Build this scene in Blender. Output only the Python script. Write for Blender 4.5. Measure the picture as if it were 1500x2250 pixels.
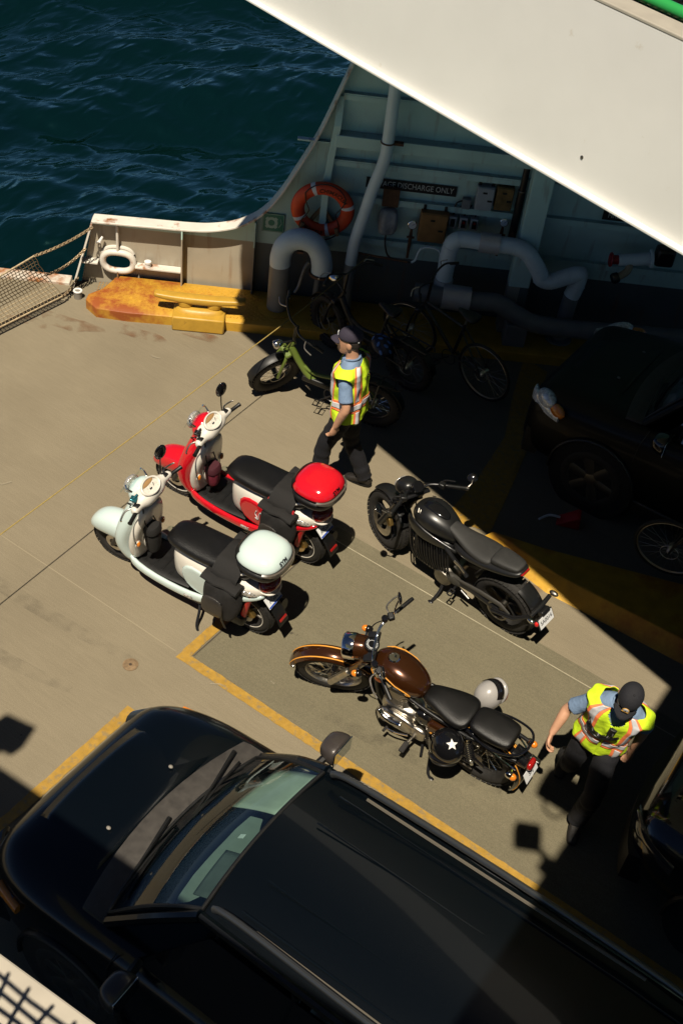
import bpy, bmesh, math, random
from mathutils import Vector, Matrix, Euler, noise
random.seed(7)
PI = math.pi
rad = math.radians
for o in list(bpy.data.objects):
    bpy.data.objects.remove(o)
scene = bpy.context.scene
C = scene.collection

# ------------------------------------------------------------------ camera
cd = bpy.data.cameras.new('camera')
cam = bpy.data.objects.new('camera', cd)
C.objects.link(cam)
cd.sensor_fit = 'VERTICAL'
cd.sensor_height = 36.0
cd.lens = 41.6
cd.clip_start = 0.05
cd.clip_end = 3000
_p, _r, _y, _h = 0.748112, 0.141629, 2.096035, 7.43172
_F = Vector((math.cos(_y)*math.cos(_p), math.sin(_y)*math.cos(_p), -math.sin(_p)))
_R = Vector((math.sin(_y), -math.cos(_y), 0))
_U = _R.cross(_F)
_R2 = _R*math.cos(_r) + _U*math.sin(_r)
_U2 = _U*math.cos(_r) - _R*math.sin(_r)
cam.matrix_world = Matrix(((_R2.x, _U2.x, -_F.x, 0), (_R2.y, _U2.y, -_F.y, 0), (_R2.z, _U2.z, -_F.z, _h), (0, 0, 0, 1)))
scene.camera = cam

# ------------------------------------------------------------------ world, sun, exposure
SUN_AZ, SUN_EL = rad(-75.5), rad(63.3)
world = bpy.data.worlds.new('World')
scene.world = world
world.use_nodes = True
wn = world.node_tree
bgn = wn.nodes['Background']
sky = wn.nodes.new('ShaderNodeTexSky')
sky.sky_type = 'NISHITA'
sky.sun_disc = False
sky.sun_elevation = SUN_EL
sky.sun_rotation = PI/2 - SUN_AZ
sky.ozone_density = 4.0
sky.air_density = 0.28
sky.dust_density = 0.1
wn.links.new(sky.outputs[0], bgn.inputs[0])
bgn.inputs[1].default_value = 0.05
sl = bpy.data.lights.new('sun', 'SUN')
sun = bpy.data.objects.new('sun', sl)
C.objects.link(sun)
sl.energy = 5.0
sl.angle = rad(0.55)
sl.color = (1.0, 0.90, 0.74)
_sd = Vector((math.cos(SUN_AZ)*math.cos(SUN_EL), math.sin(SUN_AZ)*math.cos(SUN_EL), math.sin(SUN_EL)))
sun.rotation_euler = (-_sd).to_track_quat('-Z', 'Y').to_euler()
sun.location = _sd*40
scene.view_settings.view_transform = 'Standard'
scene.view_settings.look = 'None'
scene.view_settings.exposure = 0.25
scene.view_settings.gamma = 1.0
scene.view_settings.use_curve_mapping = False
scene.render.engine = 'CYCLES'
scene.cycles.max_bounces = 6
scene.cycles.diffuse_bounces = 1
scene.cycles.glossy_bounces = 3

# ------------------------------------------------------------------ materials
MATS = {}
def mat(name, col, rough=0.5, metal=0.0, var=0.0, vscale=8.0, bump=0.0, bscale=60.0, coat=0.0, spec=0.5,
        col2=None, c2scale=3.0, c2lo=0.5, c2hi=0.65, emit=None, stretch=None):
    if name in MATS:
        return MATS[name]
    m = bpy.data.materials.new(name)
    m.use_nodes = True
    nt = m.node_tree
    b = nt.nodes['Principled BSDF']
    b.inputs['Base Color'].default_value = (*col, 1)
    b.inputs['Roughness'].default_value = rough
    b.inputs['Metallic'].default_value = metal
    b.inputs['Specular IOR Level'].default_value = spec
    b.inputs['Coat Weight'].default_value = coat
    b.inputs['Coat Roughness'].default_value = 0.04
    if emit:
        b.inputs['Emission Color'].default_value = (*emit[:3], 1)
        b.inputs['Emission Strength'].default_value = emit[3]
    if var or bump or col2:
        tc = nt.nodes.new('ShaderNodeTexCoord')
        src = tc.outputs['Object']
        if stretch:
            mp = nt.nodes.new('ShaderNodeMapping')
            mp.inputs['Scale'].default_value = stretch
            nt.links.new(src, mp.inputs[0])
            src = mp.outputs[0]
        last = None
        if var:
            n = nt.nodes.new('ShaderNodeTexNoise')
            n.inputs['Scale'].default_value = vscale
            n.inputs['Detail'].default_value = 6
            nt.links.new(src, n.inputs['Vector'])
            mr = nt.nodes.new('ShaderNodeMapRange')
            mr.inputs[1].default_value = 0.3
            mr.inputs[2].default_value = 0.7
            mr.inputs[3].default_value = 1 - var
            mr.inputs[4].default_value = 1 + var
            nt.links.new(n.outputs[0], mr.inputs[0])
            mx = nt.nodes.new('ShaderNodeMix')
            mx.data_type = 'RGBA'
            mx.blend_type = 'MULTIPLY'
            mx.inputs[0].default_value = 1
            mx.inputs[6].default_value = (*col, 1)
            nt.links.new(mr.outputs[0], mx.inputs[7])
            last = mx.outputs[2]
            rr = nt.nodes.new('ShaderNodeMapRange')
            rr.inputs[3].default_value = max(0, rough - 0.08)
            rr.inputs[4].default_value = min(1, rough + 0.08)
            nt.links.new(n.outputs[0], rr.inputs[0])
            nt.links.new(rr.outputs[0], b.inputs['Roughness'])
        if col2:
            n2 = nt.nodes.new('ShaderNodeTexNoise')
            n2.inputs['Scale'].default_value = c2scale
            n2.inputs['Detail'].default_value = 8
            n2.inputs['Roughness'].default_value = 0.65
            nt.links.new(src, n2.inputs['Vector'])
            m2 = nt.nodes.new('ShaderNodeMapRange')
            m2.inputs[1].default_value = c2lo
            m2.inputs[2].default_value = c2hi
            nt.links.new(n2.outputs[0], m2.inputs[0])
            mx2 = nt.nodes.new('ShaderNodeMix')
            mx2.data_type = 'RGBA'
            nt.links.new(m2.outputs[0], mx2.inputs[0])
            if last is None:
                mx2.inputs[6].default_value = (*col, 1)
            else:
                nt.links.new(last, mx2.inputs[6])
            mx2.inputs[7].default_value = (*col2, 1)
            last = mx2.outputs[2]
        if last is not None:
            nt.links.new(last, b.inputs['Base Color'])
        if bump:
            n3 = nt.nodes.new('ShaderNodeTexNoise')
            n3.inputs['Scale'].default_value = bscale
            n3.inputs['Detail'].default_value = 4
            nt.links.new(src, n3.inputs['Vector'])
            bp = nt.nodes.new('ShaderNodeBump')
            bp.inputs['Strength'].default_value = bump
            bp.inputs['Distance'].default_value = 0.01
            nt.links.new(n3.outputs[0], bp.inputs['Height'])
            nt.links.new(bp.outputs[0], b.inputs['Normal'])
    MATS[name] = m
    return m

def glass_mat(name, tint=(0.8, 0.9, 0.9), rough=0.0, k=1.0):
    if name in MATS:
        return MATS[name]
    m = bpy.data.materials.new(name)
    m.use_nodes = True
    nt = m.node_tree
    for n in list(nt.nodes):
        nt.nodes.remove(n)
    o = nt.nodes.new('ShaderNodeOutputMaterial')
    t = nt.nodes.new('ShaderNodeBsdfTransparent')
    t.inputs[0].default_value = (*tint, 1)
    g = nt.nodes.new('ShaderNodeBsdfGlossy')
    g.inputs['Roughness'].default_value = rough
    g.inputs[0].default_value = (k, k, k, 1)
    ge = nt.nodes.new('ShaderNodeNewGeometry')
    dt_ = nt.nodes.new('ShaderNodeVectorMath')
    dt_.operation = 'DOT_PRODUCT'
    nt.links.new(ge.outputs['Normal'], dt_.inputs[0])
    nt.links.new(ge.outputs['Incoming'], dt_.inputs[1])
    def mth(op, a, b_):
        n = nt.nodes.new('ShaderNodeMath')
        n.operation = op
        for i, q in enumerate((a, b_)):
            if q is None:
                continue
            if isinstance(q, (int, float)):
                n.inputs[i].default_value = q
            else:
                nt.links.new(q, n.inputs[i])
        return n.outputs[0]
    c = mth('ABSOLUTE', dt_.outputs['Value'], None)
    c = mth('POWER', mth('SUBTRACT', 1.0, c), 5.0)
    c = mth('ADD', mth('MULTIPLY', c, 0.92), 0.07)
    x = nt.nodes.new('ShaderNodeMixShader')
    nt.links.new(c, x.inputs[0])
    nt.links.new(t.outputs[0], x.inputs[1])
    nt.links.new(g.outputs[0], x.inputs[2])
    nt.links.new(x.outputs[0], o.inputs[0])
    MATS[name] = m
    return m

# common materials
BLACKPL = mat('black_plastic', (0.006, 0.006, 0.006), 0.45, var=0.25, vscale=20)
BLACKGL = mat('black_gloss', (0.006, 0.006, 0.007), 0.12, coat=0.5)
BLACKMT = mat('black_metal', (0.010, 0.010, 0.011), 0.32, var=0.2, vscale=15)
RUBBER = mat('tyre_rubber', (0.014, 0.0125, 0.011), 0.75, var=0.3, vscale=25, bump=0.4, bscale=120)
CHROME = mat('chrome', (0.75, 0.74, 0.72), 0.08, 1.0)
ALU = mat('cast_aluminium', (0.62, 0.58, 0.52), 0.32, 1.0, var=0.15, vscale=18, bump=0.1)
DARKALU = mat('dark_aluminium', (0.25, 0.23, 0.20), 0.4, 1.0, var=0.2, vscale=18)
LEATHER = mat('black_vinyl', (0.0045, 0.0042, 0.004), 0.40, bump=0.25, bscale=220, var=0.15)
CANVAS = mat('black_canvas', (0.008, 0.007, 0.0065), 0.8, var=0.35, vscale=14, bump=0.5, bscale=150)
ORANGE = mat('amber_lens', (0.75, 0.22, 0.02), 0.15, coat=0.6)
REDLENS = mat('red_lens', (0.30, 0.008, 0.008), 0.12, coat=0.8)
CLEARLENS = mat('clear_lens', (0.55, 0.52, 0.48), 0.1, 0.5, var=0.6, vscale=60, bump=0.6, bscale=90)
PLATEW = mat('plate_white', (0.75, 0.76, 0.76), 0.4, var=0.06)
INK = mat('ink_black', (0.012, 0.012, 0.02), 0.6)
GLASS = glass_mat('clear_glass')
SKIN = mat('skin', (0.52, 0.28, 0.17), 0.5, var=0.12, vscale=10)

# ------------------------------------------------------------------ mesh builder
def basis(d):
    d = Vector(d).normalized()
    a = Vector((0, 0, 1)) if abs(d.z) < 0.9 else Vector((1, 0, 0))
    x = d.cross(a).normalized()
    return x, d.cross(x).normalized(), d

class MB:
    def __init__(s):
        s.v = []
        s.f = []
    def add(s, vs, fs):
        n = len(s.v)
        s.v += [tuple(v) for v in vs]
        s.f += [tuple(i+n for i in f) for f in fs]
        return s
    def box(s, c, d, rot=None):
        x, y, z = d[0]/2, d[1]/2, d[2]/2
        vs = [Vector(q) for q in ((-x,-y,-z),(x,-y,-z),(x,y,-z),(-x,y,-z),(-x,-y,z),(x,-y,z),(x,y,z),(-x,y,z))]
        if rot is not None:
            m = Euler(rot).to_matrix()
            vs = [m @ v for v in vs]
        return s.add([v+Vector(c) for v in vs], [(0,3,2,1),(4,5,6,7),(0,1,5,4),(1,2,6,5),(2,3,7,6),(3,0,4,7)])
    def loft(s, rings, cap=True, closed=False):
        n = len(rings[0])
        vs = [p for r in rings for p in r]
        fs = []
        m = len(rings)
        for i in range(m if closed else m-1):
            a, b = i*n, ((i+1) % m)*n
            for j in range(n):
                k = (j+1) % n
                fs.append((a+j, a+k, b+k, b+j))
        if cap and not closed:
            fs.append(tuple(range(n-1, -1, -1)))
            fs.append(tuple(range((m-1)*n, m*n)))
        return s.add(vs, fs)
    def tube(s, pts, r, seg=10, closed=False, cap=True, flat=1.0, up=None):
        pts = [Vector(p) for p in pts]
        n = len(pts)
        rs = r if isinstance(r, (list, tuple)) else [r]*n
        rings = []
        px = None
        for i, p in enumerate(pts):
            if closed:
                d = pts[(i+1) % n]-pts[i-1]
            else:
                d = pts[min(i+1, n-1)]-pts[max(i-1, 0)]
            if d.length < 1e-9:
                d = Vector((0, 0, 1))
            d.normalize()
            if px is None:
                if up is not None:
                    px = Vector(up)
                    px = (px-d*px.dot(d)).normalized()
                else:
                    px = basis(d)[0]
            else:
                px = (px-d*px.dot(d))
                if px.length < 1e-6:
                    px = basis(d)[0]
                px.normalize()
            py = d.cross(px)
            rings.append([p+px*(rs[i]*math.cos(2*PI*k/seg))+py*(rs[i]*flat*math.sin(2*PI*k/seg)) for k in range(seg)])
        return s.loft(rings, cap, closed)
    def cyl(s, a, b, r, seg=16, r2=None):
        return s.tube([a, b], [r, r if r2 is None else r2], seg)
    def lathe(s, c, axis, prof, seg=24, cap=True):
        x, y, d = basis(axis)
        c = Vector(c)
        rings = [[c+d*h+x*(r*math.cos(2*PI*k/seg))+y*(r*math.sin(2*PI*k/seg)) for k in range(seg)] for r, h in prof]
        return s.loft(rings, cap)
    def torus(s, c, axis, R, r, seg=36, ms=10, w=1.0):
        x, y, d = basis(axis)
        c = Vector(c)
        rings = []
        for i in range(seg):
            a = 2*PI*i/seg
            e = x*math.cos(a)+y*math.sin(a)
            rings.append([c+e*(R+r*math.cos(2*PI*k/ms))+d*(r*w*math.sin(2*PI*k/ms)) for k in range(ms)])
        return s.loft(rings, closed=True)
    def ell(s, c, r, seg=18, rg=10, rot=None, zlo=-1.0):
        c = Vector(c)
        m = Euler(rot).to_matrix() if rot is not None else None
        a0 = math.asin(zlo)
        rings = []
        for i in range(rg+1):
            t = a0+(PI/2-a0)*i/rg
            ct = max(math.cos(t), 0.001)
            ring = []
            for k in range(seg):
                v = Vector((r[0]*ct*math.cos(2*PI*k/seg), r[1]*ct*math.sin(2*PI*k/seg), r[2]*math.sin(t)))
                if m:
                    v = m @ v
                ring.append(c+v)
            rings.append(ring)
        return s.loft(rings)
    def prism(s, poly, z0, z1):
        n = len(poly)
        vs = [(p[0], p[1], z0) for p in poly]+[(p[0], p[1], z1) for p in poly]
        fs = [tuple(range(n-1, -1, -1)), tuple(range(n, 2*n))]
        fs += [(i, (i+1) % n, n+(i+1) % n, n+i) for i in range(n)]
        return s.add(vs, fs)
    def build(s, name, m, parent=None, smooth=True, ang=40, sub=0, bevel=0, xf=None, bseg=2, fix=True):
        me = bpy.data.meshes.new(name)
        vs = s.v if xf is None else [tuple(xf @ Vector(v)) for v in s.v]
        me.from_pydata(vs, [], s.f)
        if fix:
            bm = bmesh.new()
            bm.from_mesh(me)
            bmesh.ops.recalc_face_normals(bm, faces=bm.faces)
            bm.to_mesh(me)
            bm.free()
        if smooth:
            for p in me.polygons:
                p.use_smooth = True
            if not sub:
                me.set_sharp_from_angle(angle=rad(ang))
        me.materials.append(m)
        o = bpy.data.objects.new(name, me)
        C.objects.link(o)
        if parent is not None:
            o.parent = parent
        if bevel:
            bv = o.modifiers.new('bevel', 'BEVEL')
            bv.width = bevel
            bv.segments = bseg
            bv.limit_method = 'ANGLE'
            bv.angle_limit = rad(35)
        if sub:
            sb = o.modifiers.new('sub', 'SUBSURF')
            sb.levels = sub
            sb.render_levels = sub
        return o

def tag(o, label, cat, group=None):
    o['label'] = label
    o['category'] = cat
    if group:
        o['group'] = group
    return o
def struct(o, kind='structure'):
    o['kind'] = kind
    return o
def thing(name, label, cat, loc=(0, 0, 0), rot=(0, 0, 0), group=None):
    e = bpy.data.objects.new(name, None)
    C.objects.link(e)
    e.empty_display_size = 0.2
    e.location = loc
    e.rotation_euler = rot
    return tag(e, label, cat, group)

def text(name, s, size, m, parent=None, M=None, depth=0.0008, bold=0.0, sx=1.0, curve=None):
    cu = bpy.data.curves.new(name, 'FONT')
    cu.body = s
    cu.size = size
    cu.align_x = 'CENTER'
    cu.align_y = 'CENTER'
    cu.extrude = depth
    cu.offset = bold
    cu.resolution_u = 3
    tmp = bpy.data.objects.new(name+'_tmp', cu)
    C.objects.link(tmp)
    dg = bpy.context.evaluated_depsgraph_get()
    me = bpy.data.meshes.new_from_object(tmp.evaluated_get(dg))
    bpy.data.objects.remove(tmp)
    for v in me.vertices:
        v.co.x *= sx
        if curve:
            a = v.co.x/curve
            r = curve+v.co.y
            v.co = Vector((r*math.sin(a), r*math.cos(a)-curve, v.co.z))
        if M is not None:
            v.co = M @ v.co
    me.materials.clear()
    me.materials.append(m)
    o = bpy.data.objects.new(name, me)
    C.objects.link(o)
    if parent is not None:
        o.parent = parent
    return o

def frameM(o, x, y):
    """matrix with given origin, x axis (text direction) and y axis (text up)"""
    x = Vector(x).normalized()
    y = Vector(y)
    y = (y-x*y.dot(x)).normalized()
    z = x.cross(y)
    return Matrix(((x.x, y.x, z.x, o[0]), (x.y, y.y, z.y, o[1]), (x.z, y.z, z.z, o[2]), (0, 0, 0, 1)))

def sec(x, yc, zc, ry, rz, n=2.4, N=16, rzb=None, axis='x'):
    """superellipse ring; rzb = separate lower half-height"""
    out = []
    for k in range(N):
        a = 2*PI*k/N
        c, s_ = math.cos(a), math.sin(a)
        yy = math.copysign(abs(c)**(2/n), c)*ry
        zz = math.copysign(abs(s_)**(2/n), s_)*(rz if s_ >= 0 or rzb is None else rzb)
        if axis == 'x':
            out.append(Vector((x, yc+yy, zc+zz)))
        elif axis == 'z':
            out.append(Vector((yc+yy, zc+zz, x)))
        else:
            out.append(Vector((yc+yy, x, zc+zz)))
    return out

def smooth_path(pts, n=6):
    pts = [Vector(p) for p in pts]
    out = []
    for i in range(len(pts)-1):
        p0, p1, p2, p3 = pts[max(i-1, 0)], pts[i], pts[i+1], pts[min(i+2, len(pts)-1)]
        for k in range(n):
            t = k/n
            out.append(0.5*((2*p1)+(p2-p0)*t+(2*p0-5*p1+4*p2-p3)*t*t+(3*p1-p0-3*p2+p3)*t**3))
    out.append(pts[-1])
    return out
# ------------------------------------------------------------------ setting: water
WHITE = mat('white_marine_paint', (0.82, 0.80, 0.762), 0.42, var=0.045, vscale=1.6, bump=0.5, bscale=1.5, col2=(0.62, 0.55, 0.44), c2scale=7, c2lo=0.66, c2hi=0.80)
RUSTW = mat('white_paint_rusty', (0.70, 0.66, 0.58), 0.45, var=0.10, vscale=4, col2=(0.30, 0.11, 0.03), c2scale=5, c2lo=0.56, c2hi=0.68, bump=0.15)
YEL = mat('yellow_deck_paint', (0.38, 0.22, 0.034), 0.55, var=0.14, vscale=20, col2=(0.22, 0.17, 0.095), c2scale=22, c2lo=0.52, c2hi=0.68, bump=0.35, bscale=120)
YELR = mat('yellow_paint_rust', (0.58, 0.33, 0.03), 0.5, var=0.16, vscale=7, col2=(0.34, 0.09, 0.015), c2scale=2.2, c2lo=0.50, c2hi=0.74, bump=0.2, bscale=70)
YELC = mat('yellow_cast', (0.50, 0.29, 0.035), 0.42, var=0.10, vscale=9, col2=(0.10, 0.045, 0.02), c2scale=9, c2lo=0.66, c2hi=0.72, bump=0.12)

def water_mat():
    m = bpy.data.materials.new('sea_water')
    m.use_nodes = True
    nt = m.node_tree
    b = nt.nodes['Principled BSDF']
    b.inputs['Base Color'].default_value = (0.0005, 0.0068, 0.0050, 1)
    b.inputs['Roughness'].default_value = 0.06
    b.inputs['IOR'].default_value = 2.6
    b.inputs['Specular Tint'].default_value = (0.36, 1.0, 0.86, 1)
    tc = nt.nodes.new('ShaderNodeTexCoord')
    mp = nt.nodes.new('ShaderNodeMapping')
    mp.inputs['Rotation'].default_value = (0, 0, -rad(112))
    mp.inputs['Scale'].default_value = (1.0, 0.45, 1)
    nt.links.new(tc.outputs['Object'], mp.inputs[0])
    prev = None
    for sc, st, di, kind, det in ((1.7, 0.90, 0.11, 'RIDGED_MULTIFRACTAL', 5), (3.6, 1.0, 0.065, 'RIDGED_MULTIFRACTAL', 5), (11.0, 0.5, 0.013, 'FBM', 3)):
        n = nt.nodes.new('ShaderNodeTexNoise')
        n.noise_type = kind
        n.normalize = kind == 'FBM'
        n.inputs['Scale'].default_value = sc
        n.inputs['Detail'].default_value = det
        n.inputs['Roughness'].default_value = 0.5
        n.inputs['Distortion'].default_value = 0.5
        nt.links.new(mp.outputs[0], n.inputs['Vector'])
        bp = nt.nodes.new('ShaderNodeBump')
        bp.inputs['Strength'].default_value = st
        bp.inputs['Distance'].default_value = di
        nt.links.new(n.outputs[0], bp.inputs['Height'])
        if prev is not None:
            nt.links.new(prev, bp.inputs['Normal'])
        prev = bp.outputs[0]
    nt.links.new(prev, b.inputs['Normal'])
    return m

def make_water():
    rng = random.Random(3)
    hd = rad(118)
    waves = []
    for i in range(34):
        L = 0.55*(8.0/0.55)**rng.random()
        a = hd+rad(rng.gauss(4, 27))
        waves.append((2*PI/L*math.cos(a), 2*PI/L*math.sin(a), 0.0120*L**0.75*rng.uniform(0.5, 1.2), rng.uniform(0, 6.28)))
    def fine(lo, hi, st):
        n = int((hi-lo)/st)
        return [lo+(hi-lo)*i/n for i in range(n+1)]
    A = [-900, -200, -60, -20]+fine(-4, 42, 0.095)+[55, 90, 200, 900]
    B = [-900, -200, -60, -30]+fine(-15, 9, 0.095)+[30, 60, 200, 900]
    ca, sa = math.cos(hd), math.sin(hd)
    vs = []
    for a in A:
        for b in B:
            x, y = a*ca+b*sa, a*sa-b*ca
            z = 0.0
            if -4 <= a <= 42 and -15 <= b <= 9:
                for kx, ky, am, ph in waves:
                    s = math.sin(kx*x+ky*y+ph)
                    z += am*(0.6*s+0.4*(1-2*abs(math.sin(0.5*(kx*x+ky*y+ph)))**1.5))
                fade = min(1, (42-a)/6)
                z *= max(0, fade)
            vs.append((x, y, z-3.1))
    nb = len(B)
    fs = [(i*nb+j, i*nb+j+1, (i+1)*nb+j+1, (i+1)*nb+j) for i in range(len(A)-1) for j in range(nb-1)]
    m = MB()
    m.v, m.f = vs, fs
    o = m.build('sea_water', water_mat(), ang=180)
    return struct(o)
make_water()

# ------------------------------------------------------------------ setting: car deck
TH = rad(33.5)
WO = Vector((-6.84, 9.1, 0))
WU = Vector((math.cos(TH), math.sin(TH), 0))
WN = Vector((math.sin(TH), -math.cos(TH), 0))
def wp(u, d, z=0.0):
    return WO+WU*u+WN*d+Vector((0, 0, z))

def deck_mat(name, base, dark, light, grain=1.0):
    m = bpy.data.materials.new(name)
    m.use_nodes = True
    nt = m.node_tree
    b = nt.nodes['Principled BSDF']
    b.inputs['Roughness'].default_value = 0.85
    b.inputs['Specular IOR Level'].default_value = 0.25
    tc = nt.nodes.new('ShaderNodeTexCoord')
    def nz(scale, detail=6, sc=(1, 1, 1), rot=0, rgh=0.6):
        mp = nt.nodes.new('ShaderNodeMapping')
        mp.inputs['Scale'].default_value = sc
        mp.inputs['Rotation'].default_value = (0, 0, rot)
        nt.links.new(tc.outputs['Object'], mp.inputs[0])
        n = nt.nodes.new('ShaderNodeTexNoise')
        n.inputs['Scale'].default_value = scale
        n.inputs['Detail'].default_value = detail
        n.inputs['Roughness'].default_value = rgh
        nt.links.new(mp.outputs[0], n.inputs['Vector'])
        return n.outputs[0]
    def rng(src, lo, hi, a, bb):
        r = nt.nodes.new('ShaderNodeMapRange')
        r.inputs[1].default_value = lo
        r.inputs[2].default_value = hi
        r.inputs[3].default_value = a
        r.inputs[4].default_value = bb
        nt.links.new(src, r.inputs[0])
        return r.outputs[0]
    def mix(fac, a, bb, mode='MIX'):
        x = nt.nodes.new('ShaderNodeMix')
        x.data_type = 'RGBA'
        x.blend_type = mode
        if isinstance(fac, float):
            x.inputs[0].default_value = fac
        else:
            nt.links.new(fac, x.inputs[0])
        for i, q in ((6, a), (7, bb)):
            if isinstance(q, tuple):
                x.inputs[i].default_value = (*q, 1)
            else:
                nt.links.new(q, x.inputs[i])
        return x.outputs[2]
    c = mix(rng(nz(0.8, 8), 0.35, 0.7, 0, 1), base, dark)
    c = mix(rng(nz(2.6, 8, (0.5, 1.0, 1), rad(33)), 0.50, 0.8, 0, 0.45), c, light)
    c = mix(rng(nz(5.0, 9, rgh=0.72), 0.60, 0.72, 0, 0.30), c, dark)
    # fine brushed streaks across the plates and grain of the non-skid
    c = mix(1.0, c, rng(nz(60, 3, (0.06, 1.0, 1), rad(62)), 0.3, 0.7, 0.94, 1.055), 'MULTIPLY')
    c = mix(1.0, c, rng(nz(150, 3), 0.3, 0.7, 0.76, 1.22), 'MULTIPLY')
    # small dark drips
    v = nt.nodes.new('ShaderNodeTexVoronoi')
    v.inputs['Scale'].default_value = 2.3
    wv = nt.nodes.new('ShaderNodeMixRGB')
    wv.inputs[0].default_value = 0.10
    nn = nt.nodes.new('ShaderNodeTexNoise')
    nn.inputs['Scale'].default_value = 22
    nt.links.new(tc.outputs['Object'], nn.inputs['Vector'])
    nt.links.new(tc.outputs['Object'], wv.inputs[1])
    nt.links.new(nn.outputs[1], wv.inputs[2])
    nt.links.new(wv.outputs[0], v.inputs['Vector'])
    spot = rng(v.outputs['Distance'], 0.035, 0.06, 1, 0)
    keep = rng(nz(1.7, 2), 0.42, 0.50, 0, 0.75)
    mm = nt.nodes.new('ShaderNodeMath')
    mm.operation = 'MULTIPLY'
    nt.links.new(spot, mm.inputs[0])
    nt.links.new(keep, mm.inputs[1])
    c = mix(mm.outputs[0], c, (0.055, 0.047, 0.035))
    # pale scuffs
    v2 = nt.nodes.new('ShaderNodeTexVoronoi')
    v2.inputs['Scale'].default_value = 6.1
    nt.links.new(wv.outputs[0], v2.inputs['Vector'])
    s2 = rng(v2.outputs['Distance'], 0.02, 0.05, 0.5, 0)
    k2 = rng(nz(2.9, 2), 0.56, 0.6, 0, 1)
    m2 = nt.nodes.new('ShaderNodeMath')
    m2.operation = 'MULTIPLY'
    nt.links.new(s2, m2.inputs[0])
    nt.links.new(k2, m2.inputs[1])
    c = mix(m2.outputs[0], c, (0.45, 0.40, 0.30))
    nt.links.new(c, b.inputs['Base Color'])
    bp = nt.nodes.new('ShaderNodeBump')
    bp.inputs['Strength'].default_value = 0.35*grain
    bp.inputs['Distance'].default_value = 0.004
    nt.links.new(nz(190, 3), bp.inputs['Height'])
    nt.links.new(bp.outputs[0], b.inputs['Normal'])
    MATS[name] = m
    return m

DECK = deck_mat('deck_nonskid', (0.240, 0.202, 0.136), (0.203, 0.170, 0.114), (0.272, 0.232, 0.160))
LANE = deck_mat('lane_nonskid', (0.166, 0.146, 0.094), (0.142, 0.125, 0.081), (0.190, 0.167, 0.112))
e0, e1 = wp(-7, 0.02), wp(11, 0.02)
deck_poly = [(-12.7, -9), (9.5, -9), (9.5, e1.y), (e1.x, e1.y), (e0.x, e0.y), (-12.7, e0.y-0.1)]
struct(MB().prism(deck_poly, -3.6, 0).build('car_deck', DECK, smooth=False))
def sheet(name, poly, z, m, parent=None):
    return struct(MB().add([(x, y, z) for x, y in poly], [tuple(range(len(poly)))]).build(name, m, parent, smooth=False))
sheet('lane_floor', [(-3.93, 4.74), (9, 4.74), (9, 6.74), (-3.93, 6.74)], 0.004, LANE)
PALE = mat('pale_joint', (0.36, 0.32, 0.22), 0.8, var=0.25, vscale=9)
DARKJ = mat('dark_joint', (0.07, 0.058, 0.04), 0.8, var=0.25, vscale=9)
sheet('deck_seam', [(-4.3, 6.580), (9, 6.580), (9, 6.590), (-4.3, 6.590)], 0.008, PALE)
sheet('deck_seam', [(-3.926, 4.745), (-3.914, 4.745), (-3.914, 6.3), (-3.926, 6.3)], 0.008, DARKJ)
sheet('deck_seam', [(-6.6, 4.69), (-4.06, 4.69), (-4.06, 4.699), (-6.6, 4.699)], 0.004, mat('faint_joint', (0.28, 0.235, 0.155), 0.85))
# painted lines: slightly wavy hand-rolled edges
def line(x0, y0, x1, y1, w, z=0.008, m=None, seed=0):
    r = random.Random(seed)
    d = Vector((x1-x0, y1-y0))
    L = d.length
    d.normalize()
    nrm = Vector((-d.y, d.x))
    n = max(2, int(L/0.05))
    a, b = [], []
    for i in range(n+1):
        p = Vector((x0, y0))+d*(L*i/n)
        a.append(p-nrm*(w/2+r.gauss(0, 0.0022)))
        b.append(p+nrm*(w/2+r.gauss(0, 0.0022)))
    vs = [(p.x, p.y, z) for p in a]+[(p.x, p.y, z) for p in b]
    fs = [(i, i+1, n+2+i, n+1+i) for i in range(n)]
    return struct(MB().add(vs, fs).build('painted_line', m or YEL, smooth=False))
line(-4.02, 4.692, 9, 4.692, 0.088, seed=1)
line(-3.982, 4.735, -3.982, 6.55, 0.092, 0.0075, seed=2)
line(-3.935, 4.05, -3.935, 0.0, 0.09, seed=3)
ye = [(-3.25, 7.50), (-3.30, 8.2), (-3.42, 8.95), (-3.68, 9.55), (-3.95, 10.3)]
yr = [(-3.63, 10.25), (-3.41, 9.6), (-3.18, 9.05), (-2.98, 8.3), (-2.82, 7.63)]
sheet('painted_line', ye+yr, 0.004, YEL)

def mark_mat(name, col, k, sc):
    m = bpy.data.materials.new(name)
    m.use_nodes = True
    nt = m.node_tree
    b = nt.nodes['Principled BSDF']
    b.inputs['Base Color'].default_value = (*col, 1)
    b.inputs['Roughness'].default_value = 0.9
    tc = nt.nodes.new('ShaderNodeTexCoord')
    n = nt.nodes.new('ShaderNodeTexNoise')
    n.inputs['Scale'].default_value = sc
    n.inputs['Detail'].default_value = 8
    nt.links.new(tc.outputs['Object'], n.inputs['Vector'])
    r = nt.nodes.new('ShaderNodeMapRange')
    r.inputs[1].default_value = 0.42
    r.inputs[2].default_value = 0.72
    r.inputs[4].default_value = k
    nt.links.new(n.outputs[0], r.inputs[0])
    nt.links.new(r.outputs[0], b.inputs['Alpha'])
    return m
MARKD = mark_mat('tyre_scuff', (0.05, 0.043, 0.034), 0.20, 7)
MARKP = mark_mat('pale_scratch', (0.42, 0.37, 0.27), 0.8, 5)
MARKR = mark_mat('rust_stain', (0.20, 0.075, 0.025), 0.55, 5)
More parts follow.
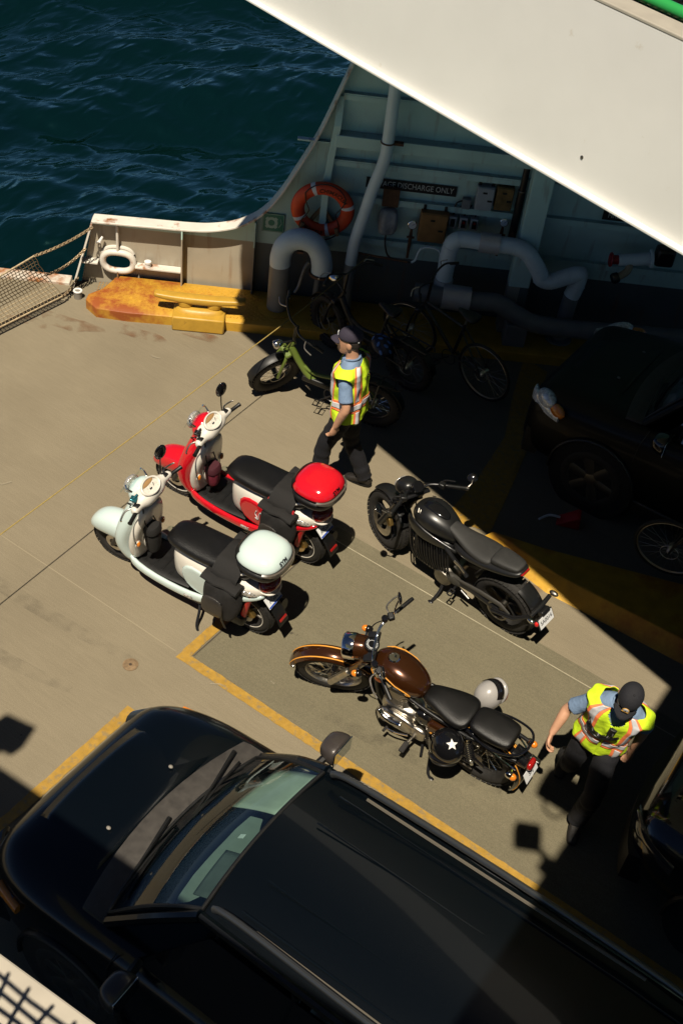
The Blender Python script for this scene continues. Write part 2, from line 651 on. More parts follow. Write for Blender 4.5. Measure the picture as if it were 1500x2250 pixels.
def ribbon(name, pts, w, m, z=0.010):
    P = smooth_path([(x, y, z) for x, y in pts], 8)
    a, b_ = [], []
    for i, q in enumerate(P):
        d = (P[min(i+1, len(P)-1)]-P[max(i-1, 0)]).normalized()
        nrm = Vector((-d.y, d.x, 0))
        ww = w*(0.4+0.6*math.sin(PI*min(1, max(0, (i+1)/(len(P)+1)))))
        a.append(q-nrm*ww/2)
        b_.append(q+nrm*ww/2)
    n = len(P)
    return struct(MB().add(a+b_, [(i, i+1, n+i+1, n+i) for i in range(n-1)]).build(name, m, smooth=False))
rr9 = random.Random(11)
for k, (x, y, L, a, c_) in enumerate(((-6.4, 4.3, 2.2, -0.05, 0.1), (-2.9, 4.95, 1.6, 0.08, 0.1), (-5.9, 3.7, 1.5, 0.02, 0.1))):
    p0 = Vector((x, y))
    ribbon('tyre_mark', [(x+L*t*math.cos(a+c_*t), y+L*t*math.sin(a+c_*t)) for t in (0, 0.35, 0.7, 1)], 0.13, MARKD, 0.0092+0.0004*k)
for k in range(7):
    x, y = rr9.uniform(-7.2, -0.9), rr9.uniform(4.0, 7.6)
    a = rr9.uniform(0, 6.28)
    L = rr9.uniform(0.05, 0.2)
    ribbon('deck_scratch', [(x, y), (x+L*0.5*math.cos(a), y+L*0.5*math.sin(a)), (x+L*math.cos(a+0.3), y+L*math.sin(a+0.3))], rr9.uniform(0.006, 0.02), MARKP, 0.0125+0.0003*k)
for k, (x, y, r_) in enumerate(((-7.9, 7.35, 0.32), (-7.25, 7.72, 0.24), (-6.75, 8.15, 0.2), (-8.25, 7.1, 0.2), (-2.2, 7.25, 0.15))):
    vs = [(x+r_*(1+0.3*math.sin(3*q+k))*math.cos(q), y+0.5*r_*(1+0.3*math.cos(2*q))*math.sin(q)+0.3*r_*math.cos(q), 0.0085+0.0003*k) for q in [2*PI*i/20 for i in range(20)]]
    struct(MB().add(vs, [tuple(range(20))]).build('rust_stain', MARKR, smooth=False))
# drain
dr = thing('deck_drain', 'small round rusty drain cap set flush in the deck near the SUV', 'drain', (-4.24, 4.36, 0))
MB().lathe((0, 0, 0.0), (0, 0, 1), [(0.062, 0.0), (0.062, 0.006), (0.048, 0.0075), (0.047, 0.005), (0.0005, 0.005)], 28).build('frame', mat('drain_rust', (0.21, 0.14, 0.075), 0.7, var=0.3, vscale=40), dr)
MB().lathe((0, 0, 0.004), (0, 0, 1), [(0.012, 0.0), (0.012, 0.0045), (0.0005, 0.005)], 14).build('plug', mat('drain_dark', (0.06, 0.04, 0.025), 0.7), dr)

# ------------------------------------------------------------------ hull side wall (local frame: x along wall, y outboard, z up)
def wall_paint():
    m = bpy.data.materials.new('two_tone_hull_paint')
    m.use_nodes = True
    nt = m.node_tree
    b = nt.nodes['Principled BSDF']
    b.inputs['Roughness'].default_value = 0.45
    tc = nt.nodes.new('ShaderNodeTexCoord')
    sp = nt.nodes.new('ShaderNodeSeparateXYZ')
    nt.links.new(tc.outputs['Object'], sp.inputs[0])
    r = nt.nodes.new('ShaderNodeMapRange')
    r.inputs[1].default_value = 0.718
    r.inputs[2].default_value = 0.724
    nt.links.new(sp.outputs[2], r.inputs[0])
    x = nt.nodes.new('ShaderNodeMix')
    x.data_type = 'RGBA'
    x.inputs[6].default_value = (0.34, 0.315, 0.25, 1)
    x.inputs[7].default_value = (0.55, 0.76, 0.67, 1)
    nt.links.new(r.outputs[0], x.inputs[0])
    # below the line: pale buff along the low bulwark, dark grey along the tall wall
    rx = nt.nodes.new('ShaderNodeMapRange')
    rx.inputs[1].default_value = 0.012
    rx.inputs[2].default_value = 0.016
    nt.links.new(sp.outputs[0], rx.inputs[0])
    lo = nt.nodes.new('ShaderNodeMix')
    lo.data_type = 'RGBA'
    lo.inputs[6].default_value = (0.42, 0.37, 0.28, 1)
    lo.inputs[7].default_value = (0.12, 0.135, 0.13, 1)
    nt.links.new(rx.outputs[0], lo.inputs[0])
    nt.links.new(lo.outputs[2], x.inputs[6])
    n = nt.nodes.new('ShaderNodeTexNoise')
    n.inputs['Scale'].default_value = 3
    n.inputs['Detail'].default_value = 8
    nt.links.new(tc.outputs['Object'], n.inputs['Vector'])
    r2 = nt.nodes.new('ShaderNodeMapRange')
    r2.inputs[1].default_value = 0.3
    r2.inputs[2].default_value = 0.7
    r2.inputs[3].default_value = 0.9
    r2.inputs[4].default_value = 1.08
    nt.links.new(n.outputs[0], r2.inputs[0])
    y = nt.nodes.new('ShaderNodeMix')
    y.data_type = 'RGBA'
    y.blend_type = 'MULTIPLY'
    y.inputs[0].default_value = 1
    nt.links.new(x.outputs[2], y.inputs[6])
    nt.links.new(r2.outputs[0], y.inputs[7])
    # rust runs
    mp = nt.nodes.new('ShaderNodeMapping')
    mp.inputs['Scale'].default_value = (7, 7, 1.1)
    nt.links.new(tc.outputs['Object'], mp.inputs[0])
    n3 = nt.nodes.new('ShaderNodeTexNoise')
    n3.inputs['Scale'].default_value = 1.6
    n3.inputs['Detail'].default_value = 9
    nt.links.new(mp.outputs[0], n3.inputs['Vector'])
    r3 = nt.nodes.new('ShaderNodeMapRange')
    r3.inputs[1].default_value = 0.57
    r3.inputs[2].default_value = 0.78
    r3.inputs[4].default_value = 0.6
    nt.links.new(n3.outputs[0], r3.inputs[0])
    z = nt.nodes.new('ShaderNodeMix')
    z.data_type = 'RGBA'
    nt.links.new(r3.outputs[0], z.inputs[0])
    nt.links.new(y.outputs[2], z.inputs[6])
    z.inputs[7].default_value = (0.22, 0.10, 0.04, 1)
    nt.links.new(z.outputs[2], b.inputs['Base Color'])
    bp = nt.nodes.new('ShaderNodeBump')
    bp.inputs['Strength'].default_value = 0.12
    bp.inputs['Distance'].default_value = 0.02
    nt.links.new(n.outputs[0], bp.inputs['Height'])
    nt.links.new(bp.outputs[0], b.inputs['Normal'])
    MATS['two_tone_hull_paint'] = m
    return m
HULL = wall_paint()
wall = thing('hull_wall', 'curved white and grey steel hull side wall rising from low bulwark to deck overhead', 'hull wall', WO, (0, 0, TH))
def wthing(name, label, cat, u, d, z, group=None):
    return thing(name, label, cat, wp(u, d, z), (0, 0, TH), group)
rim_uz = [(-1.73, 0.80), (-1.12, 0.815), (-0.70, 0.825), (-0.45, 0.85), (-0.2, 0.92), (-0.01, 1.03), (0.10, 1.13), (0.18, 1.23), (0.29, 1.41), (0.39, 1.61), (0.59, 2.03), (0.75, 2.48), (0.87, 2.84), (1.0, 3.3), (1.2, 4.69)]
def plate_with_hole(name, outer, hole, m, parent, y=0.0, th=0.02):
    cu = bpy.data.curves.new(name, 'CURVE')
    cu.dimensions = '2D'
    cu.fill_mode = 'BOTH'
    cu.extrude = th/2
    for pts in (outer, hole):
        sp = cu.splines.new('POLY')
        sp.points.add(len(pts)-1)
        for q, (a, b_) in zip(sp.points, pts):
            q.co = (a, b_, 0, 1)
        sp.use_cyclic_u = True
    t = bpy.data.objects.new('tmp', cu)
    C.objects.link(t)
    me = bpy.data.meshes.new_from_object(t.evaluated_get(bpy.context.evaluated_depsgraph_get()))
    bpy.data.objects.remove(t)
    for v in me.vertices:
        v.co = Vector((v.co.x, y-v.co.z, v.co.y))
    me.materials.clear()
    me.materials.append(m)
    me.name = name
    o = bpy.data.objects.new(name, me)
    C.objects.link(o)
    o.parent = parent
    return o
def stadium(cx, cz, a, b_, n=28):
    return [(cx+math.copysign(abs(math.cos(t))**0.75, math.cos(t))*a, cz+math.copysign(abs(math.sin(t))**0.85, math.sin(t))*b_) for t in [2*PI*i/n for i in range(n)]]
outer = [(-1.95, -0.3)]+rim_uz+[(10, 4.69), (10, -0.3)]
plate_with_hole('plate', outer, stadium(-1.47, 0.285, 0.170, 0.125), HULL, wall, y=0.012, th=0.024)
# rim cap along the sweeping top edge
def strip(pts_uz, d0, d1, th):
    m = MB()
    rings = []
    n = len(pts_uz)
    for i, (u, z) in enumerate(pts_uz):
        t = Vector((pts_uz[min(i+1, n-1)][0]-pts_uz[max(i-1, 0)][0], pts_uz[min(i+1, n-1)][1]-pts_uz[max(i-1, 0)][1])).normalized()
        nz = Vector((-t.y, t.x))
        rings.append([Vector((u, -d0, z)), Vector((u, -d1, z)), Vector((u+nz.x*th, -d1, z+nz.y*th)), Vector((u+nz.x*th, -d0, z+nz.y*th))])
    m.loft(rings)
    return m
rp = [Vector((u, 0, z)) for u, z in rim_uz]
rps = [(p.x, p.z) for p in smooth_path(rp, 5)]
strip(rps, -0.05, 0.125, 0.022).build('rim', RUSTW, wall, ang=30, bevel=0.004)
# slanted end plate and its flange at the bow end
MB().add([(-1.965, -0.19, 0), (-1.965, 0.06, 0), (-1.74, 0.06, 0.80), (-1.74, -0.07, 0.80), (-1.945, -0.19, 0), (-1.945, 0.06, 0), (-1.72, 0.06, 0.80), (-1.72, -0.07, 0.80)],
    [(0,1,2,3),(4,7,6,5),(0,4,5,1),(1,5,6,2),(2,6,7,3),(3,7,4,0)]).build('end_flange', RUSTW, wall, smooth=False)
def rib(u, z0, z1, d=0.09, th=0.014, name='rib', m=None):
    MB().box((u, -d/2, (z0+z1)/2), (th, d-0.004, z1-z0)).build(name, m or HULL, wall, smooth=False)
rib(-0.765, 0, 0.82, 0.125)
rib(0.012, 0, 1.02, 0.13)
# tall knee bracket following the sweep
kn = [(0.775, 2.47), (0.77, 2.2), (0.735, 1.85), (0.715, 1.55), (0.715, 0.72)]
kr = []
for u, z in kn:
    w = 0.13 if z < 2.4 else 0.03
    kr.append([Vector((u-0.035, -w, z)), Vector((u+0.035, -w, z)), Vector((u+0.035, 0, z)), Vector((u-0.035, 0, z))])
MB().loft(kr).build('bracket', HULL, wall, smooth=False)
# horizontal stiffeners
for z, d, th, u0 in ((2.51, 0.07, 0.02, 0.80), (1.81, 0.075, 0.022, 0.76), (1.425, 0.07, 0.02, 0.76), (0.94, 0.065, 0.02, 0.80), (3.0, 0.07, 0.02, 1.0), (3.6, 0.07, 0.02, 1.1)):
    MB().box(((u0+9.5)/2, -d/2, z), (9.5-u0, d-0.004, th)).build('stiffener', HULL, wall, smooth=False)
    MB().box(((u0+9.5)/2, -d+0.004, z-0.03), (9.5-u0, 0.012, 0.05)).build('stiffener', HULL, wall, smooth=False)
MB().box((5.13, -0.07, 2.045), (8.74, 0.136, 0.13)).build('beam', HULL, wall, smooth=False, bevel=0.008)
MB().box((0.55, -0.03, 1.98), (0.34, 0.06, 0.016)).build('stiffener', HULL, wall, smooth=False)
# ledge in the low bulwark with the fairlead
MB().box((-1.77, -0.06, 0.30), (0.17, 0.11, 0.014)).build('ledge', RUSTW, wall, smooth=False)
MB().box((-1.025, -0.06, 0.30), (0.50, 0.11, 0.014)).build('ledge', RUSTW, wall, smooth=False)
MB().tube([(-1.47, -0.05, 0.80), (-1.47, -0.055, 0.46)], 0.016, 8).build('rib', RUSTW, wall)
MB().torus((-1.47, -0.05, 0.30), (0, 1, 0), 0.0, 0.0, 4, 4) if False else None
# fairlead: thick oval lip around the opening
fl = []
for a, b_ in [(x, z) for x, z in stadium(0, 0, 0.168, 0.115, 40)]:
    fl.append(Vector((a, 0, b_)))
fair = wthing('fairlead', 'thick oval white mooring fairlead ring with rust around opening in low bulwark', 'fairlead', -1.47, 0.045, 0.315)
MB().tube(fl, 0.036, 12, closed=True, flat=1.0).build('ring', RUSTW, fair)
MB().tube([(0, -0.05, -0.1), (0, -0.07, -0.24)], 0.008, 8).build('pin', ALU, fair)
MB().tube([p+Vector((0.0, 0.03, 0.05)) for p in fl[2:20]], 0.022, 8).build('lip', RUSTW, fair)
fitting = wthing('vent_cap', 'small white capped pipe stub on bulwark ledge beside the fairlead', 'vent cap', -1.14, 0.07, 0.30)
MB().lathe((0, 0, 0), (0, 0, 1), [(0.032, 0), (0.032, 0.05), (0.038, 0.055), (0.038, 0.075), (0.001, 0.08)], 18).build('cap', WHITE, fitting)
lug = wthing('mooring_lug', 'small grey bollard lug welded to deck at bow corner by net', 'lug', -1.86, 0.36, 0.0)
MB().cyl((0, 0, 0), (0, 0, 0.09), 0.045, 16).build('stub', mat('grey_steel', (0.22, 0.20, 0.17), 0.5, var=0.2), lug)
MB().torus((0, 0, 0.09), (0, 0, 1), 0.040, 0.012, 20, 8).build('rim', WHITE, lug)
clip = wthing('rope_cleat', 'small white horn cleat welded near the top of bulwark end', 'cleat', -1.66, 0.05, 0.56)
MB().tube([(-0.035, 0, -0.03), (0, -0.03, 0), (0.03, 0, 0.05)], [0.012, 0.02, 0.012], 8).build('horn', WHITE, clip)

# white coaming strip along the open deck edge at the bow
MB().prism([(q.x, q.y) for q in (wp(-7, -0.02), wp(-2.0, -0.02), wp(-2.0, 0.14), wp(-7, 0.14))], -0.05, 0.035).build('edge_coaming', mat('rusty_coaming', (0.62, 0.56, 0.47), 0.55, var=0.15, col2=(0.34, 0.12, 0.025), c2scale=3.5, c2lo=0.44, c2hi=0.6, bump=0.2), smooth=False, bevel=0.01)
struct(bpy.data.objects['edge_coaming'])

# column
col = wthing('column', 'pale square steel column standing before the equipment wall', 'column', 2.885, 0.25, 0)
MB().box((0, 0, 2.34), (0.225, 0.16, 4.66)).build('shaft', HULL, col, smooth=False, bevel=0.012)
MB().box((0, 0, 0.19), (0.26, 0.20, 0.38)).build('base', mat('grey_paint', (0.16, 0.155, 0.14), 0.5, var=0.1), col, smooth=False, bevel=0.01)

# ------------------------------------------------------------------ raised yellow curb along the wall, and cleat
def curb_mat():
    m = mat('curb_paint', (0.56, 0.31, 0.030), 0.5, var=0.14, vscale=7, col2=(0.30, 0.075, 0.014), c2scale=3.6, c2lo=0.50, c2hi=0.72, bump=0.2, bscale=70).copy()
    nt = m.node_tree
    n2 = [n for n in nt.nodes if n.type == 'TEX_NOISE'][1]
    mr = [l.to_node for l in nt.links if l.from_node == n2][0]
    tc = nt.nodes.new('ShaderNodeTexCoord')
    sp = nt.nodes.new('ShaderNodeSeparateXYZ')
    nt.links.new(tc.outputs['Object'], sp.inputs[0])
    r = nt.nodes.new('ShaderNodeMapRange')
    r.inputs[1].default_value = -1.5
    r.inputs[2].default_value = 0.2
    r.inputs[3].default_value = 0.16
    r.inputs[4].default_value = -0.12
    nt.links.new(sp.outputs[0], r.inputs[0])
    ad = nt.nodes.new('ShaderNodeMath')
    nt.links.new(n2.outputs[0], ad.inputs[0])
    nt.links.new(r.outputs[0], ad.inputs[1])
    nt.links.new(ad.outputs[0], mr.inputs[0])
    return m
CURBM = curb_mat()
curb = thing('deck_curb', 'raised yellow diamond plate curb with rust running along foot of wall', 'curb', wp(0, 0.45, 0), (0, 0, TH))
cpoly = [(-1.62, 0.11), (-1.74, -0.09), (-1.60, -0.24), (-1.26, -0.26), (-0.6, -0.235), (0.3, -0.225), (4.6, -0.23), (4.6, 0.40), (-1.5, 0.40)]
ctop = [(x+(0.02 if x < -1.7 else 0), y+0.03) if y < 0 else (x+0.03, y) for x, y in cpoly]
nn_ = len(cpoly)
MB().add([(x, y, 0.0) for x, y in cpoly]+[(x, y, 0.11) for x, y in cpoly]+[(x, y+(0.04 if y < 0.1 else 0), 0.14) for x, y in ctop],
    [tuple(range(2*nn_, 3*nn_))]+[(i, (i+1) % nn_, nn_+(i+1) % nn_, nn_+i) for i in range(nn_)]+[(nn_+i, nn_+(i+1) % nn_, 2*nn_+(i+1) % nn_, 2*nn_+i) for i in range(nn_)]).build('plate', CURBM, curb, ang=50, bevel=0.006)
# raised lozenges of the tread plate
tm = MB()
for i in range(64):
    for j in range(15):
        x, y = -1.64+i*0.036, -0.17+j*0.036
        if x > 0.55 or (x < -1.5 and y > 0.25) or (x < -1.56 and y < -0.08):
            continue
        a = PI/4 if (i+j) % 2 else -PI/4
        dx, dy = math.cos(a)*0.016, math.sin(a)*0.016
        px, py = -math.sin(a)*0.0050, math.cos(a)*0.0050
        tm.add([(x-dx, y-dy, 0.1395), (x+px, y+py, 0.1395), (x+dx, y+dy, 0.1395), (x-px, y-py, 0.1395), (x, y, 0.1465)], [(0, 4, 1), (1, 4, 2), (2, 4, 3), (3, 4, 0)])
struct(tm.build('tread', CURBM, curb, smooth=False), 'stuff')
cle = thing('mooring_cleat', 'large yellow cast mooring cleat with two horns bolted on the curb', 'cleat', wp(-0.50, 0.60, 0.0), (0, 0, TH+rad(1)))
MB().box((0.0, -0.04, 0.088), (0.56, 0.28, 0.175)).build('base', YELC, cle, bevel=0.018)
MB().loft([sec(0.17, 0, 0, 0.265, 0.115, 2.6, 24, axis='z'), sec(0.20, 0, 0, 0.245, 0.10, 2.6, 24, axis='z'), sec(0.22, 0, 0, 0.20, 0.07, 2.6, 24, axis='z')]).build('foot', YELC, cle)
for s in (-1, 1):
    MB().loft([sec(0.20, s*0.15, 0, 0.085, 0.062, 2.2, 16, axis='z'), sec(0.235, s*0.155, 0, 0.072, 0.058, 2.2, 16, axis='z'), sec(0.265, s*0.16, 0, 0.080, 0.058, 2.2, 16, axis='z'), sec(0.295, s*0.19, 0, 0.125, 0.060, 2.2, 16, axis='z')]).build('post', YELC, cle, sub=1)
MB().loft([sec(x, 0, 0.300+0.035*abs(x/0.48)**2, w, h, 3.2, 14) for x, w, h in ((-0.49, 0.040, 0.022), (-0.475, 0.055, 0.030), (-0.3, 0.064, 0.038), (-0.12, 0.066, 0.046), (0.12, 0.066, 0.046), (0.3, 0.064, 0.038), (0.475, 0.055, 0.030), (0.49, 0.040, 0.022))]).build('horn', YELC, cle, sub=1)

# yellow island at the start of the side lane
isl = thing('traffic_island', 'low yellow steel island with rust between the lanes in deep shade', 'island', (-1.4, 7.60, 0))
ip = [(-1.47, -0.12), (-1.30, -0.17), (-0.66, -0.30), (0.6, -0.26), (6, -0.2), (6, 1.8), (0.3, 0.62), (-0.9, 0.13)]
ipt = [(-1.36, -0.08), (-1.2, -0.09), (-0.62, -0.17), (0.6, -0.13), (5.9, -0.07), (5.9, 1.7), (0.34, 0.5), (-0.88, 0.05)]
ni = len(ip)
MB().add([(x, y, 0.0) for x, y in ip]+[(x, y, 0.14) for x, y in ipt], [tuple(range(ni, 2*ni))]+[(i, (i+1) % ni, ni+(i+1) % ni, ni+i) for i in range(ni)]).build('plate', YELR, isl, smooth=False, bevel=0.01)

# ------------------------------------------------------------------ upper decks overhead
ld = Vector((0.9690, -0.2470, 0))
L0 = Vector((-3.63, 5.66, 4.72))
def lp(t, off=0, z=4.72):
    return L0+ld*t+Vector((0.247, 0.969, 0))*off+Vector((0, 0, z-4.72))
t_end, t_beg = 3.62, -2.36
ov = thing('upper_deck_side', 'large white upper deck side panel with bright lower lip hanging over the wall', 'deck overhang', (-3.63, 5.66, 4.72))
def rel(v):
    return Vector(v)-L0
slab = [lp(t_beg, 0.06), lp(t_end, 0.06), Vector((0.5, 4.62, 4.72)), Vector((9, 4.62, 4.72)), Vector((9, 15, 4.72)), Vector((0.5, 13.8, 4.72)), wp(1.6, -0.05, 4.72), wp(0.2, 0.3, 4.72), Vector((-6.55, 7.6, 4.72)), Vector((-6.42, 6.95, 4.72)), Vector((-6.22, 6.5, 4.72))]
sl_ = MB()
sl_.prism([(rel(q).x, rel(q).y) for q in slab], 0.005, 0.07)
sl_.build('deck_slab', WHITE, ov, smooth=False)
# side panel with plate joints, lip and cap
for i, (a, b_) in enumerate(((t_beg, -1.2), (-1.2, 1.9), (1.9, t_end))):
    pn = MB()
    q = [rel(lp(a, 0.012)), rel(lp(b_, 0.012)), rel(lp(b_, 0.03)), rel(lp(a, 0.03))]
    pn.prism([(v.x, v.y) for v in q], 0.0045, 0.85)
    pn.build('side_panel', WHITE, ov, smooth=False)
q = [rel(lp(t_beg, -0.03)), rel(lp(t_end, -0.03)), rel(lp(t_end, 0.06)), rel(lp(t_beg, 0.06))]
MB().prism([(v.x, v.y) for v in q], -0.012, 0.004).build('lip', WHITE, ov, smooth=False, bevel=0.004)
q = [rel(lp(t_beg, 0.0105)), rel(lp(t_end, 0.0105)), rel(lp(t_end, 0.15)), rel(lp(t_beg, 0.15))]
MB().prism([(v.x, v.y) for v in q], 0.851, 0.869).build('cap', mat('tan_cap_paint', (0.41, 0.375, 0.31), 0.5, var=0.08, col2=(0.28, 0.11, 0.04), c2scale=9, c2lo=0.70, c2hi=0.74), ov, smooth=False, bevel=0.005)
# weld seams between the plates, a bolt head and rust at the cap
for t, z in ((1.70, 4.87), (-0.6, 5.30)):
    MB().lathe(rel(lp(t, 0.012, z)), (-0.247, -0.969, 0), [(0.009, 0), (0.009, 0.004), (0.001, 0.006)], 8).build('bolt_head', DARKALU, ov)
# walkway behind the panel
BLUEDK = mat('dark_blue_deck', (0.012, 0.022, 0.05), 0.5, var=0.2)
q = [rel(lp(t_beg, 0.16)), rel(lp(t_end, 0.16)), rel(lp(t_end, 1.6)), rel(lp(t_beg, 1.6))]
MB().prism([(v.x, v.y) for v in q], 0.76, 0.78).build('walkway', BLUEDK, ov, smooth=False)
q = [rel(lp(t_beg, 0.225)), rel(lp(t_end, 0.225)), rel(lp(t_end, 1.5)), rel(lp(t_beg, 1.5))]
MB().prism([(v.x, v.y) for v in q], 0.785, 0.80).build('tread_floor', mat('cream_tread', (0.50, 0.44, 0.33), 0.7, var=0.3, vscale=40), ov, smooth=False)
GREEN = mat('green_rail_paint', (0.03, 0.33, 0.075), 0.3, coat=0.3)
rail = thing('guard_rail', 'green tubular guard rail with black mesh netting on the upper walkway', 'railing', lp(0, 0.40, 5.60), (0, 0, math.atan2(ld.y, ld.x)))
for yy, zz in ((-0.125, -0.022), (0.12, -0.02)):
    MB().cyl((t_beg+0.2, yy, zz), (t_end, yy, zz), 0.030, 14).build('rail_tube', GREEN, rail)
for t in (-2, -0.6, 0.8, 2.2, 3.5):
    MB().tube([(t, -0.12, -0.022), (t, 0.12, -0.02)], 0.02, 10).build('bracket', GREEN, rail)
nm = MB()
k = t_beg+0.2
while k < t_end:
    nm.box((k, 0.12, -0.065), (0.008, 0.62, 0.012))
    k += 0.040
yy = -0.19
while yy < 0.44:
    nm.box(((t_beg+0.2+t_end)/2, yy, -0.066), (t_end-t_beg-0.2, 0.004, 0.010))
    yy += 0.018
struct(nm.build('mesh', BLACKPL, rail, smooth=False), 'stuff')

# photographer's deck, near-side fork and the ship's house (mostly outside the frame; they shade the deck)
pd = thing('forward_deck', 'overhead passenger deck edge above the car lanes', 'deck', (0.13, 0, 7.0))
MB().prism([(0, -9), (9, -9), (9, 4.55), (0, 4.55)], -0.12, 0).build('deck_slab', WHITE, pd, smooth=False)
MB().prism([(0.45, -9), (9, -9), (9, 4.55), (0.45, 4.55)], -2.3, -0.121).build('house_front', WHITE, pd, smooth=False)
nb = thing('near_bulwark', 'white near bulwark cap with net shadow at lower left corner', 'bulwark', (-0.82, 0.53, 5.57), (0, 0, rad(3.6)))
NCAP = mat('weathered_cap', (0.44, 0.395, 0.32), 0.6, var=0.15, vscale=6)
MB().box((-2.3, -0.16, -0.01), (5.5, 0.31, 0.02)).build('cap', NCAP, nb, smooth=False, bevel=0.004)
MB().box((-2.3, -0.06, -0.43), (5.5, 0.02, 0.82)).build('side_panel', WHITE, nb, smooth=False)
MB().box((-2.3, -0.12, 0.008), (5.5, 0.05, 0.016)).build('ridge', NCAP, nb, smooth=False)
MB().box((-2.3, -3.4, -0.85), (5.5, 6.7, 0.06)).build('deck_slab', WHITE, nb, smooth=False)
nn2 = thing('safety_net', 'rope safety net rigged above the near white bulwark', 'net', (-0.82, 0.20, 5.57), (0, 0, rad(3.6)))
nm = MB()
for i in range(130):
    x = -5.0+i*0.042
    nm.tube([(x+0.006*math.sin(i*1.3+j*1.9), -0.02*math.sin(PI*j/8), 0.62*j/8) for j in range(9)], 0.0038, 5)
for j in range(15):
    nm.tube([(-5+5.45*i/60, -0.015, 0.04+j*0.042+0.008*math.sin(i*1.7+j)) for i in range(61)], 0.0038, 5)
nm.build('netting', mat('net_rope', (0.05, 0.045, 0.04), 0.9), nn2)
lt = thing('flood_light', 'flood light on bulwark top beyond the left frame edge', 'lamp', (-3.72, 0.42, 5.58))
MB().cyl((0, 0, 0), (0, 0, 0.25), 0.03, 12).build('post', BLACKPL, lt)
MB().box((0.0, 0, 0.33), (0.28, 0.22, 0.2), (0, 0.2, 0.3)).build('head', BLACKPL, lt, bevel=0.02)
fx = thing('flood_light', 'boxy flood light on bracket arm at the front edge of the passenger deck', 'lamp', (0.13, 1.72, 6.9))
MB().tube([(0.0, -0.1, -0.05), (-0.08, -0.05, -0.12), (-0.2, 0.02, -0.2)], 0.026, 8).build('arm', BLACKPL, fx)
MB().box((-0.28, 0.08, -0.26), (0.20, 0.19, 0.16), (0, 0, 0.5)).build('head', BLACKPL, fx, bevel=0.03)
MB().box((-0.02, -0.14, -0.05), (0.12, 0.12, 0.1)).build('bracket', BLACKPL, fx, bevel=0.01)
fx2 = thing('search_light', 'searchlight housing with loop handle at the front edge of the passenger deck', 'lamp', (0.13, 2.15, 6.9))
MB().box((-0.20, 0.14, -0.22), (0.44, 0.24, 0.2)).build('housing', BLACKPL, fx2, bevel=0.02)
MB().box((-0.38, 0.17, -0.22), (0.1, 0.14, 0.16)).build('lens_hood', BLACKPL, fx2, bevel=0.02)
MB().torus((-0.24, 0.0, -0.25), (0.1, 0, 1), 0.085, 0.013, 24, 8).build('handle', BLACKPL, fx2)
# ------------------------------------------------------------------ two-wheelers: shared wheel
def steer_xf(px, pz, rake, ang):
    ax = Vector((-math.sin(rake), 0, math.cos(rake)))
    return Matrix.Translation((px, 0, pz)) @ Matrix.Rotation(ang, 4, ax) @ Matrix.Translation((-px, 0, -pz))

def wheel(par, x, R, r, rimR, rimm, name='wheel', spokes=0, tw=1.0, disc=None, hubm=None, xf=None, cast=0, wall=None, dside=1):
    z = R
    w = MB().torus((x, 0, z), (0, 1, 0), R-r, r, 44, 12, tw).build(name, RUBBER, par, xf=xf, ang=80)
    # tread blocks
    tb = MB()
    nb_ = 40
    for i in range(nb_):
        a = 2*PI*i/nb_
        for s in (-1, 0, 1):
            aa = a+(0.5*2*PI/nb_ if s == 0 else 0)
            ph = s*0.75
            rr = R-r+r*math.cos(ph)+0.001
            yy = r*tw*math.sin(ph)
            c = Vector((x+rr*math.cos(aa), yy, z+rr*math.sin(aa)))
            tb.box(c, (0.0045, r*tw*0.62, 2*PI*R/nb_*0.78), (0, -aa, 0.0))
    tb.build('tread', RUBBER, w, smooth=False, xf=xf)
    MB().torus((x, 0, z), (0, 1, 0), rimR, 0.014, 44, 8, r*tw*0.75/0.014).build('rim', rimm, w, xf=xf)
    if wall:
        for s in (-1, 1):
            MB().lathe((x, s*r*tw*0.86, z), (0, s, 0), [(rimR+0.006, 0), (rimR+0.010, 0.004), (R-r*0.75, 0.004), (R-r*0.72, 0)], 44, cap=False).build('white_wall', wall, w, xf=xf)
    hm = hubm or DARKALU
    MB().lathe((x, -r*tw*0.95, z), (0, 1, 0), [(0.02, -0.02), (0.05, 0), (0.032, 0.02), (0.032, 2*r*tw*0.95-0.02), (0.05, 2*r*tw*0.95), (0.02, 2*r*tw*0.95+0.02)], 20).build('hub', hm, w, xf=xf)
    if spokes:
        m = MB()
        for i in range(spokes):
            a = 2*PI*i/spokes
            s = 1 if i % 2 else -1
            b_ = a+(0.35 if (i//2) % 2 else -0.35)
            m.tube([(x+0.045*math.cos(b_), s*r*tw*0.7, z+0.045*math.sin(b_)), (x+rimR*math.cos(a), 0, z+rimR*math.sin(a))], 0.0022, 4)
        m.build('spokes', CHROME, w, xf=xf)
    if cast:
        for i in range(cast):
            a = 2*PI*i/cast+0.3
            m = MB()
            d = Vector((math.cos(a), 0, math.sin(a)))
            m.tube([Vector((x, 0, z))+d*0.03, Vector((x, 0, z))+d*(rimR*0.55), Vector((x, 0, z))+d*rimR], [0.030, 0.020, 0.024], 8, flat=0.7)
            m.build('spoke', rimm, w, xf=xf)
    if disc:
        m = MB()
        m.lathe((x, dside*(r*tw+0.012), z), (0, 1, 0), [(disc*0.55, 0), (disc, 0), (disc, 0.005), (disc*0.55, 0.005)], 32, cap=False)
        m.build('brake_disc', ALU, w, xf=xf)
        MB().box((x-disc*0.75, dside*(r*tw+0.016), z+disc*0.65), (0.06, 0.04, 0.09), (0, 0.7, 0)).build('caliper', mat('brass_caliper', (0.45, 0.30, 0.10), 0.35, 0.9), w, bevel=0.008, xf=xf)
    return w

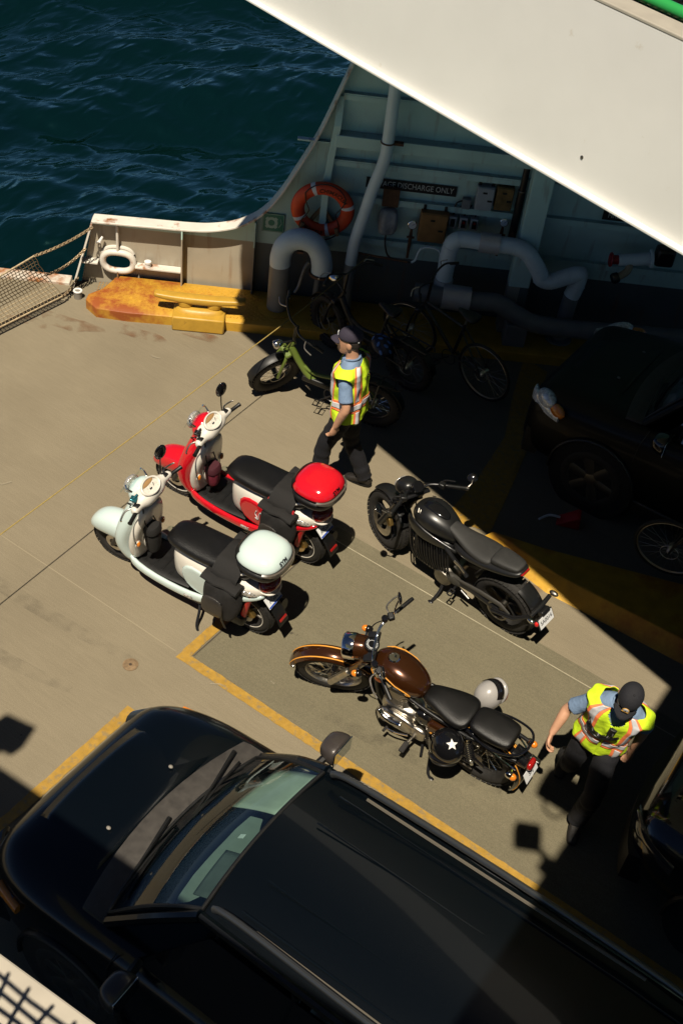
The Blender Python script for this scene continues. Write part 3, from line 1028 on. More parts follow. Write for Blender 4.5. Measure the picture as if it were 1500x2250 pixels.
def mirror(par, a, b_, c, r=(0.02, 0.068, 0.045), rot=(0, 0, 0), stem=CHROME, back=BLACKGL, xf=None):
    m = MB().tube(smooth_path([a, b_, c], 4), 0.0055, 8).build('mirror_stem', stem, par, xf=xf)
    MB().ell(c, r, 18, 10, rot).build('mirror', back, par, xf=xf)
    return m

def plate(par, o, xdir, ydir, s, w=0.18, h=0.10, band=None, xf=None, ink=None):
    M = frameM(o, xdir, ydir)
    if xf is not None:
        M = xf @ M
    e = MB().box((0, 0, 0), (w, h, 0.003)).build('number_plate', PLATEW, par, smooth=False, xf=M)
    text('plate_lettering', s, h*0.56, ink or INK, e, M @ Matrix.Translation((0, 0, 0.0028)), sx=0.82*w/0.18)
    if band:
        MB().box((0, -h*0.41, 0.0022), (w*0.96, h*0.13, 0.002)).build('plate_band', band, e, smooth=False, xf=M)
    return e

BLUEBAND = mat('plate_blue', (0.02, 0.07, 0.42), 0.4)
CREAM = mat('cream_plastic', (0.72, 0.68, 0.60), 0.28, coat=0.4)
DIAL = mat('dial_face', (0.70, 0.66, 0.58), 0.35, col2=(0.45, 0.42, 0.36), c2scale=60)
DIALB = mat('dial_tan', (0.36, 0.21, 0.09), 0.4)
MAROON = mat('maroon_fabric', (0.16, 0.012, 0.03), 0.75, var=0.3, vscale=20, bump=0.3)
TEAL = mat('teal_anodised', (0.03, 0.17, 0.20), 0.25, 0.6)

def scooter(name, label, col, loc, rz, lean, plate_text, steer, inset_mark, acc):
    e = thing(name, label, 'scooter', loc, (-lean, 0, rz), 'retro scooters parked side by side')
    S = steer_xf(1.16, 0.6, rad(26), steer)
    wheel(e, 1.34, 0.235, 0.052, 0.155, DARKALU, 'wheel', cast=6, disc=0.085, xf=S, wall=CREAM if acc == 'red' else None)
    rw = wheel(e, 0.0, 0.240, 0.056, 0.155, DARKALU, 'wheel', cast=6, disc=0.085, wall=CREAM)
    # front fender dome
    fd = [(1.595, 0.030, 0.36, 0.03), (1.575, 0.066, 0.385, 0.07), (1.52, 0.098, 0.42, 0.115), (1.44, 0.116, 0.45, 0.145), (1.34, 0.122, 0.465, 0.16), (1.24, 0.124, 0.47, 0.165), (1.14, 0.118, 0.475, 0.16), (1.10, 0.10, 0.48, 0.14)]
    MB().loft([sec(x, 0, z-0.03, w, h*0.85, 2.3, 20, rzb=h*0.75) for x, w, z, h in fd]).build('front_fender', col, e, sub=1, xf=S)
    MB().tube([(1.345, 0.085, 0.235), (1.27, 0.085, 0.40)], 0.020, 10).build('fork', BLACKMT, e, xf=S)
    MB().tube([(1.345, -0.085, 0.235), (1.27, -0.085, 0.40)], 0.020, 10).build('fork', BLACKMT, e, xf=S)
    # leg shield: coloured shell with cream inner panel facing the rider
    ls = [(0.25, 1.06, 0.165, 0.055), (0.33, 1.10, 0.195, 0.075), (0.45, 1.14, 0.228, 0.085), (0.58, 1.135, 0.235, 0.092), (0.72, 1.095, 0.212, 0.095), (0.84, 1.055, 0.165, 0.09), (0.95, 1.02, 0.112, 0.08), (1.02, 1.0, 0.085, 0.07)]
    MB().loft([sec(z, x, 0, d, w, 2.5, 20, axis='z') for z, x, w, d in ls]).build('leg_shield', col, e, sub=1)
    li = [(0.31, 1.02, 0.168, 0.028), (0.42, 1.04, 0.202, 0.047), (0.56, 1.03, 0.212, 0.054), (0.70, 0.998, 0.190, 0.054), (0.82, 0.962, 0.146, 0.052), (0.96, 0.935, 0.092, 0.048)]
    inner = MB().loft([sec(z, x, 0, d, w, 2.7, 20, axis='z') for z, x, w, d in li]).build('inner_panel', CREAM, e, sub=1)
    MB().loft([sec(z, x, 0, d, w, 2.3, 16, axis='z') for z, x, w, d in ((0.40, 0.985, 0.085, 0.03), (0.52, 0.975, 0.10, 0.04), (0.62, 0.955, 0.09, 0.035))]).build('glove_box', CREAM, inner, sub=1)
    for s in (-1, 1):
        MB().ell((0.976, s*0.160, 0.545), (0.016, 0.020, 0.030), 16, 8).build('turn_signal', ORANGE, inner)
        MB().torus((0.982, s*0.160, 0.545), (1, 0, 0), 0.026, 0.006, 20, 6).build('signal_bezel', CREAM, inner)
    MB().ell((1.195, 0.0, 0.62), (0.03, 0.05, 0.05), 14, 8).build('front_badge', CLEARLENS, e)
    SH = Matrix.Translation((-0.015, 0, 0.065)) @ S
    # headset with dial
    hs = [(-0.25, 0.028, 0.030), (-0.225, 0.040, 0.038), (-0.165, 0.044, 0.040), (-0.125, 0.070, 0.055), (-0.09, 0.105, 0.074), (0, 0.122, 0.088), (0.09, 0.105, 0.074), (0.125, 0.070, 0.055), (0.165, 0.044, 0.040), (0.225, 0.040, 0.038), (0.25, 0.028, 0.030)]
    MB().loft([[Vector((0.985+0.9*v.x-0.04*abs(y)/0.2, y, 0.985+v.z)) for v in sec(0, 0, 0, w, h, 2.2, 16)
                for v in [Vector((v.y, 0, v.z))]] for y, w, h in hs]).build('headset', CREAM, e, sub=1, xf=SH)
    MB().ell((1.03, 0, 0.965), (0.100, 0.128, 0.112), 20, 12).build('headlight_cowl', col, e, xf=SH)
    MB().ell((1.135, 0, 0.985), (0.045, 0.085, 0.075), 18, 10).build('headlight', CLEARLENS, e, xf=SH)
    dn = Vector((-0.52, 0, 0.85)).normalized()
    dxu = Vector((0.85, 0, 0.52)).normalized()
    DM = Matrix.Translation((0.940, 0, 1.068)) @ Matrix(((dxu.x, 0, dn.x, 0), (0, 1, 0, 0), (dxu.z, 0, dn.z, 0), (0, 0, 0, 1)))
    dia = MB().torus((0, 0, 0), (0, 0, 1), 0.094, 0.012, 32, 8).build('dial_bezel', CREAM, e, xf=SH @ DM @ Matrix.Diagonal((0.66, 1.0, 1, 1)))
    MB().lathe((0, 0, -0.004), (0, 0, 1), [(0.092, 0), (0.0005, 0.002)], 28).build('dial', DIAL, dia, xf=SH @ DM @ Matrix.Diagonal((0.66, 1.0, 1, 1)))
    MB().ell((0.036, 0.005, -0.001), (0.020, 0.072, 0.004), 16, 6).build('dial_band', DIALB, dia, xf=SH @ DM)
    MB().box((-0.016, 0.014, 0.001), (0.012, 0.024, 0.002)).build('dial_window', INK, dia, smooth=False, xf=SH @ DM)
    MB().tube([(-0.014, -0.022, 0.001), (0.008, -0.038, 0.001)], 0.0025, 6).build('dial_needle', INK, dia, xf=SH @ DM)
    for s in (-1, 1):
        MB().lathe((0.925, s*0.225, 0.985), (-0.22, s, 0.0), [(0.012, 0), (0.0165, 0.004), (0.0165, 0.115), (0.019, 0.118), (0.019, 0.126), (0.008, 0.128)], 14).build('grip', BLACKPL, e, xf=SH)
        MB().tube(smooth_path([(0.96, s*0.20, 0.99), (1.0, s*0.26, 0.985), (0.985, s*0.34, 0.98), (0.97, s*0.36, 0.98)], 4), [0.007]*13, 8).build('brake_lever', ALU, e, xf=SH)
        MB().box((0.945, s*0.19, 1.005), (0.05, 0.05, 0.04)).build('switch_box', BLACKPL, e, bevel=0.008, xf=SH)
        MB().tube(smooth_path([(1.0, s*0.17, 0.98), (1.07, s*0.15, 0.93), (1.06, s*0.10, 0.85)], 5), 0.005, 6).build('cable', BLACKPL, e, xf=SH)
    mirror(e, (0.965, -0.175, 1.02), (0.985, -0.20, 1.10), (1.0, -0.235, 1.205), (0.017, 0.050, 0.078), (0.25, 0.0, -0.55), BLACKGL, xf=SH)
    # phone mount and clamp on the left bar
    MB().box((0.985, 0.165, 1.045), (0.055, 0.06, 0.02), (0.2, -0.3, 0.3)).build('phone_mount', TEAL if acc == 'white' else BLACKPL, e, bevel=0.006, xf=SH)
    MB().tube([(0.97, 0.15, 1.02), (0.99, 0.17, 1.05), (0.98, 0.12, 1.06)], 0.009, 8).build('mount_arm', TEAL if acc == 'white' else CHROME, e, xf=SH)
    # small clear fly screen and its chrome clamps
    g = []
    for i in range(7):
        z = 0.98+0.16*i/6
        x = 1.155-0.10*(i/6)**1.6
        wd = 0.13*(1-0.25*(i/6)**2)
        g.append([Vector((x-0.25*(y/0.13*0.13)**2*8*0.13, y, z)) for y in [wd*(k/4-1) for k in range(9)]])
    fs = [(i*9+k, i*9+k+1, (i+1)*9+k+1, (i+1)*9+k) for i in range(6) for k in range(8)]
    MB().add([p for r_ in g for p in r_], fs).build('fly_screen', GLASS, e, xf=SH, ang=180)
    for s in (-1, 1):
        MB().tube([(1.05, s*0.10, 1.03), (1.09, s*0.115, 1.06), (1.105, s*0.10, 1.08)], [0.009, 0.006, 0.011], 8).build('screen_clamp', CHROME, e, xf=SH)
    # floor board and sills
    MB().loft([sec(x, 0, 0.275, w, 0.035, 5, 16) for x, w in ((1.07, 0.16), (0.9, 0.175), (0.7, 0.172), (0.5, 0.15))]).build('floor_mat', BLACKPL, e)
    for i in range(5):
        MB().box((0.62+i*0.085, 0, 0.312), (0.018, 0.26, 0.006)).build('mat_ridge', BLACKPL, e, bevel=0.002)
    for s in (-1, 1):
        MB().loft([sec(x, s*y, z, 0.022, h, 2.4, 12) for x, y, z, h in ((1.08, 0.165, 0.33, 0.06), (1.0, 0.183, 0.285, 0.045), (0.8, 0.190, 0.265, 0.042), (0.55, 0.188, 0.265, 0.045), (0.36, 0.178, 0.285, 0.05), (0.24, 0.155, 0.315, 0.04))]).build('sill', col, e, sub=1)
        MB().loft([sec(x, s*0.206, 0.278, 0.008, 0.014, 3, 10) for x in (0.50, 0.42)]).build('sill_reflector', CLEARLENS, e)
        MB().tube(smooth_path([(0.62, s*0.16, 0.22), (0.40, s*0.15, 0.19), (0.2, s*0.12, 0.21)], 4), 0.016, 8).build('frame_tube', BLACKMT, e)
    # under-seat body
    ub = [(0.69, 0.080, 0.30, 0.66), (0.64, 0.128, 0.28, 0.70), (0.52, 0.162, 0.29, 0.71), (0.32, 0.184, 0.36, 0.72), (0.12, 0.188, 0.45, 0.73), (-0.02, 0.172, 0.52, 0.73), (-0.12, 0.142, 0.57, 0.73), (-0.20, 0.100, 0.60, 0.72), (-0.24, 0.05, 0.63, 0.71)]
    MB().loft([sec(x, 0, (a+b_)/2, w, (b_-a)/2, 2.8, 20) for x, w, a, b_ in ub]).build('rear_body', CREAM, e, sub=1)
    for s in (-1, 1):
        pts = [(0.555, 0.57), (0.54, 0.42), (0.47, 0.335), (0.35, 0.335), (0.20, 0.39), (0.10, 0.46), (0.12, 0.57), (0.27, 0.625), (0.45, 0.64)]
        rr = []
        for k, (dy, sc_) in enumerate(((-0.03, 1.02), (0.004, 1.0), (0.012, 0.94), (0.013, 0.5))):
            rr.append([Vector((0.33+(x-0.33)*sc_, s*(0.182-0.10*max(0, x-0.36)-0.05*abs((z-0.5)/0.14)**2*0.25+dy), 0.48+(z-0.48)*sc_)) for x, z in pts])
        pnl = MB().loft(rr).build('side_panel', col, e, sub=1)
        if inset_mark and s == 1:
            MB().tube(smooth_path([(0.345, s*0.186, 0.545), (0.36, s*0.184, 0.50), (0.335, s*0.187, 0.47), (0.36, s*0.184, 0.45), (0.325, s*0.187, 0.455), (0.315, s*0.188, 0.52), (0.30, s*0.189, 0.55), (0.295, s*0.189, 0.52)], 4), 0.0035, 6).build('side_emblem', PLATEW, pnl)
        # rear quarter strip in body colour below the signal
        MB().loft([sec(x, s*y, z, 0.03, h, 2.3, 12) for x, y, z, h in ((0.16, 0.160, 0.50, 0.05), (0.04, 0.158, 0.53, 0.048), (-0.07, 0.136, 0.56, 0.042), (-0.16, 0.098, 0.59, 0.03), (-0.21, 0.06, 0.61, 0.018))]).build('quarter_panel', col, e, sub=1)
        MB().ell((-0.085, s*0.146, 0.645), (0.085, 0.020, 0.030), 18, 10, (0, -0.22, s*0.38)).build('turn_signal', CLEARLENS, e)
    MB().ell((-0.20, 0, 0.715), (0.085, 0.108, 0.065), 20, 12, (0, 0.3, 0)).build('tail_light', REDLENS, e)
    MB().tube(smooth_path([(-0.16, 0.10, 0.675), (-0.245, 0.075, 0.665), (-0.28, 0, 0.66), (-0.245, -0.075, 0.665), (-0.16, -0.10, 0.675)], 4), 0.010, 8).build('tail_trim', CREAM, e)
    # seat
    st = [(0.735, 0.07, 0.735, 0.02), (0.715, 0.115, 0.745, 0.045), (0.63, 0.150, 0.755, 0.058), (0.48, 0.165, 0.755, 0.06), (0.30, 0.168, 0.760, 0.062), (0.15, 0.162, 0.775, 0.068), (0.0, 0.145, 0.785, 0.065), (-0.08, 0.11, 0.785, 0.05), (-0.10, 0.05, 0.785, 0.03)]
    MB().loft([sec(x, 0, z, w, h, 2.8, 18) for x, w, z, h in st]).build('seat', LEATHER, e, sub=1)
    # rack, top case
    for s in (-1, 1):
        MB().tube(smooth_path([(0.06, s*0.12, 0.74), (-0.03, s*0.125, 0.82), (-0.14, s*0.10, 0.865), (-0.24, s*0.04, 0.865)], 4), 0.011, 8).build('rack_tube', CREAM, e)
    tcx = -0.15
    UP = 0.075
    bx = [(0.795+UP, 0.13, 0.12), (0.81+UP, 0.165, 0.155), (0.85+UP, 0.192, 0.185), (0.90+UP, 0.205, 0.200), (0.935+UP, 0.208, 0.204)]
    MB().loft([sec(z, tcx, 0, d, w, 2.7, 24, axis='z') for z, w, d in bx]).build('top_case', BLACKPL, e, sub=1)
    ldd = [(0.937+UP, 0.204, 0.200), (0.965+UP, 0.203, 0.199), (1.00+UP, 0.190, 0.186), (1.035+UP, 0.160, 0.155), (1.055+UP, 0.10, 0.10), (1.06+UP, 0.03, 0.03)]
    lid = MB().loft([sec(z, tcx, 0, d, w, 2.7, 24, axis='z') for z, w, d in ldd]).build('top_case_lid', col, e, sub=1)
    # dark front corner of the lid and smoked reflector band at the rear
    rf = []
    for k in range(13):
        a = PI-1.15+2.3*k/12
        c_, s_ = math.cos(a), math.sin(a)
        px = math.copysign(abs(c_)**(2/2.7), c_)
        py = math.copysign(abs(s_)**(2/2.7), s_)
        h0 = 0.90+UP+0.006*abs(k-6)
        rf.append([Vector((tcx+px*q, py*q, z)) for q, z in ((0.200, h0), (0.214, h0+0.006), (0.213, 0.955+UP), (0.200, 0.962+UP))])
    MB().loft(rf).build('reflector_band', mat('smoked_reflector', (0.10, 0.085, 0.07), 0.15, coat=0.6), lid)
    fr = []
    for k in range(9):
        a = -0.75+1.5*k/8
        c_, s_ = math.cos(a), math.sin(a)
        px = math.copysign(abs(c_)**(2/2.7), c_)
        py = math.copysign(abs(s_)**(2/2.7), s_)
        fr.append([Vector((tcx+px*q, py*q, z)) for q, z in ((0.190, 0.93+UP), (0.2065, 0.94+UP), (0.204, 0.99+UP), (0.180, 1.022+UP), (0.165, 1.0+UP))])
    MB().loft(fr).build('front_trim', BLACKPL, lid)
    text('lettering', 'SYM', 0.042, CHROME if acc == 'red' else INK, lid, frameM((tcx-0.185, 0.02, 1.002+UP), (0, -1, 0), (0.55, 0, 0.83)), bold=0.001, sx=1.15)
    # rear plate, flap
    MB().box((-0.175, 0, 0.575), (0.03, 0.14, 0.10), (0, 0.6, 0)).build('plate_bracket', BLACKPL, e, bevel=0.008)
    MB().loft([sec(x, 0, z, 0.062, 0.008, 4, 10) for x, z in ((-0.17, 0.56), (-0.29, 0.40), (-0.34, 0.29))]).build('mud_flap', BLACKPL, e)
    MB().box((-0.330, 0, 0.345), (0.012, 0.09, 0.022), (0, 0.4, 0)).build('reflector', REDLENS, e, bevel=0.003)
    plate(e, (-0.232, 0, 0.535), (0, -1, 0), (0.62, 0, 0.78), plate_text, 0.175, 0.098, BLUEBAND)
    # engine, belt case, silencer, stand
    MB().loft([sec(x, 0.125, z, 0.05, h, 2.6, 16) for x, z, h in ((0.46, 0.235, 0.04), (0.38, 0.24, 0.075), (0.2, 0.24, 0.075), (0.02, 0.24, 0.085), (-0.06, 0.24, 0.06))]).build('belt_case', BLACKMT, e, sub=1)
    MB().tube([(0.38, -0.10, 0.22), (0.2, -0.13, 0.20), (0.05, -0.15, 0.23), (-0.24, -0.155, 0.29)], [0.018, 0.02, 0.045, 0.05], 14).build('silencer', BLACKMT, e)
    for s in (-1, 1):
        MB().tube([(-0.02, s*0.115, 0.27), (-0.10, s*0.12, 0.60)], 0.026, 10).build('shock', mat('red_spring', (0.5, 0.02, 0.02), 0.3) if s == 1 else BLACKMT, e)
    zl = 0.33*math.tan(lean)
    MB().tube(smooth_path([(0.40, 0.12, 0.19), (0.36, 0.20, 0.13), (0.33, 0.28, 0.055), (0.27, 0.315, -0.012-0.0)], 4), 0.012, 8).build('side_stand', BLACKMT, e)
    MB().box((0.262, 0.325, zl-0.022), (0.035, 0.05, 0.016)).build('stand_foot', BLACKMT, e, bevel=0.004)
    MB().tube([(0.30, 0.16, 0.30), (0.12, 0.185, 0.30)], 0.011, 8).build('passenger_peg', ALU, e)
    return e

def pannier(label, loc, rz, lean, trim):
    e = thing('saddlebag', label, 'saddlebag', loc, (-lean, 0, rz), 'canvas saddlebags over the scooter seats')
    cx = 0.10
    # strap draped over the seat
    rings = []
    for k in range(13):
        a = PI*k/12
        y, z = 0.21*math.cos(a), 0.66+0.19*abs(math.sin(a))**0.55+0.008*math.sin(7*a)
        rings.append([Vector((cx-0.12, y, z)), Vector((cx+0.12, y, z)), Vector((cx+0.11, y*0.97, z-0.012)), Vector((cx-0.11, y*0.97, z-0.012))])
    MB().loft(rings).build('yoke', CANVAS, e)
    for s in (-1, 1):
        bb = [(0.37, 0.085, 0.05), (0.395, 0.130, 0.080), (0.48, 0.168, 0.098), (0.58, 0.172, 0.096), (0.67, 0.158, 0.070), (0.73, 0.140, 0.042)]
        bag = MB().loft([[v+Vector((0.020*math.sin(11*z+v.x*17), 0.018*math.sin(26*v.x+z*21)*s, 0.015*math.sin(19*v.x+2))) for v in sec(z, cx, s*(0.230+0.05*(0.7-z)), w, d, 2.5, 24, axis='z')] for z, w, d in bb]).build('bag', CANVAS, e, sub=1)
        MB().loft([sec(z, cx+0.02, s*y, w, 0.012, 3.5, 14, axis='z') for z, y, w in ((0.43, 0.335, 0.080), (0.47, 0.345, 0.10), (0.56, 0.338, 0.105), (0.63, 0.312, 0.090))]).build('pocket', mat('waxed_canvas', (0.03, 0.026, 0.022), 0.38, var=0.3, bump=0.4, bscale=25), bag, sub=1)
        MB().loft([sec(x_, s*0.215, 0.735+0.012*math.sin(30*x_), 0.065, 0.022, 2.4, 12) for x_ in (cx-0.165, cx-0.13, cx-0.05, cx+0.05, cx+0.13, cx+0.165)]).build('flap', CANVAS, bag)
        MB().tube([(cx-0.05, s*0.245, 0.70), (cx-0.06, s*0.325, 0.60), (cx-0.07, s*0.335, 0.42), (cx-0.075, s*0.30, 0.28)], 0.012, 6, flat=0.35).build('strap', BLACKPL, bag)
        MB().box((cx, s*0.165, 0.775), (0.19, 0.055, 0.006), (s*-0.9, 0, 0)).build('vinyl_patch', LEATHER, e, smooth=False)
        for q in (-0.10, 0.10):
            MB().torus((cx+q, s*0.145, 0.80), (0, s*0.6, 0.8), 0.009, 0.003, 14, 6).build('snap_ring', mat('brass', (0.75, 0.42, 0.16), 0.2, 1.0), e)
        if trim:
            MB().box((cx+0.125, s*0.15, 0.78), (0.02, 0.07, 0.012), (s*-0.9, 0, 0)).build('red_trim', trim, e, smooth=False)
            MB().box((cx-0.125, s*0.185, 0.74), (0.02, 0.07, 0.012), (s*-1.2, 0, 0)).build('red_trim', trim, e, smooth=False)
    return e

MINT = mat('pale_mint_paint', (0.60, 0.72, 0.69), 0.14, coat=0.8, var=0.02)
RED = mat('red_scooter_paint', (0.62, 0.008, 0.018), 0.14, coat=0.8, var=0.03)
REDTRIM = mat('red_webbing', (0.45, 0.015, 0.02), 0.7)
wl_, rl_ = (-3.79, 5.30, 0), (-3.95, 6.22, 0)
wr_, rr_ = rad(184.2), rad(182.6)
LEAN = rad(6)
scooter('scooter', 'pale mint retro scooter with mint top case, side stand out', MINT, wl_, wr_, LEAN, 'AGB2', rad(3), False, 'white')
scooter('scooter', 'bright red retro scooter with red top case behind the mint one', RED, rl_, rr_, LEAN, 'A0G31', rad(5), True, 'red')
pannier('black canvas saddlebag pair slung over the pale mint scooter', wl_, wr_, LEAN, None)
pannier('black canvas saddlebag pair with red trim slung over the red scooter', rl_, rr_, LEAN, REDTRIM)
def pouch(label, loc, rz, lean, top, bot, h):
    e = thing('handlebar_pouch', label, 'pouch', loc, (-lean, 0, rz), 'pouches hanging under the scooter bars')
    MB().loft([[v+Vector((0.006*math.sin(v.y*60), 0, 0.008*math.sin(v.x*50+v.y*40))) for v in sec(z, 0.90, 0.06, d, w, 2.5, 18, axis='z')] for z, w, d in ((0.44, 0.045, 0.04), (0.46, 0.062, 0.055), (0.58, 0.070, 0.062), (0.58+h, 0.076, 0.066))]).build('bag', bot, e, sub=1)
    MB().loft([sec(z, 0.90, 0.06, d, w, 2.5, 18, axis='z') for z, w, d in ((0.56+h, 0.078, 0.068), (0.60+h, 0.074, 0.064), (0.62+h, 0.06, 0.05))]).build('rim', top, e)
    MB().tube(smooth_path([(0.90, 0.0, 0.6+h), (0.93, 0.02, 0.78+h*0.4), (0.94, 0.08, 0.95)], 4), 0.006, 6).build('strap', BLACKPL, e)
    MB().tube(smooth_path([(0.90, 0.12, 0.6+h), (0.93, 0.11, 0.78+h*0.4), (0.94, 0.10, 0.95)], 4), 0.006, 6).build('strap', BLACKPL, e)
    return e
pouch('black open fabric pouch hanging under the mint scooter handlebar', wl_, wr_, LEAN, CANVAS, CANVAS, 0.12)
pouch('maroon fabric pouch hanging under the red scooter handlebar', rl_, rr_, LEAN, mat('dark_maroon', (0.05, 0.006, 0.012), 0.7), MAROON, 0.05)
# ------------------------------------------------------------------ classic roadster motorcycle
def classic():
    BROWN = mat('bronze_paint', (0.060, 0.020, 0.006), 0.18, 0.55, coat=0.9, var=0.05)
    GOLD = mat('gold_pinstripe', (0.75, 0.33, 0.05), 0.35)
    R = 0.325
    WB = 1.36
    lean = rad(9)
    e = thing('motorcycle', 'bronze and black classic roadster motorcycle with chrome tank sides in the painted bay', 'motorcycle', (-1.57, 5.275, 0), (-lean, 0, rad(181.6)))
    e.scale = (0.95, 0.95, 0.95)
    S = steer_xf(1.02, 0.80, rad(27), rad(24))
    wheel(e, WB, R, 0.052, 0.235, ALU, 'wheel', spokes=36, disc=0.14, xf=S, dside=-1)
    wheel(e, 0, 0.325, 0.060, 0.232, ALU, 'wheel', spokes=36, disc=0.12, dside=-1)
    # fenders: swept arcs
    def fender(cx, cz, rad_, a0, a1, w, m, nm, xf=None, stripes=True, n=16):
        rings = []
        for i in range(n+1):
            a = a0+(a1-a0)*i/n
            d = Vector((math.cos(a), 0, math.sin(a)))
            t = Vector((0, 1, 0))
            c = Vector((cx, 0, cz))
            ring = []
            for k in range(9):
                b_ = -1.25+2.5*k/8
                ring.append(c+d*(rad_-w*0.55+w*0.62*math.cos(b_))+t*(w*math.sin(b_)))
            for k in range(8, -1, -1):
                b_ = -1.25+2.5*k/8
                ring.append(c+d*(rad_-w*0.55+w*0.62*math.cos(b_)-0.006)+t*(w*0.94*math.sin(b_)))
            rings.append(ring)
        f = MB().loft(rings).build(nm, m, e, xf=xf)
        if stripes:
            for s in (-1, 1):
                MB().tube([Vector((cx, s*w*0.62, cz))+Vector((math.cos(a), 0, math.sin(a)))*(rad_-w*0.55+w*0.505) for a in [a0+(a1-a0)*i/n for i in range(n+1)]], 0.0055, 6, flat=0.5).build('pinstripe', GOLD, f, xf=xf)
        return f
    fender(WB, R, R+0.045, rad(12), rad(150), 0.078, BROWN, 'front_fender', S)
    MB().tube([Vector((WB, y, R))+Vector((math.cos(rad(13)), 0, math.sin(rad(13))))*(R+0.022-0.02*abs(y)/0.07) for y in (-0.075, -0.04, 0, 0.04, 0.075)], 0.006, 6).build('fender_rim', CHROME, e, xf=S)
    rf_ = fender(0, R, R+0.055, rad(30), rad(205), 0.088, BLACKGL, 'rear_fender')
    # bronze panel on the rear fender
    for s in (-1, 1):
        MB().tube([Vector((0, s*0.035, R))+Vector((math.cos(a), 0, math.sin(a)))*(R+0.059) for a in [rad(118)+rad(30)*i/6 for i in range(7)]], 0.005, 6, flat=0.5).build('fender_line', GOLD, rf_)
    # forks, yokes
    for s in (-1, 1):
        MB().tube([(WB+0.01, s*0.095, R-0.01), (1.20, s*0.095, 0.62)], [0.032, 0.030], 14).build('fork_slider', ALU, e, xf=S)
        MB().tube([(1.205, s*0.095, 0.61), (1.02, s*0.095, 0.97)], 0.022, 12).build('fork_tube', BLACKMT, e, xf=S)
        MB().tube([(1.165, s*0.095, 0.69), (1.04, s*0.095, 0.93)], 0.033, 12).build('fork_shroud', BROWN, e, xf=S)
    MB().box((1.02, 0, 0.975), (0.10, 0.25, 0.03), (0, 0.4, 0)).build('top_yoke', BLACKMT, e, bevel=0.008, xf=S)
    # headlight nacelle
    MB().lathe((1.06, 0, 0.93), (1, 0, -0.12), [(0.055, -0.05), (0.085, -0.02), (0.098, 0.03), (0.102, 0.09)], 28).build('headlight_shell', BROWN, e, xf=S)
    MB().lathe((1.06, 0, 0.93), (1, 0, -0.12), [(0.104, 0.085), (0.108, 0.095), (0.108, 0.17), (0.100, 0.18)], 28, cap=False).build('headlight_rim', CHROME, e, xf=S)
    MB().ell((1.225, 0, 0.912), (0.028, 0.098, 0.098), 22, 10).build('headlight_lens', CLEARLENS, e, xf=S)
    DMc = Matrix.Translation((1.02, 0.0, 1.015)) @ Matrix.Rotation(rad(-18), 4, 'Y')
    sp = MB().lathe((0, 0, 0), (0, 0, 1), [(0.055, -0.05), (0.060, -0.01), (0.060, 0.008), (0.052, 0.012), (0.051, 0.006), (0.0005, 0.006)], 28).build('speedometer', BLACKGL, e, xf=S @ DMc)
    tk = MB()
    for i in range(17):
        a = rad(-130)+rad(260)*i/16
        tk.tube([(0.034*math.sin(a)*-1, 0.034*math.cos(a), 0.0075), (0.047*math.sin(a)*-1, 0.047*math.cos(a), 0.0075)], 0.0022, 4)
    tk.torus((0, 0, 0.0075), (0, 0, 1), 0.031, 0.0015, 24, 5)
    tk.build('speedometer_marks', PLATEW, sp, xf=S @ DMc)
    # bars
    bar = smooth_path([(0.80, 0.40, 1.055), (0.87, 0.30, 1.075), (0.97, 0.16, 1.06), (0.995, 0.07, 1.02), (0.995, -0.07, 1.02), (0.97, -0.16, 1.06), (0.87, -0.30, 1.075), (0.80, -0.40, 1.055)], 5)
    MB().tube(bar, 0.012, 10).build('handlebar', CHROME, e, xf=S)
    for s in (-1, 1):
        MB().tube([(0.885, s*0.275, 1.075), (0.80, s*0.40, 1.056), (0.785, s*0.42, 1.052)], [0.017, 0.017, 0.015], 12).build('grip', BLACKPL, e, xf=S)
        MB().tube(smooth_path([(0.93, s*0.24, 1.08), (0.965, s*0.30, 1.085), (0.93, s*0.38, 1.07), (0.885, s*0.43, 1.055)], 4), 0.007, 8).build('lever', ALU, e, xf=S)
        MB().box((0.915, s*0.225, 1.083), (0.05, 0.06, 0.05), (0, 0, s*-0.5)).build('switch_cluster', BLACKPL, e, bevel=0.01, xf=S)
        MB().lathe((0.955, s*0.19, 1.09), (0, 0, 1), [(0.025, -0.01), (0.028, 0.025), (0.024, 0.034), (0.001, 0.036)], 16).build('reservoir', BLACKGL, e, xf=S)
        mirror(e, (0.90, s*0.25, 1.085), (0.885, s*0.27, 1.18), (0.86, s*0.305, 1.265), (0.016, 0.050, 0.050), (0.2, 0, 0.35), CHROME, BLACKGL, xf=S)
        # indicators front and rear
        MB().tube([(1.10, s*0.09, 0.84), (1.10, s*0.17, 0.845)], 0.009, 8).build('indicator_stem', CHROME, e, xf=S)
        MB().ell((1.095, s*0.19, 0.85), (0.040, 0.030, 0.032), 16, 10).build('indicator_body', BLACKGL, e, xf=S)
        MB().ell((1.115, s*0.192, 0.85), (0.034, 0.028, 0.030), 16, 10).build('indicator', ORANGE, e, xf=S)
        MB().tube([(-0.30, s*0.05, 0.56), (-0.315, s*0.14, 0.565)], 0.009, 8).build('indicator_stem', CHROME, e)
        MB().ell((-0.315, s*0.165, 0.57), (0.038, 0.030, 0.034), 16, 10).build('indicator_body', CHROME, e)
        MB().ell((-0.342, s*0.165, 0.565), (0.032, 0.028, 0.031), 16, 10).build('indicator', ORANGE, e)
        MB().tube(smooth_path([(0.94, s*0.20, 1.07), (1.04, s*0.17, 1.0), (1.08, s*0.10, 0.86), (1.0, s*0.05, 0.7)], 5), 0.005, 6).build('cable', BLACKPL, e, xf=S)
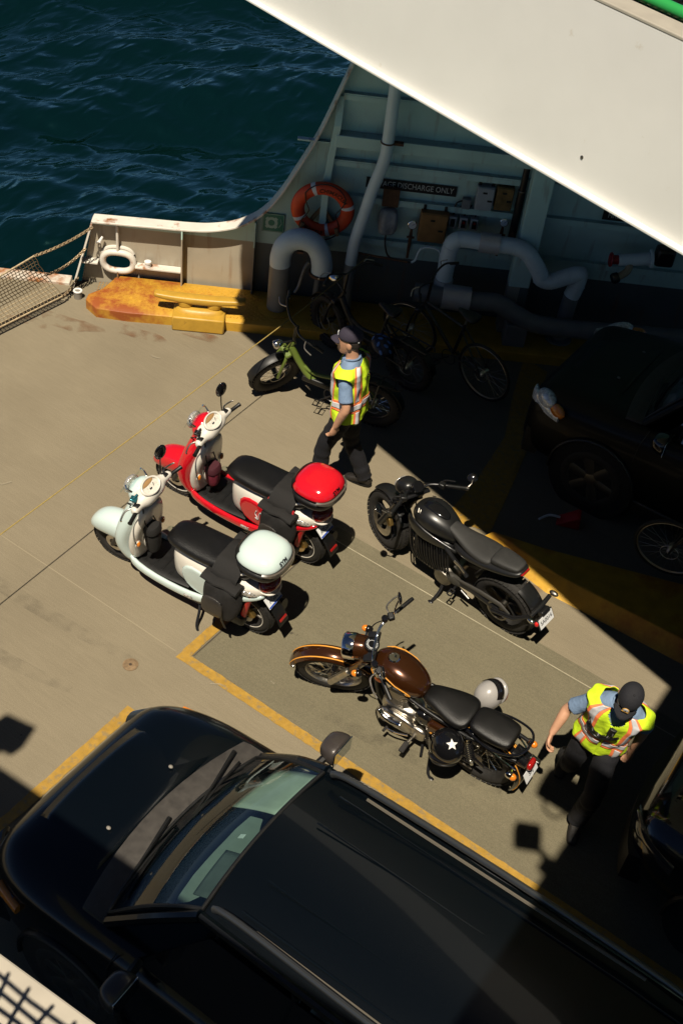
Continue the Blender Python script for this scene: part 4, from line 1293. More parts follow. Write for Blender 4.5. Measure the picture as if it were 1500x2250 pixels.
    # tank
    tkk = [(1.00, 0.045, 0.80, 0.045), (0.985, 0.085, 0.80, 0.08), (0.93, 0.128, 0.805, 0.115), (0.84, 0.152, 0.81, 0.13), (0.74, 0.158, 0.805, 0.128), (0.64, 0.140, 0.79, 0.115), (0.56, 0.105, 0.77, 0.09), (0.505, 0.06, 0.755, 0.055)]
    tank = MB().loft([sec(x, 0, z, w, h, 2.3, 22) for x, w, z, h in tkk]).build('fuel_tank', BROWN, e, sub=2)
    for s in (-1, 1):
        rr = []
        pts = [(0.965, 0.79), (0.955, 0.845), (0.90, 0.875), (0.82, 0.865), (0.72, 0.83), (0.62, 0.785), (0.60, 0.755), (0.70, 0.735), (0.84, 0.725), (0.93, 0.735)]
        def ty(x, z):
            # lateral half-width of the tank at (x,z)
            for (x1, w1, z1, h1), (x0, w0, z0, h0) in zip(tkk[:-1], tkk[1:]):
                if x0 <= x <= x1:
                    t = (x-x0)/(x1-x0)
                    w, zc, h = w0+(w1-w0)*t, z0+(z1-z0)*t, h0+(h1-h0)*t
                    q = min(0.999, abs((z-zc)/h))
                    return w*(1-q**2.3)**(1/2.3)
            return 0.08
        for dy, sc_ in ((-0.02, 1.0), (0.006, 1.0), (0.0085, 0.93), (0.009, 0.55), (0.009, 0.2)):
            ring = []
            for x, z in pts:
                xx, zz = 0.79+(x-0.79)*sc_, 0.79+(z-0.79)*sc_
                ring.append(Vector((xx, s*(ty(xx, zz)*0.985+dy), zz)))
            rr.append(ring)
        ch = MB().loft(rr).build('chrome_panel', CHROME, tank, sub=1)
        MB().tube([Vector((x, s*(ty(x, z)*0.985+0.006), z)) for x, z in pts], 0.0045, 6, closed=True).build('panel_pinstripe', GOLD, tank)
        rr = []
        for dy, sc_ in ((0.0, 1.0), (0.014, 0.97), (0.018, 0.6)):
            rr.append([Vector((0.69+(x-0.69)*sc_, s*(ty(x, z)*0.985+0.004+dy), 0.775+(z-0.775)*sc_)) for x, z in ((0.76, 0.83), (0.68, 0.80), (0.615, 0.77), (0.64, 0.745), (0.72, 0.74), (0.78, 0.76))])
        MB().loft(rr).build('knee_pad', LEATHER, tank, sub=1)
        MB().ell((0.87, s*(ty(0.87, 0.79)+0.012), 0.785), (0.034, 0.004, 0.026), 18, 8).build('tank_badge', mat('badge_copper', (0.55, 0.16, 0.06), 0.3, 0.7), tank)
    MB().lathe((0.83, 0, 0.933), (0.06, 0, 1), [(0.045, -0.01), (0.047, 0.006), (0.040, 0.015), (0.001, 0.018)], 24).build('fuel_cap', CHROME, tank)
    # engine
    MB().loft([sec(z, 0.70, 0, d, w, 3.0, 18, axis='z') for z, w, d in ((0.22, 0.07, 0.12), (0.26, 0.11, 0.17), (0.36, 0.125, 0.19), (0.44, 0.115, 0.17), (0.47, 0.09, 0.11))]).build('crankcase', ALU, e, sub=1)
    # left outer cover with raised bean and round cover
    MB().loft([sec(y, 0.69, 0.33, w, h, 2.5, 20, axis='y') for y, w, h in ((0.10, 0.185, 0.105), (0.145, 0.180, 0.10), (0.160, 0.165, 0.088), (0.163, 0.10, 0.05))]).build('primary_cover', ALU, e, sub=1)
    MB().tube(smooth_path([(0.84, 0.158, 0.40), (0.78, 0.168, 0.365), (0.70, 0.170, 0.355), (0.62, 0.168, 0.37)], 4), [0.030]*4+[0.036]*5+[0.030]*4, 12, flat=0.6).build('cover_boss', CHROME, e, sub=1)
    MB().lathe((0.79, 0.155, 0.29), (0, 1, 0), [(0.03, 0), (0.03, 0.012), (0.022, 0.014), (0.020, 0.010), (0.001, 0.010)], 22).build('cover_plug', ALU, e)
    MB().loft([sec(y, 0.50, 0.30, w, h, 3.0, 16, axis='y') for y, w, h in ((0.08, 0.085, 0.085), (0.135, 0.082, 0.08), (0.15, 0.07, 0.065))]).build('sprocket_cover', ALU, e, sub=1)
    # finned cylinder and head, leaning slightly forward
    for i in range(9):
        z = 0.475+i*0.022
        MB().loft([sec(z+q, 0.74+0.05*(z-0.47), 0, 0.115+0.012*(i > 5), 0.105+0.01*(i > 5), 3.2, 18, axis='z') for q in (0, 0.011)]).build('cooling_fin', ALU if i > 3 else DARKALU, e)
    MB().loft([sec(z, 0.75, 0, d, w, 3.0, 16, axis='z') for z, w, d in ((0.46, 0.075, 0.085), (0.68, 0.08, 0.09))]).build('cylinder', DARKALU, e)
    MB().tube(smooth_path([(0.80, -0.06, 0.60), (0.93, -0.08, 0.56), (0.95, -0.12, 0.40), (0.82, -0.15, 0.25), (0.4, -0.16, 0.24)], 5), 0.021, 12).build('exhaust_pipe', CHROME, e)
    MB().tube([(0.42, -0.16, 0.24), (0.30, -0.17, 0.25), (-0.35, -0.185, 0.30), (-0.42, -0.187, 0.305)], [0.022, 0.045, 0.047, 0.03], 16).build('silencer', CHROME, e)
    # frame
    MB().tube(smooth_path([(1.03, 0, 0.80), (0.98, 0, 0.55), (0.93, 0, 0.30), (0.80, 0, 0.18), (0.4, 0, 0.17)], 5), 0.020, 10).build('frame_tube', BLACKMT, e)
    for s in (-1, 1):
        MB().tube(smooth_path([(0.96, s*0.03, 0.70), (0.60, s*0.10, 0.68), (0.2, s*0.115, 0.66), (-0.15, s*0.115, 0.68), (-0.32, s*0.10, 0.69)], 5), 0.016, 10).build('frame_tube', BLACKMT, e)
        MB().tube([(0.42, s*0.11, 0.62), (0.40, s*0.11, 0.22)], 0.016, 10).build('frame_tube', BLACKMT, e)
        MB().tube([(0.42, s*0.115, 0.27), (0.0, s*0.115, R)], 0.018, 10).build('swing_arm', BLACKMT, e)
        sh = MB().tube([(0.0, s*0.135, R+0.02), (0.08, s*0.135, 0.66)], 0.016, 10).build('shock', CHROME, e)
        sp_ = [(0.015+0.055*t/60+0.036*math.cos(t*0.9)*0.9, s*0.135+0.036*math.sin(t*0.9), R+0.07+0.23*t/60) for t in range(0, 61)]
        MB().tube(sp_, 0.005, 5).build('shock_spring', BLACKGL, sh)
        # side boxes
        MB().loft([sec(y, 0.30, 0.50, w, h, 3.2, 18, axis='y') for y, w, h in ((s*0.06, 0.145, 0.10), (s*0.125, 0.140, 0.095), (s*0.15, 0.12, 0.075), (s*0.154, 0.06, 0.04))]).build('side_box', BROWN, e, sub=1)
        MB().tube(smooth_path([(0.38, s*0.155, 0.47), (0.33, s*0.158, 0.485), (0.28, s*0.158, 0.475), (0.23, s*0.155, 0.48)], 4), [0.006, 0.013, 0.012, 0.011, 0.012]+[0.009]*8, 8, flat=0.3, up=(0, 0, 1)).build('side_emblem', GOLD, e)
        MB().loft([sec(y, 0.475, 0.555, w, h, 2.4, 18, axis='y') for y, w, h in ((s*0.05, 0.075, 0.085), (s*0.135, 0.07, 0.08), (s*0.15, 0.045, 0.05))]).build('airbox', BLACKGL, e, sub=1)
        # pegs
        MB().tube([(0.52, s*0.14, 0.24), (0.53, s*0.215, 0.245)], 0.012, 8).build('peg_mount', ALU, e)
        MB().box((0.53, s*0.265, 0.248), (0.045, 0.10, 0.022), (0, 0, 0)).build('foot_peg', RUBBER, e, bevel=0.006)
        MB().tube([(0.20, s*0.13, 0.32), (0.20, s*0.20, 0.31), (0.20, s*0.27, 0.32)], [0.013, 0.014, 0.017], 8).build('passenger_peg', RUBBER, e)
        MB().tube(smooth_path([(0.08, s*0.12, 0.74), (-0.12, s*0.165, 0.755), (-0.30, s*0.13, 0.80), (-0.36, s*0.05, 0.825), (-0.36, 0, 0.83)], 4), 0.010, 8).build('grab_rail', BLACKGL, e)
        MB().tube(smooth_path([(0.05, s*0.13, 0.70), (-0.22, s*0.12, 0.63), (-0.33, s*0.10, 0.56)], 4), 0.008, 8).build('fender_stay', CHROME, e)
    MB().tube(smooth_path([(0.56, 0.16, 0.245), (0.66, 0.19, 0.235), (0.74, 0.195, 0.235)], 4), 0.008, 8).build('gear_lever', CHROME, e)
    MB().cyl((0.74, 0.185, 0.237), (0.745, 0.235, 0.24), 0.012, 10).build('gear_toe', RUBBER, e)
    MB().tube([(0.41, 0.12, 0.285), (0.0, 0.12, R+0.085), (-0.09, 0.12, R+0.05)], [0.012, 0.012, 0.010], 8, flat=2.4).build('chain_guard', BLACKGL, e)
    MB().tube([(0.40, 0.118, 0.25), (0.0, 0.118, R-0.09)], 0.008, 6).build('chain', DARKALU, e)
    # seats
    s1 = [(0.52, 0.055, 0.745, 0.03), (0.50, 0.085, 0.75, 0.045), (0.42, 0.105, 0.765, 0.05), (0.30, 0.145, 0.765, 0.052), (0.20, 0.165, 0.765, 0.055), (0.13, 0.150, 0.775, 0.052), (0.095, 0.09, 0.78, 0.035)]
    MB().loft([sec(x, 0, z-0.01, w, h, 2.7, 18) for x, w, z, h in s1]).build('rider_seat', LEATHER, e, sub=2)
    s2 = [(0.105, 0.08, 0.80, 0.025), (0.085, 0.115, 0.795, 0.045), (0.0, 0.132, 0.795, 0.052), (-0.12, 0.135, 0.80, 0.052), (-0.22, 0.125, 0.805, 0.048), (-0.255, 0.09, 0.81, 0.03)]
    MB().loft([sec(x, 0, z-0.015, w, h, 3.0, 18) for x, w, z, h in s2]).build('pillion_seat', LEATHER, e, sub=2)
    # tail
    MB().loft([sec(x, 0, z, w, h, 2.4, 16) for x, z, w, h in ((-0.26, 0.615, 0.075, 0.055), (-0.34, 0.60, 0.068, 0.055), (-0.385, 0.59, 0.064, 0.05))]).build('tail_housing', BLACKGL, e)
    MB().loft([sec(x, 0, z, w, h, 2.6, 16) for x, z, w, h in ((-0.385, 0.588, 0.062, 0.046), (-0.42, 0.582, 0.056, 0.042), (-0.435, 0.58, 0.04, 0.03))]).build('tail_light', REDLENS, e, sub=1)
    plate(e, (-0.42, 0, 0.475), (0, -1, 0), (0.42, 0, 0.9), '5AJ', 0.175, 0.10)
    # side stand
    MB().tube(smooth_path([(0.36, 0.12, 0.19), (0.33, 0.19, 0.11), (0.30, 0.25, 0.05), (0.27, 0.275, 0.042)], 4), 0.013, 8).build('side_stand', BLACKMT, e)
    MB().ell((0.255, 0.28, 0.045), (0.03, 0.02, 0.008), 12, 6).build('stand_foot', BLACKMT, e)
    MB().tube([(0.45, 0.10, 0.13), (0.42, 0.17, 0.07)], 0.011, 8).build('center_stand', BLACKMT, e)
    return e
classic()

def helmet(label, loc, rot, shell, visor, star=False, lining=None):
    e = thing('helmet', label, 'helmet', loc, rot, 'helmets hung on the bronze motorcycle')
    MB().ell((0, 0, 0), (0.140, 0.118, 0.130), 26, 16, zlo=-0.80).build('shell', shell, e, sub=1)
    MB().loft([sec(z, 0.03, 0, d, w, 2.2, 22, axis='z') for z, w, d in ((-0.125, 0.092, 0.105), (-0.10, 0.108, 0.118), (-0.06, 0.114, 0.125))]).build('chin_bar', shell, e, sub=1)
    g = []
    for i in range(5):
        z = -0.055+0.095*i/4
        rr = 0.124-0.10*max(0, z+0.0)**1.2
        g.append([Vector((0.012+(0.142*(1-(z/0.15)**2)**0.5)*math.cos(a), (0.119*(1-(z/0.14)**2)**0.5)*math.sin(a), z)) for a in [rad(-72)+rad(144)*k/14 for k in range(15)]])
    fs = [(i*15+k, i*15+k+1, (i+1)*15+k+1, (i+1)*15+k) for i in range(4) for k in range(14)]
    MB().add([p for r_ in g for p in r_], fs).build('visor', visor, e, ang=180)
    MB().torus((0.02, 0, -0.118), (0, 0, 1), 0.088, 0.012, 26, 8).build('edge_trim', lining or BLACKPL, e)
    if star:
        for k, (az, el) in enumerate(((rad(150), rad(32)),)):
            pts = []
            for i in range(10):
                r_ = 0.042 if i % 2 == 0 else 0.018
                a = 2*PI*i/10+0.3
                pts.append((r_*math.cos(a), r_*math.sin(a)))
            nrm = Vector((math.cos(el)*math.cos(az), math.cos(el)*math.sin(az), math.sin(el)))
            tx = Vector((-math.sin(az), math.cos(az), 0))
            tyv = nrm.cross(tx)
            vs = []
            def onsh(a_, b_):
                d = (nrm+tx*a_/0.125+tyv*b_/0.125).normalized()
                t = 1/math.sqrt((d.x/0.1415)**2+(d.y/0.1195)**2+(d.z/0.1315)**2)
                return d*t*1.008
            vs = [onsh(0, 0)]+[onsh(a_, b_) for a_, b_ in pts]
            MB().add(vs, [(0, 1+i, 1+(i+1) % 10) for i in range(10)]).build('star_decal', mat('silver_sticker', (0.72, 0.70, 0.66), 0.35), e, smooth=False)
    return e
VISD = mat('smoked_visor', (0.012, 0.010, 0.010), 0.06, coat=1.0)
helmet('glossy black full face helmet with silver star hung on left of bronze motorcycle', (-1.73, 4.95, 0.54), (rad(14), rad(22), rad(165)), BLACKGL, VISD, True)
hw_ = helmet('white full face helmet with dark visor hung behind the bronze motorcycle seat', (-1.71, 5.47, 0.63), (rad(0), rad(-68), rad(70)), mat('white_shell', (0.34, 0.325, 0.31), 0.3, coat=0.4, var=0.08), VISD, False, mat('red_lining', (0.25, 0.03, 0.03), 0.7))
hw_.scale = (0.88, 0.88, 0.88)
# ------------------------------------------------------------------ black electric street motorcycle
def black_moto():
    SATIN = mat('satin_black_paint', (0.010, 0.010, 0.010), 0.33, coat=0.25, var=0.1)
    GREYSEAT = mat('charcoal_seat', (0.020, 0.0195, 0.018), 0.6, var=0.15, vscale=30, bump=0.3, bscale=260)
    lean = rad(9)
    WB = 1.42
    e = thing('motorcycle', 'matt black streetfighter motorcycle with finned battery case beside the yellow island', 'motorcycle', (-2.175, 6.755, 0), (-lean, 0, rad(174.0)))
    e.scale = (0.935, 0.935, 0.935)
    S = steer_xf(1.12, 0.72, rad(25), rad(-20))
    wheel(e, WB, 0.31, 0.062, 0.215, BLACKMT, 'wheel', cast=5, disc=0.15, xf=S, tw=1.05)
    wheel(e, 0, 0.325, 0.068, 0.215, BLACKMT, 'wheel', cast=5, disc=0.12, tw=1.45, dside=-1)
    def arc(cx, cz, r, a0, a1, w, m, nm, xf=None):
        rings = []
        for i in range(15):
            a = a0+(a1-a0)*i/14
            d = Vector((math.cos(a), 0, math.sin(a)))
            c = Vector((cx, 0, cz))
            top = [c+d*(r+0.3*w*math.cos(b_)-0.3*w)+Vector((0, w*math.sin(b_), 0)) for b_ in [-1.3+2.6*k/8 for k in range(9)]]
            bot = [c+d*(r-0.008+0.3*w*math.cos(b_)-0.3*w)+Vector((0, w*math.sin(b_), 0)) for b_ in [1.3-2.6*k/8 for k in range(9)]]
            rings.append(top+bot)
        return MB().loft(rings).build(nm, m, e, xf=xf)
    arc(WB, 0.31, 0.345, rad(50), rad(150), 0.075, SATIN, 'front_fender', S)
    for s in (-1, 1):
        MB().tube([(WB, s*0.105, 0.30), (1.30, s*0.105, 0.56)], [0.030, 0.034], 12).build('fork_leg', BLACKMT, e, xf=S)
        MB().tube([(1.305, s*0.105, 0.55), (1.13, s*0.105, 0.90)], 0.026, 12).build('fork_tube', DARKALU, e, xf=S)
    MB().box((1.14, 0, 0.89), (0.11, 0.27, 0.03), (0, 0.42, 0)).build('top_yoke', BLACKMT, e, bevel=0.008, xf=S)
    MB().box((1.22, 0, 0.74), (0.11, 0.27, 0.035), (0, 0.42, 0)).build('lower_yoke', BLACKMT, e, bevel=0.008, xf=S)
    # headlight in a short cowl
    MB().loft([sec(x, 0, z, w, h, 2.4, 18) for x, z, w, h in ((1.16, 0.90, 0.07, 0.06), (1.22, 0.89, 0.10, 0.09), (1.31, 0.865, 0.10, 0.09), (1.35, 0.85, 0.085, 0.075))]).build('headlight_cowl', SATIN, e, sub=1, xf=S)
    MB().ell((1.35, 0, 0.85), (0.02, 0.08, 0.07), 18, 8).build('headlight', CLEARLENS, e, xf=S)
    MB().lathe((1.12, 0, 0.985), (-0.55, 0, 0.84), [(0.050, -0.05), (0.056, -0.01), (0.056, 0.02), (0.050, 0.024), (0.049, 0.018), (0.0005, 0.018)], 26).build('instrument', BLACKGL, e, xf=S)
    bar = smooth_path([(0.93, 0.40, 0.985), (1.0, 0.27, 1.0), (1.10, 0.13, 0.985), (1.13, 0.05, 0.935), (1.13, -0.05, 0.935), (1.10, -0.13, 0.985), (1.0, -0.27, 1.0), (0.93, -0.40, 0.985)], 5)
    MB().tube(bar, 0.013, 10).build('handlebar', BLACKMT, e, xf=S)
    for s in (-1, 1):
        MB().tube([(1.01, s*0.25, 1.0), (0.93, s*0.40, 0.985)], 0.018, 12).build('grip', BLACKPL, e, xf=S)
        MB().cyl((0.93, s*0.40, 0.985), (0.92, s*0.42, 0.983), 0.021, 12).build('bar_end', DARKALU, e, xf=S)
        MB().tube(smooth_path([(1.05, s*0.20, 1.0), (1.085, s*0.27, 0.995), (1.04, s*0.36, 0.985)], 4), 0.007, 8).build('lever', BLACKMT, e, xf=S)
        MB().box((1.035, s*0.205, 1.005), (0.06, 0.06, 0.05), (0, 0, s*-0.5)).build('switch_cluster', BLACKPL, e, bevel=0.01, xf=S)
        MB().tube([(0.925, s*0.405, 0.985), (0.93, s*0.455, 1.02), (0.96, s*0.485, 1.03)], 0.007, 8).build('mirror_stem', DARKALU, e, xf=S)
        mr = MB().ell((0.98, s*0.50, 1.035), (0.045, 0.052, 0.016), 18, 8, (0.5*s, -0.5, 0)).build('mirror', BLACKGL, e, xf=S)
        MB().tube(smooth_path([(1.06, s*0.16, 0.99), (1.17, s*0.12, 0.94), (1.22, s*0.08, 0.80), (1.12, s*0.05, 0.68)], 5), 0.006, 6).build('cable', BLACKPL, e, xf=S)
        MB().tube([(1.18, s*0.11, 0.82), (1.19, s*0.19, 0.83)], [0.010, 0.014], 8).build('indicator', BLACKGL, e, xf=S)
    # tank cover and side wings
    tk = [(1.07, 0.06, 0.80, 0.05), (1.03, 0.115, 0.81, 0.085), (0.95, 0.160, 0.82, 0.115), (0.85, 0.168, 0.82, 0.12), (0.74, 0.145, 0.80, 0.11), (0.64, 0.105, 0.77, 0.09), (0.56, 0.08, 0.74, 0.06)]
    tank = MB().loft([sec(x, 0, z, w, h, 2.4, 22) for x, w, z, h in tk]).build('tank_cover', SATIN, e, sub=2)
    MB().loft([sec(x, 0, z, w, h, 2.6, 14) for x, z, w, h in ((1.0, 0.895, 0.05, 0.015), (0.93, 0.925, 0.07, 0.02), (0.80, 0.925, 0.065, 0.02), (0.70, 0.89, 0.035, 0.015))]).build('charge_door', BLACKGL, tank, sub=1)
    for s in (-1, 1):
        for k in range(6):
            MB().tube([(0.98-k*0.022, s*0.095, 0.912-0.004*k), (0.965-k*0.022, s*0.125, 0.890-0.004*k)], 0.0045, 6).build('tank_louvre', DARKALU, tank)
        MB().loft([sec(x, s*y, z, 0.02, h, 2.4, 12) for x, y, z, h in ((1.10, 0.09, 0.74, 0.05), (1.0, 0.155, 0.73, 0.085), (0.85, 0.175, 0.71, 0.07), (0.66, 0.14, 0.69, 0.04), (0.50, 0.11, 0.68, 0.02))]).build('side_wing', SATIN, e, sub=1)
        MB().tube(smooth_path([(0.62, s*0.15, 0.71), (0.48, s*0.15, 0.60), (0.36, s*0.145, 0.50)], 4), 0.022, 10, flat=0.7).build('frame_rail', BLACKMT, e)
        MB().loft([sec(x, s*0.165, z, 0.008, 0.018, 2, 10) for x, z in ((0.50, 0.62), (0.44, 0.60), (0.38, 0.55))]).build('rail_insert', ALU, e)
    # battery case with vertical fins
    MB().loft([sec(z, 0.80, 0, d, w, 3.5, 20, axis='z') for z, w, d in ((0.20, 0.10, 0.18), (0.25, 0.135, 0.22), (0.45, 0.140, 0.24), (0.66, 0.135, 0.23), (0.70, 0.11, 0.20))]).build('battery_case', BLACKMT, e, sub=1)
    for s in (-1, 1):
        for k in range(15):
            x = 1.0-k*0.031
            MB().tube(smooth_path([(x+0.05, s*0.125, 0.66), (x+0.012, s*0.160, 0.58), (x-0.012, s*0.162, 0.42), (x-0.05, s*0.135, 0.28)], 4), 0.0075, 6, flat=1.8).build('cooling_fin', BLACKGL if k % 2 else BLACKMT, e)
    MB().lathe((0.62, 0.0, 0.27), (0, 1, 0), [(0.06, -0.16), (0.10, -0.14), (0.11, 0), (0.10, 0.14), (0.085, 0.165), (0.03, 0.17)], 24).build('motor', DARKALU, e)
    MB().loft([sec(y, 0.50, 0.33, w, h, 2.8, 16, axis='y') for y, w, h in ((0.10, 0.10, 0.06), (0.155, 0.095, 0.055), (0.165, 0.07, 0.04))]).build('sprocket_cover', mat('dark_grey_cover', (0.05, 0.047, 0.04), 0.45), e, sub=1)
    # seat and tail
    st = [(0.70, 0.045, 0.845, 0.02), (0.67, 0.068, 0.84, 0.035), (0.56, 0.085, 0.805, 0.04), (0.42, 0.125, 0.785, 0.045), (0.30, 0.142, 0.79, 0.045), (0.20, 0.135, 0.80, 0.045), (0.16, 0.12, 0.80, 0.04)]
    MB().loft([sec(x, 0, z, w, h, 2.8, 18) for x, w, z, h in st]).build('rider_seat', GREYSEAT, e, sub=2)
    s2 = [(0.19, 0.09, 0.84, 0.03), (0.175, 0.110, 0.84, 0.045), (0.06, 0.105, 0.855, 0.042), (-0.06, 0.085, 0.87, 0.035), (-0.10, 0.06, 0.875, 0.022)]
    MB().loft([sec(x, 0, z, w, h, 3.2, 18) for x, w, z, h in s2]).build('pillion_seat', GREYSEAT, e, sub=2)
    tl = [(0.62, 0.10, 0.70, 0.04), (0.44, 0.150, 0.715, 0.055), (0.28, 0.155, 0.745, 0.06), (0.10, 0.135, 0.785, 0.05), (-0.05, 0.11, 0.82, 0.04), (-0.13, 0.07, 0.845, 0.03)]
    MB().loft([sec(x, 0, z, w, h, 2.6, 18) for x, w, z, h in tl]).build('tail_cowl', SATIN, e, sub=2)
    MB().loft([sec(x, 0, z, w, 0.010, 3, 12) for x, w, z in ((-0.11, 0.06, 0.845), (-0.135, 0.05, 0.85))]).build('tail_light', REDLENS, e)
    # swing arm, drive guard, tail hugger with plate
    for s in (-1, 1):
        MB().tube([(0.56, s*0.12, 0.30), (0.30, s*0.135, 0.36), (0.0, s*0.135, 0.325)], [0.030, 0.032, 0.026], 12, flat=1.5, up=(0, 1, 0)).build('swing_arm', BLACKMT, e)
    MB().tube([(0.50, 0.15, 0.37), (0.2, 0.152, 0.42), (-0.02, 0.152, 0.43), (-0.12, 0.15, 0.38)], [0.018, 0.028, 0.03, 0.018], 10, flat=0.5, up=(0, 0, 1)).build('belt_guard', mat('guard_grey', (0.045, 0.042, 0.036), 0.5), e)
    MB().torus((0, 0.148, 0.325), (0, 1, 0), 0.10, 0.012, 28, 8).build('rear_pulley', DARKALU, e)
    MB().tube([(0.34, 0.0, 0.40), (0.22, 0.0, 0.68)], 0.035, 14).build('shock', BLACKMT, e)
    MB().tube([(0.05, 0.165, 0.30), (-0.18, 0.165, 0.38), (-0.32, 0.12, 0.50)], [0.016, 0.017, 0.014], 10).build('hugger_arm', BLACKMT, e)
    MB().tube([(0.05, 0.165, 0.33), (-0.18, 0.165, 0.41), (-0.32, 0.12, 0.52)], 0.009, 8).build('hugger_arm', BLACKMT, e)
    arc(0, 0.325, 0.37, rad(112), rad(158), 0.085, SATIN, 'rear_hugger')
    MB().tube([(-0.32, -0.15, 0.54), (-0.33, 0, 0.535), (-0.32, 0.13, 0.52)], [0.02, 0.024, 0.02], 10).build('plate_beam', SATIN, e)
    MB().ell((-0.34, -0.18, 0.555), (0.045, 0.026, 0.024), 16, 8).build('indicator', DARKALU, e)
    MB().ell((-0.35, 0.165, 0.515), (0.04, 0.022, 0.02), 14, 8).build('indicator', CHROME, e)
    MB().box((-0.37, 0.0, 0.51), (0.06, 0.11, 0.05), (0, 0.5, 0)).build('plate_lamp', SATIN, e, bevel=0.01)
    MB().box((-0.410, 0.02, 0.45), (0.008, 0.21, 0.125), (0, 0.42, 0)).build('plate_frame', BLACKPL, e, bevel=0.003)
    plate(e, (-0.4175, 0.02, 0.452), (0, -1, 0), (0.42, 0, 0.9), '5A0016', 0.19, 0.105)
    MB().ell((-0.39, 0.125, 0.455), (0.02, 0.016, 0.03), 14, 8).build('reflector', mat('bright_red', (0.7, 0.02, 0.02), 0.2), e)
    # stand, pegs
    MB().tube(smooth_path([(0.62, 0.11, 0.19), (0.60, 0.20, 0.12), (0.61, 0.30, 0.055)], 4), 0.015, 8).build('side_stand', BLACKMT, e)
    MB().ell((0.615, 0.31, 0.052), (0.03, 0.02, 0.010), 12, 6).build('stand_foot', BLACKMT, e)
    for s in (-1, 1):
        MB().tube([(0.46, s*0.15, 0.28), (0.45, s*0.21, 0.285)], 0.012, 8).build('peg_mount', BLACKMT, e)
        pg = MB()
        pg.tube([(0.43, s*0.21, 0.287), (0.42, s*0.28, 0.29), (0.445, s*0.285, 0.29), (0.465, s*0.28, 0.29), (0.47, s*0.21, 0.287)], 0.008, 6, closed=True)
        pg.tube([(0.425, s*0.245, 0.289), (0.468, s*0.245, 0.289)], 0.007, 6)
        pg.build('foot_peg', BLACKMT, e)
    MB().tube(smooth_path([(0.40, 0.155, 0.27), (0.30, 0.165, 0.24)], 3), 0.010, 8).build('heel_guard', BLACKMT, e)
    return e
black_moto()

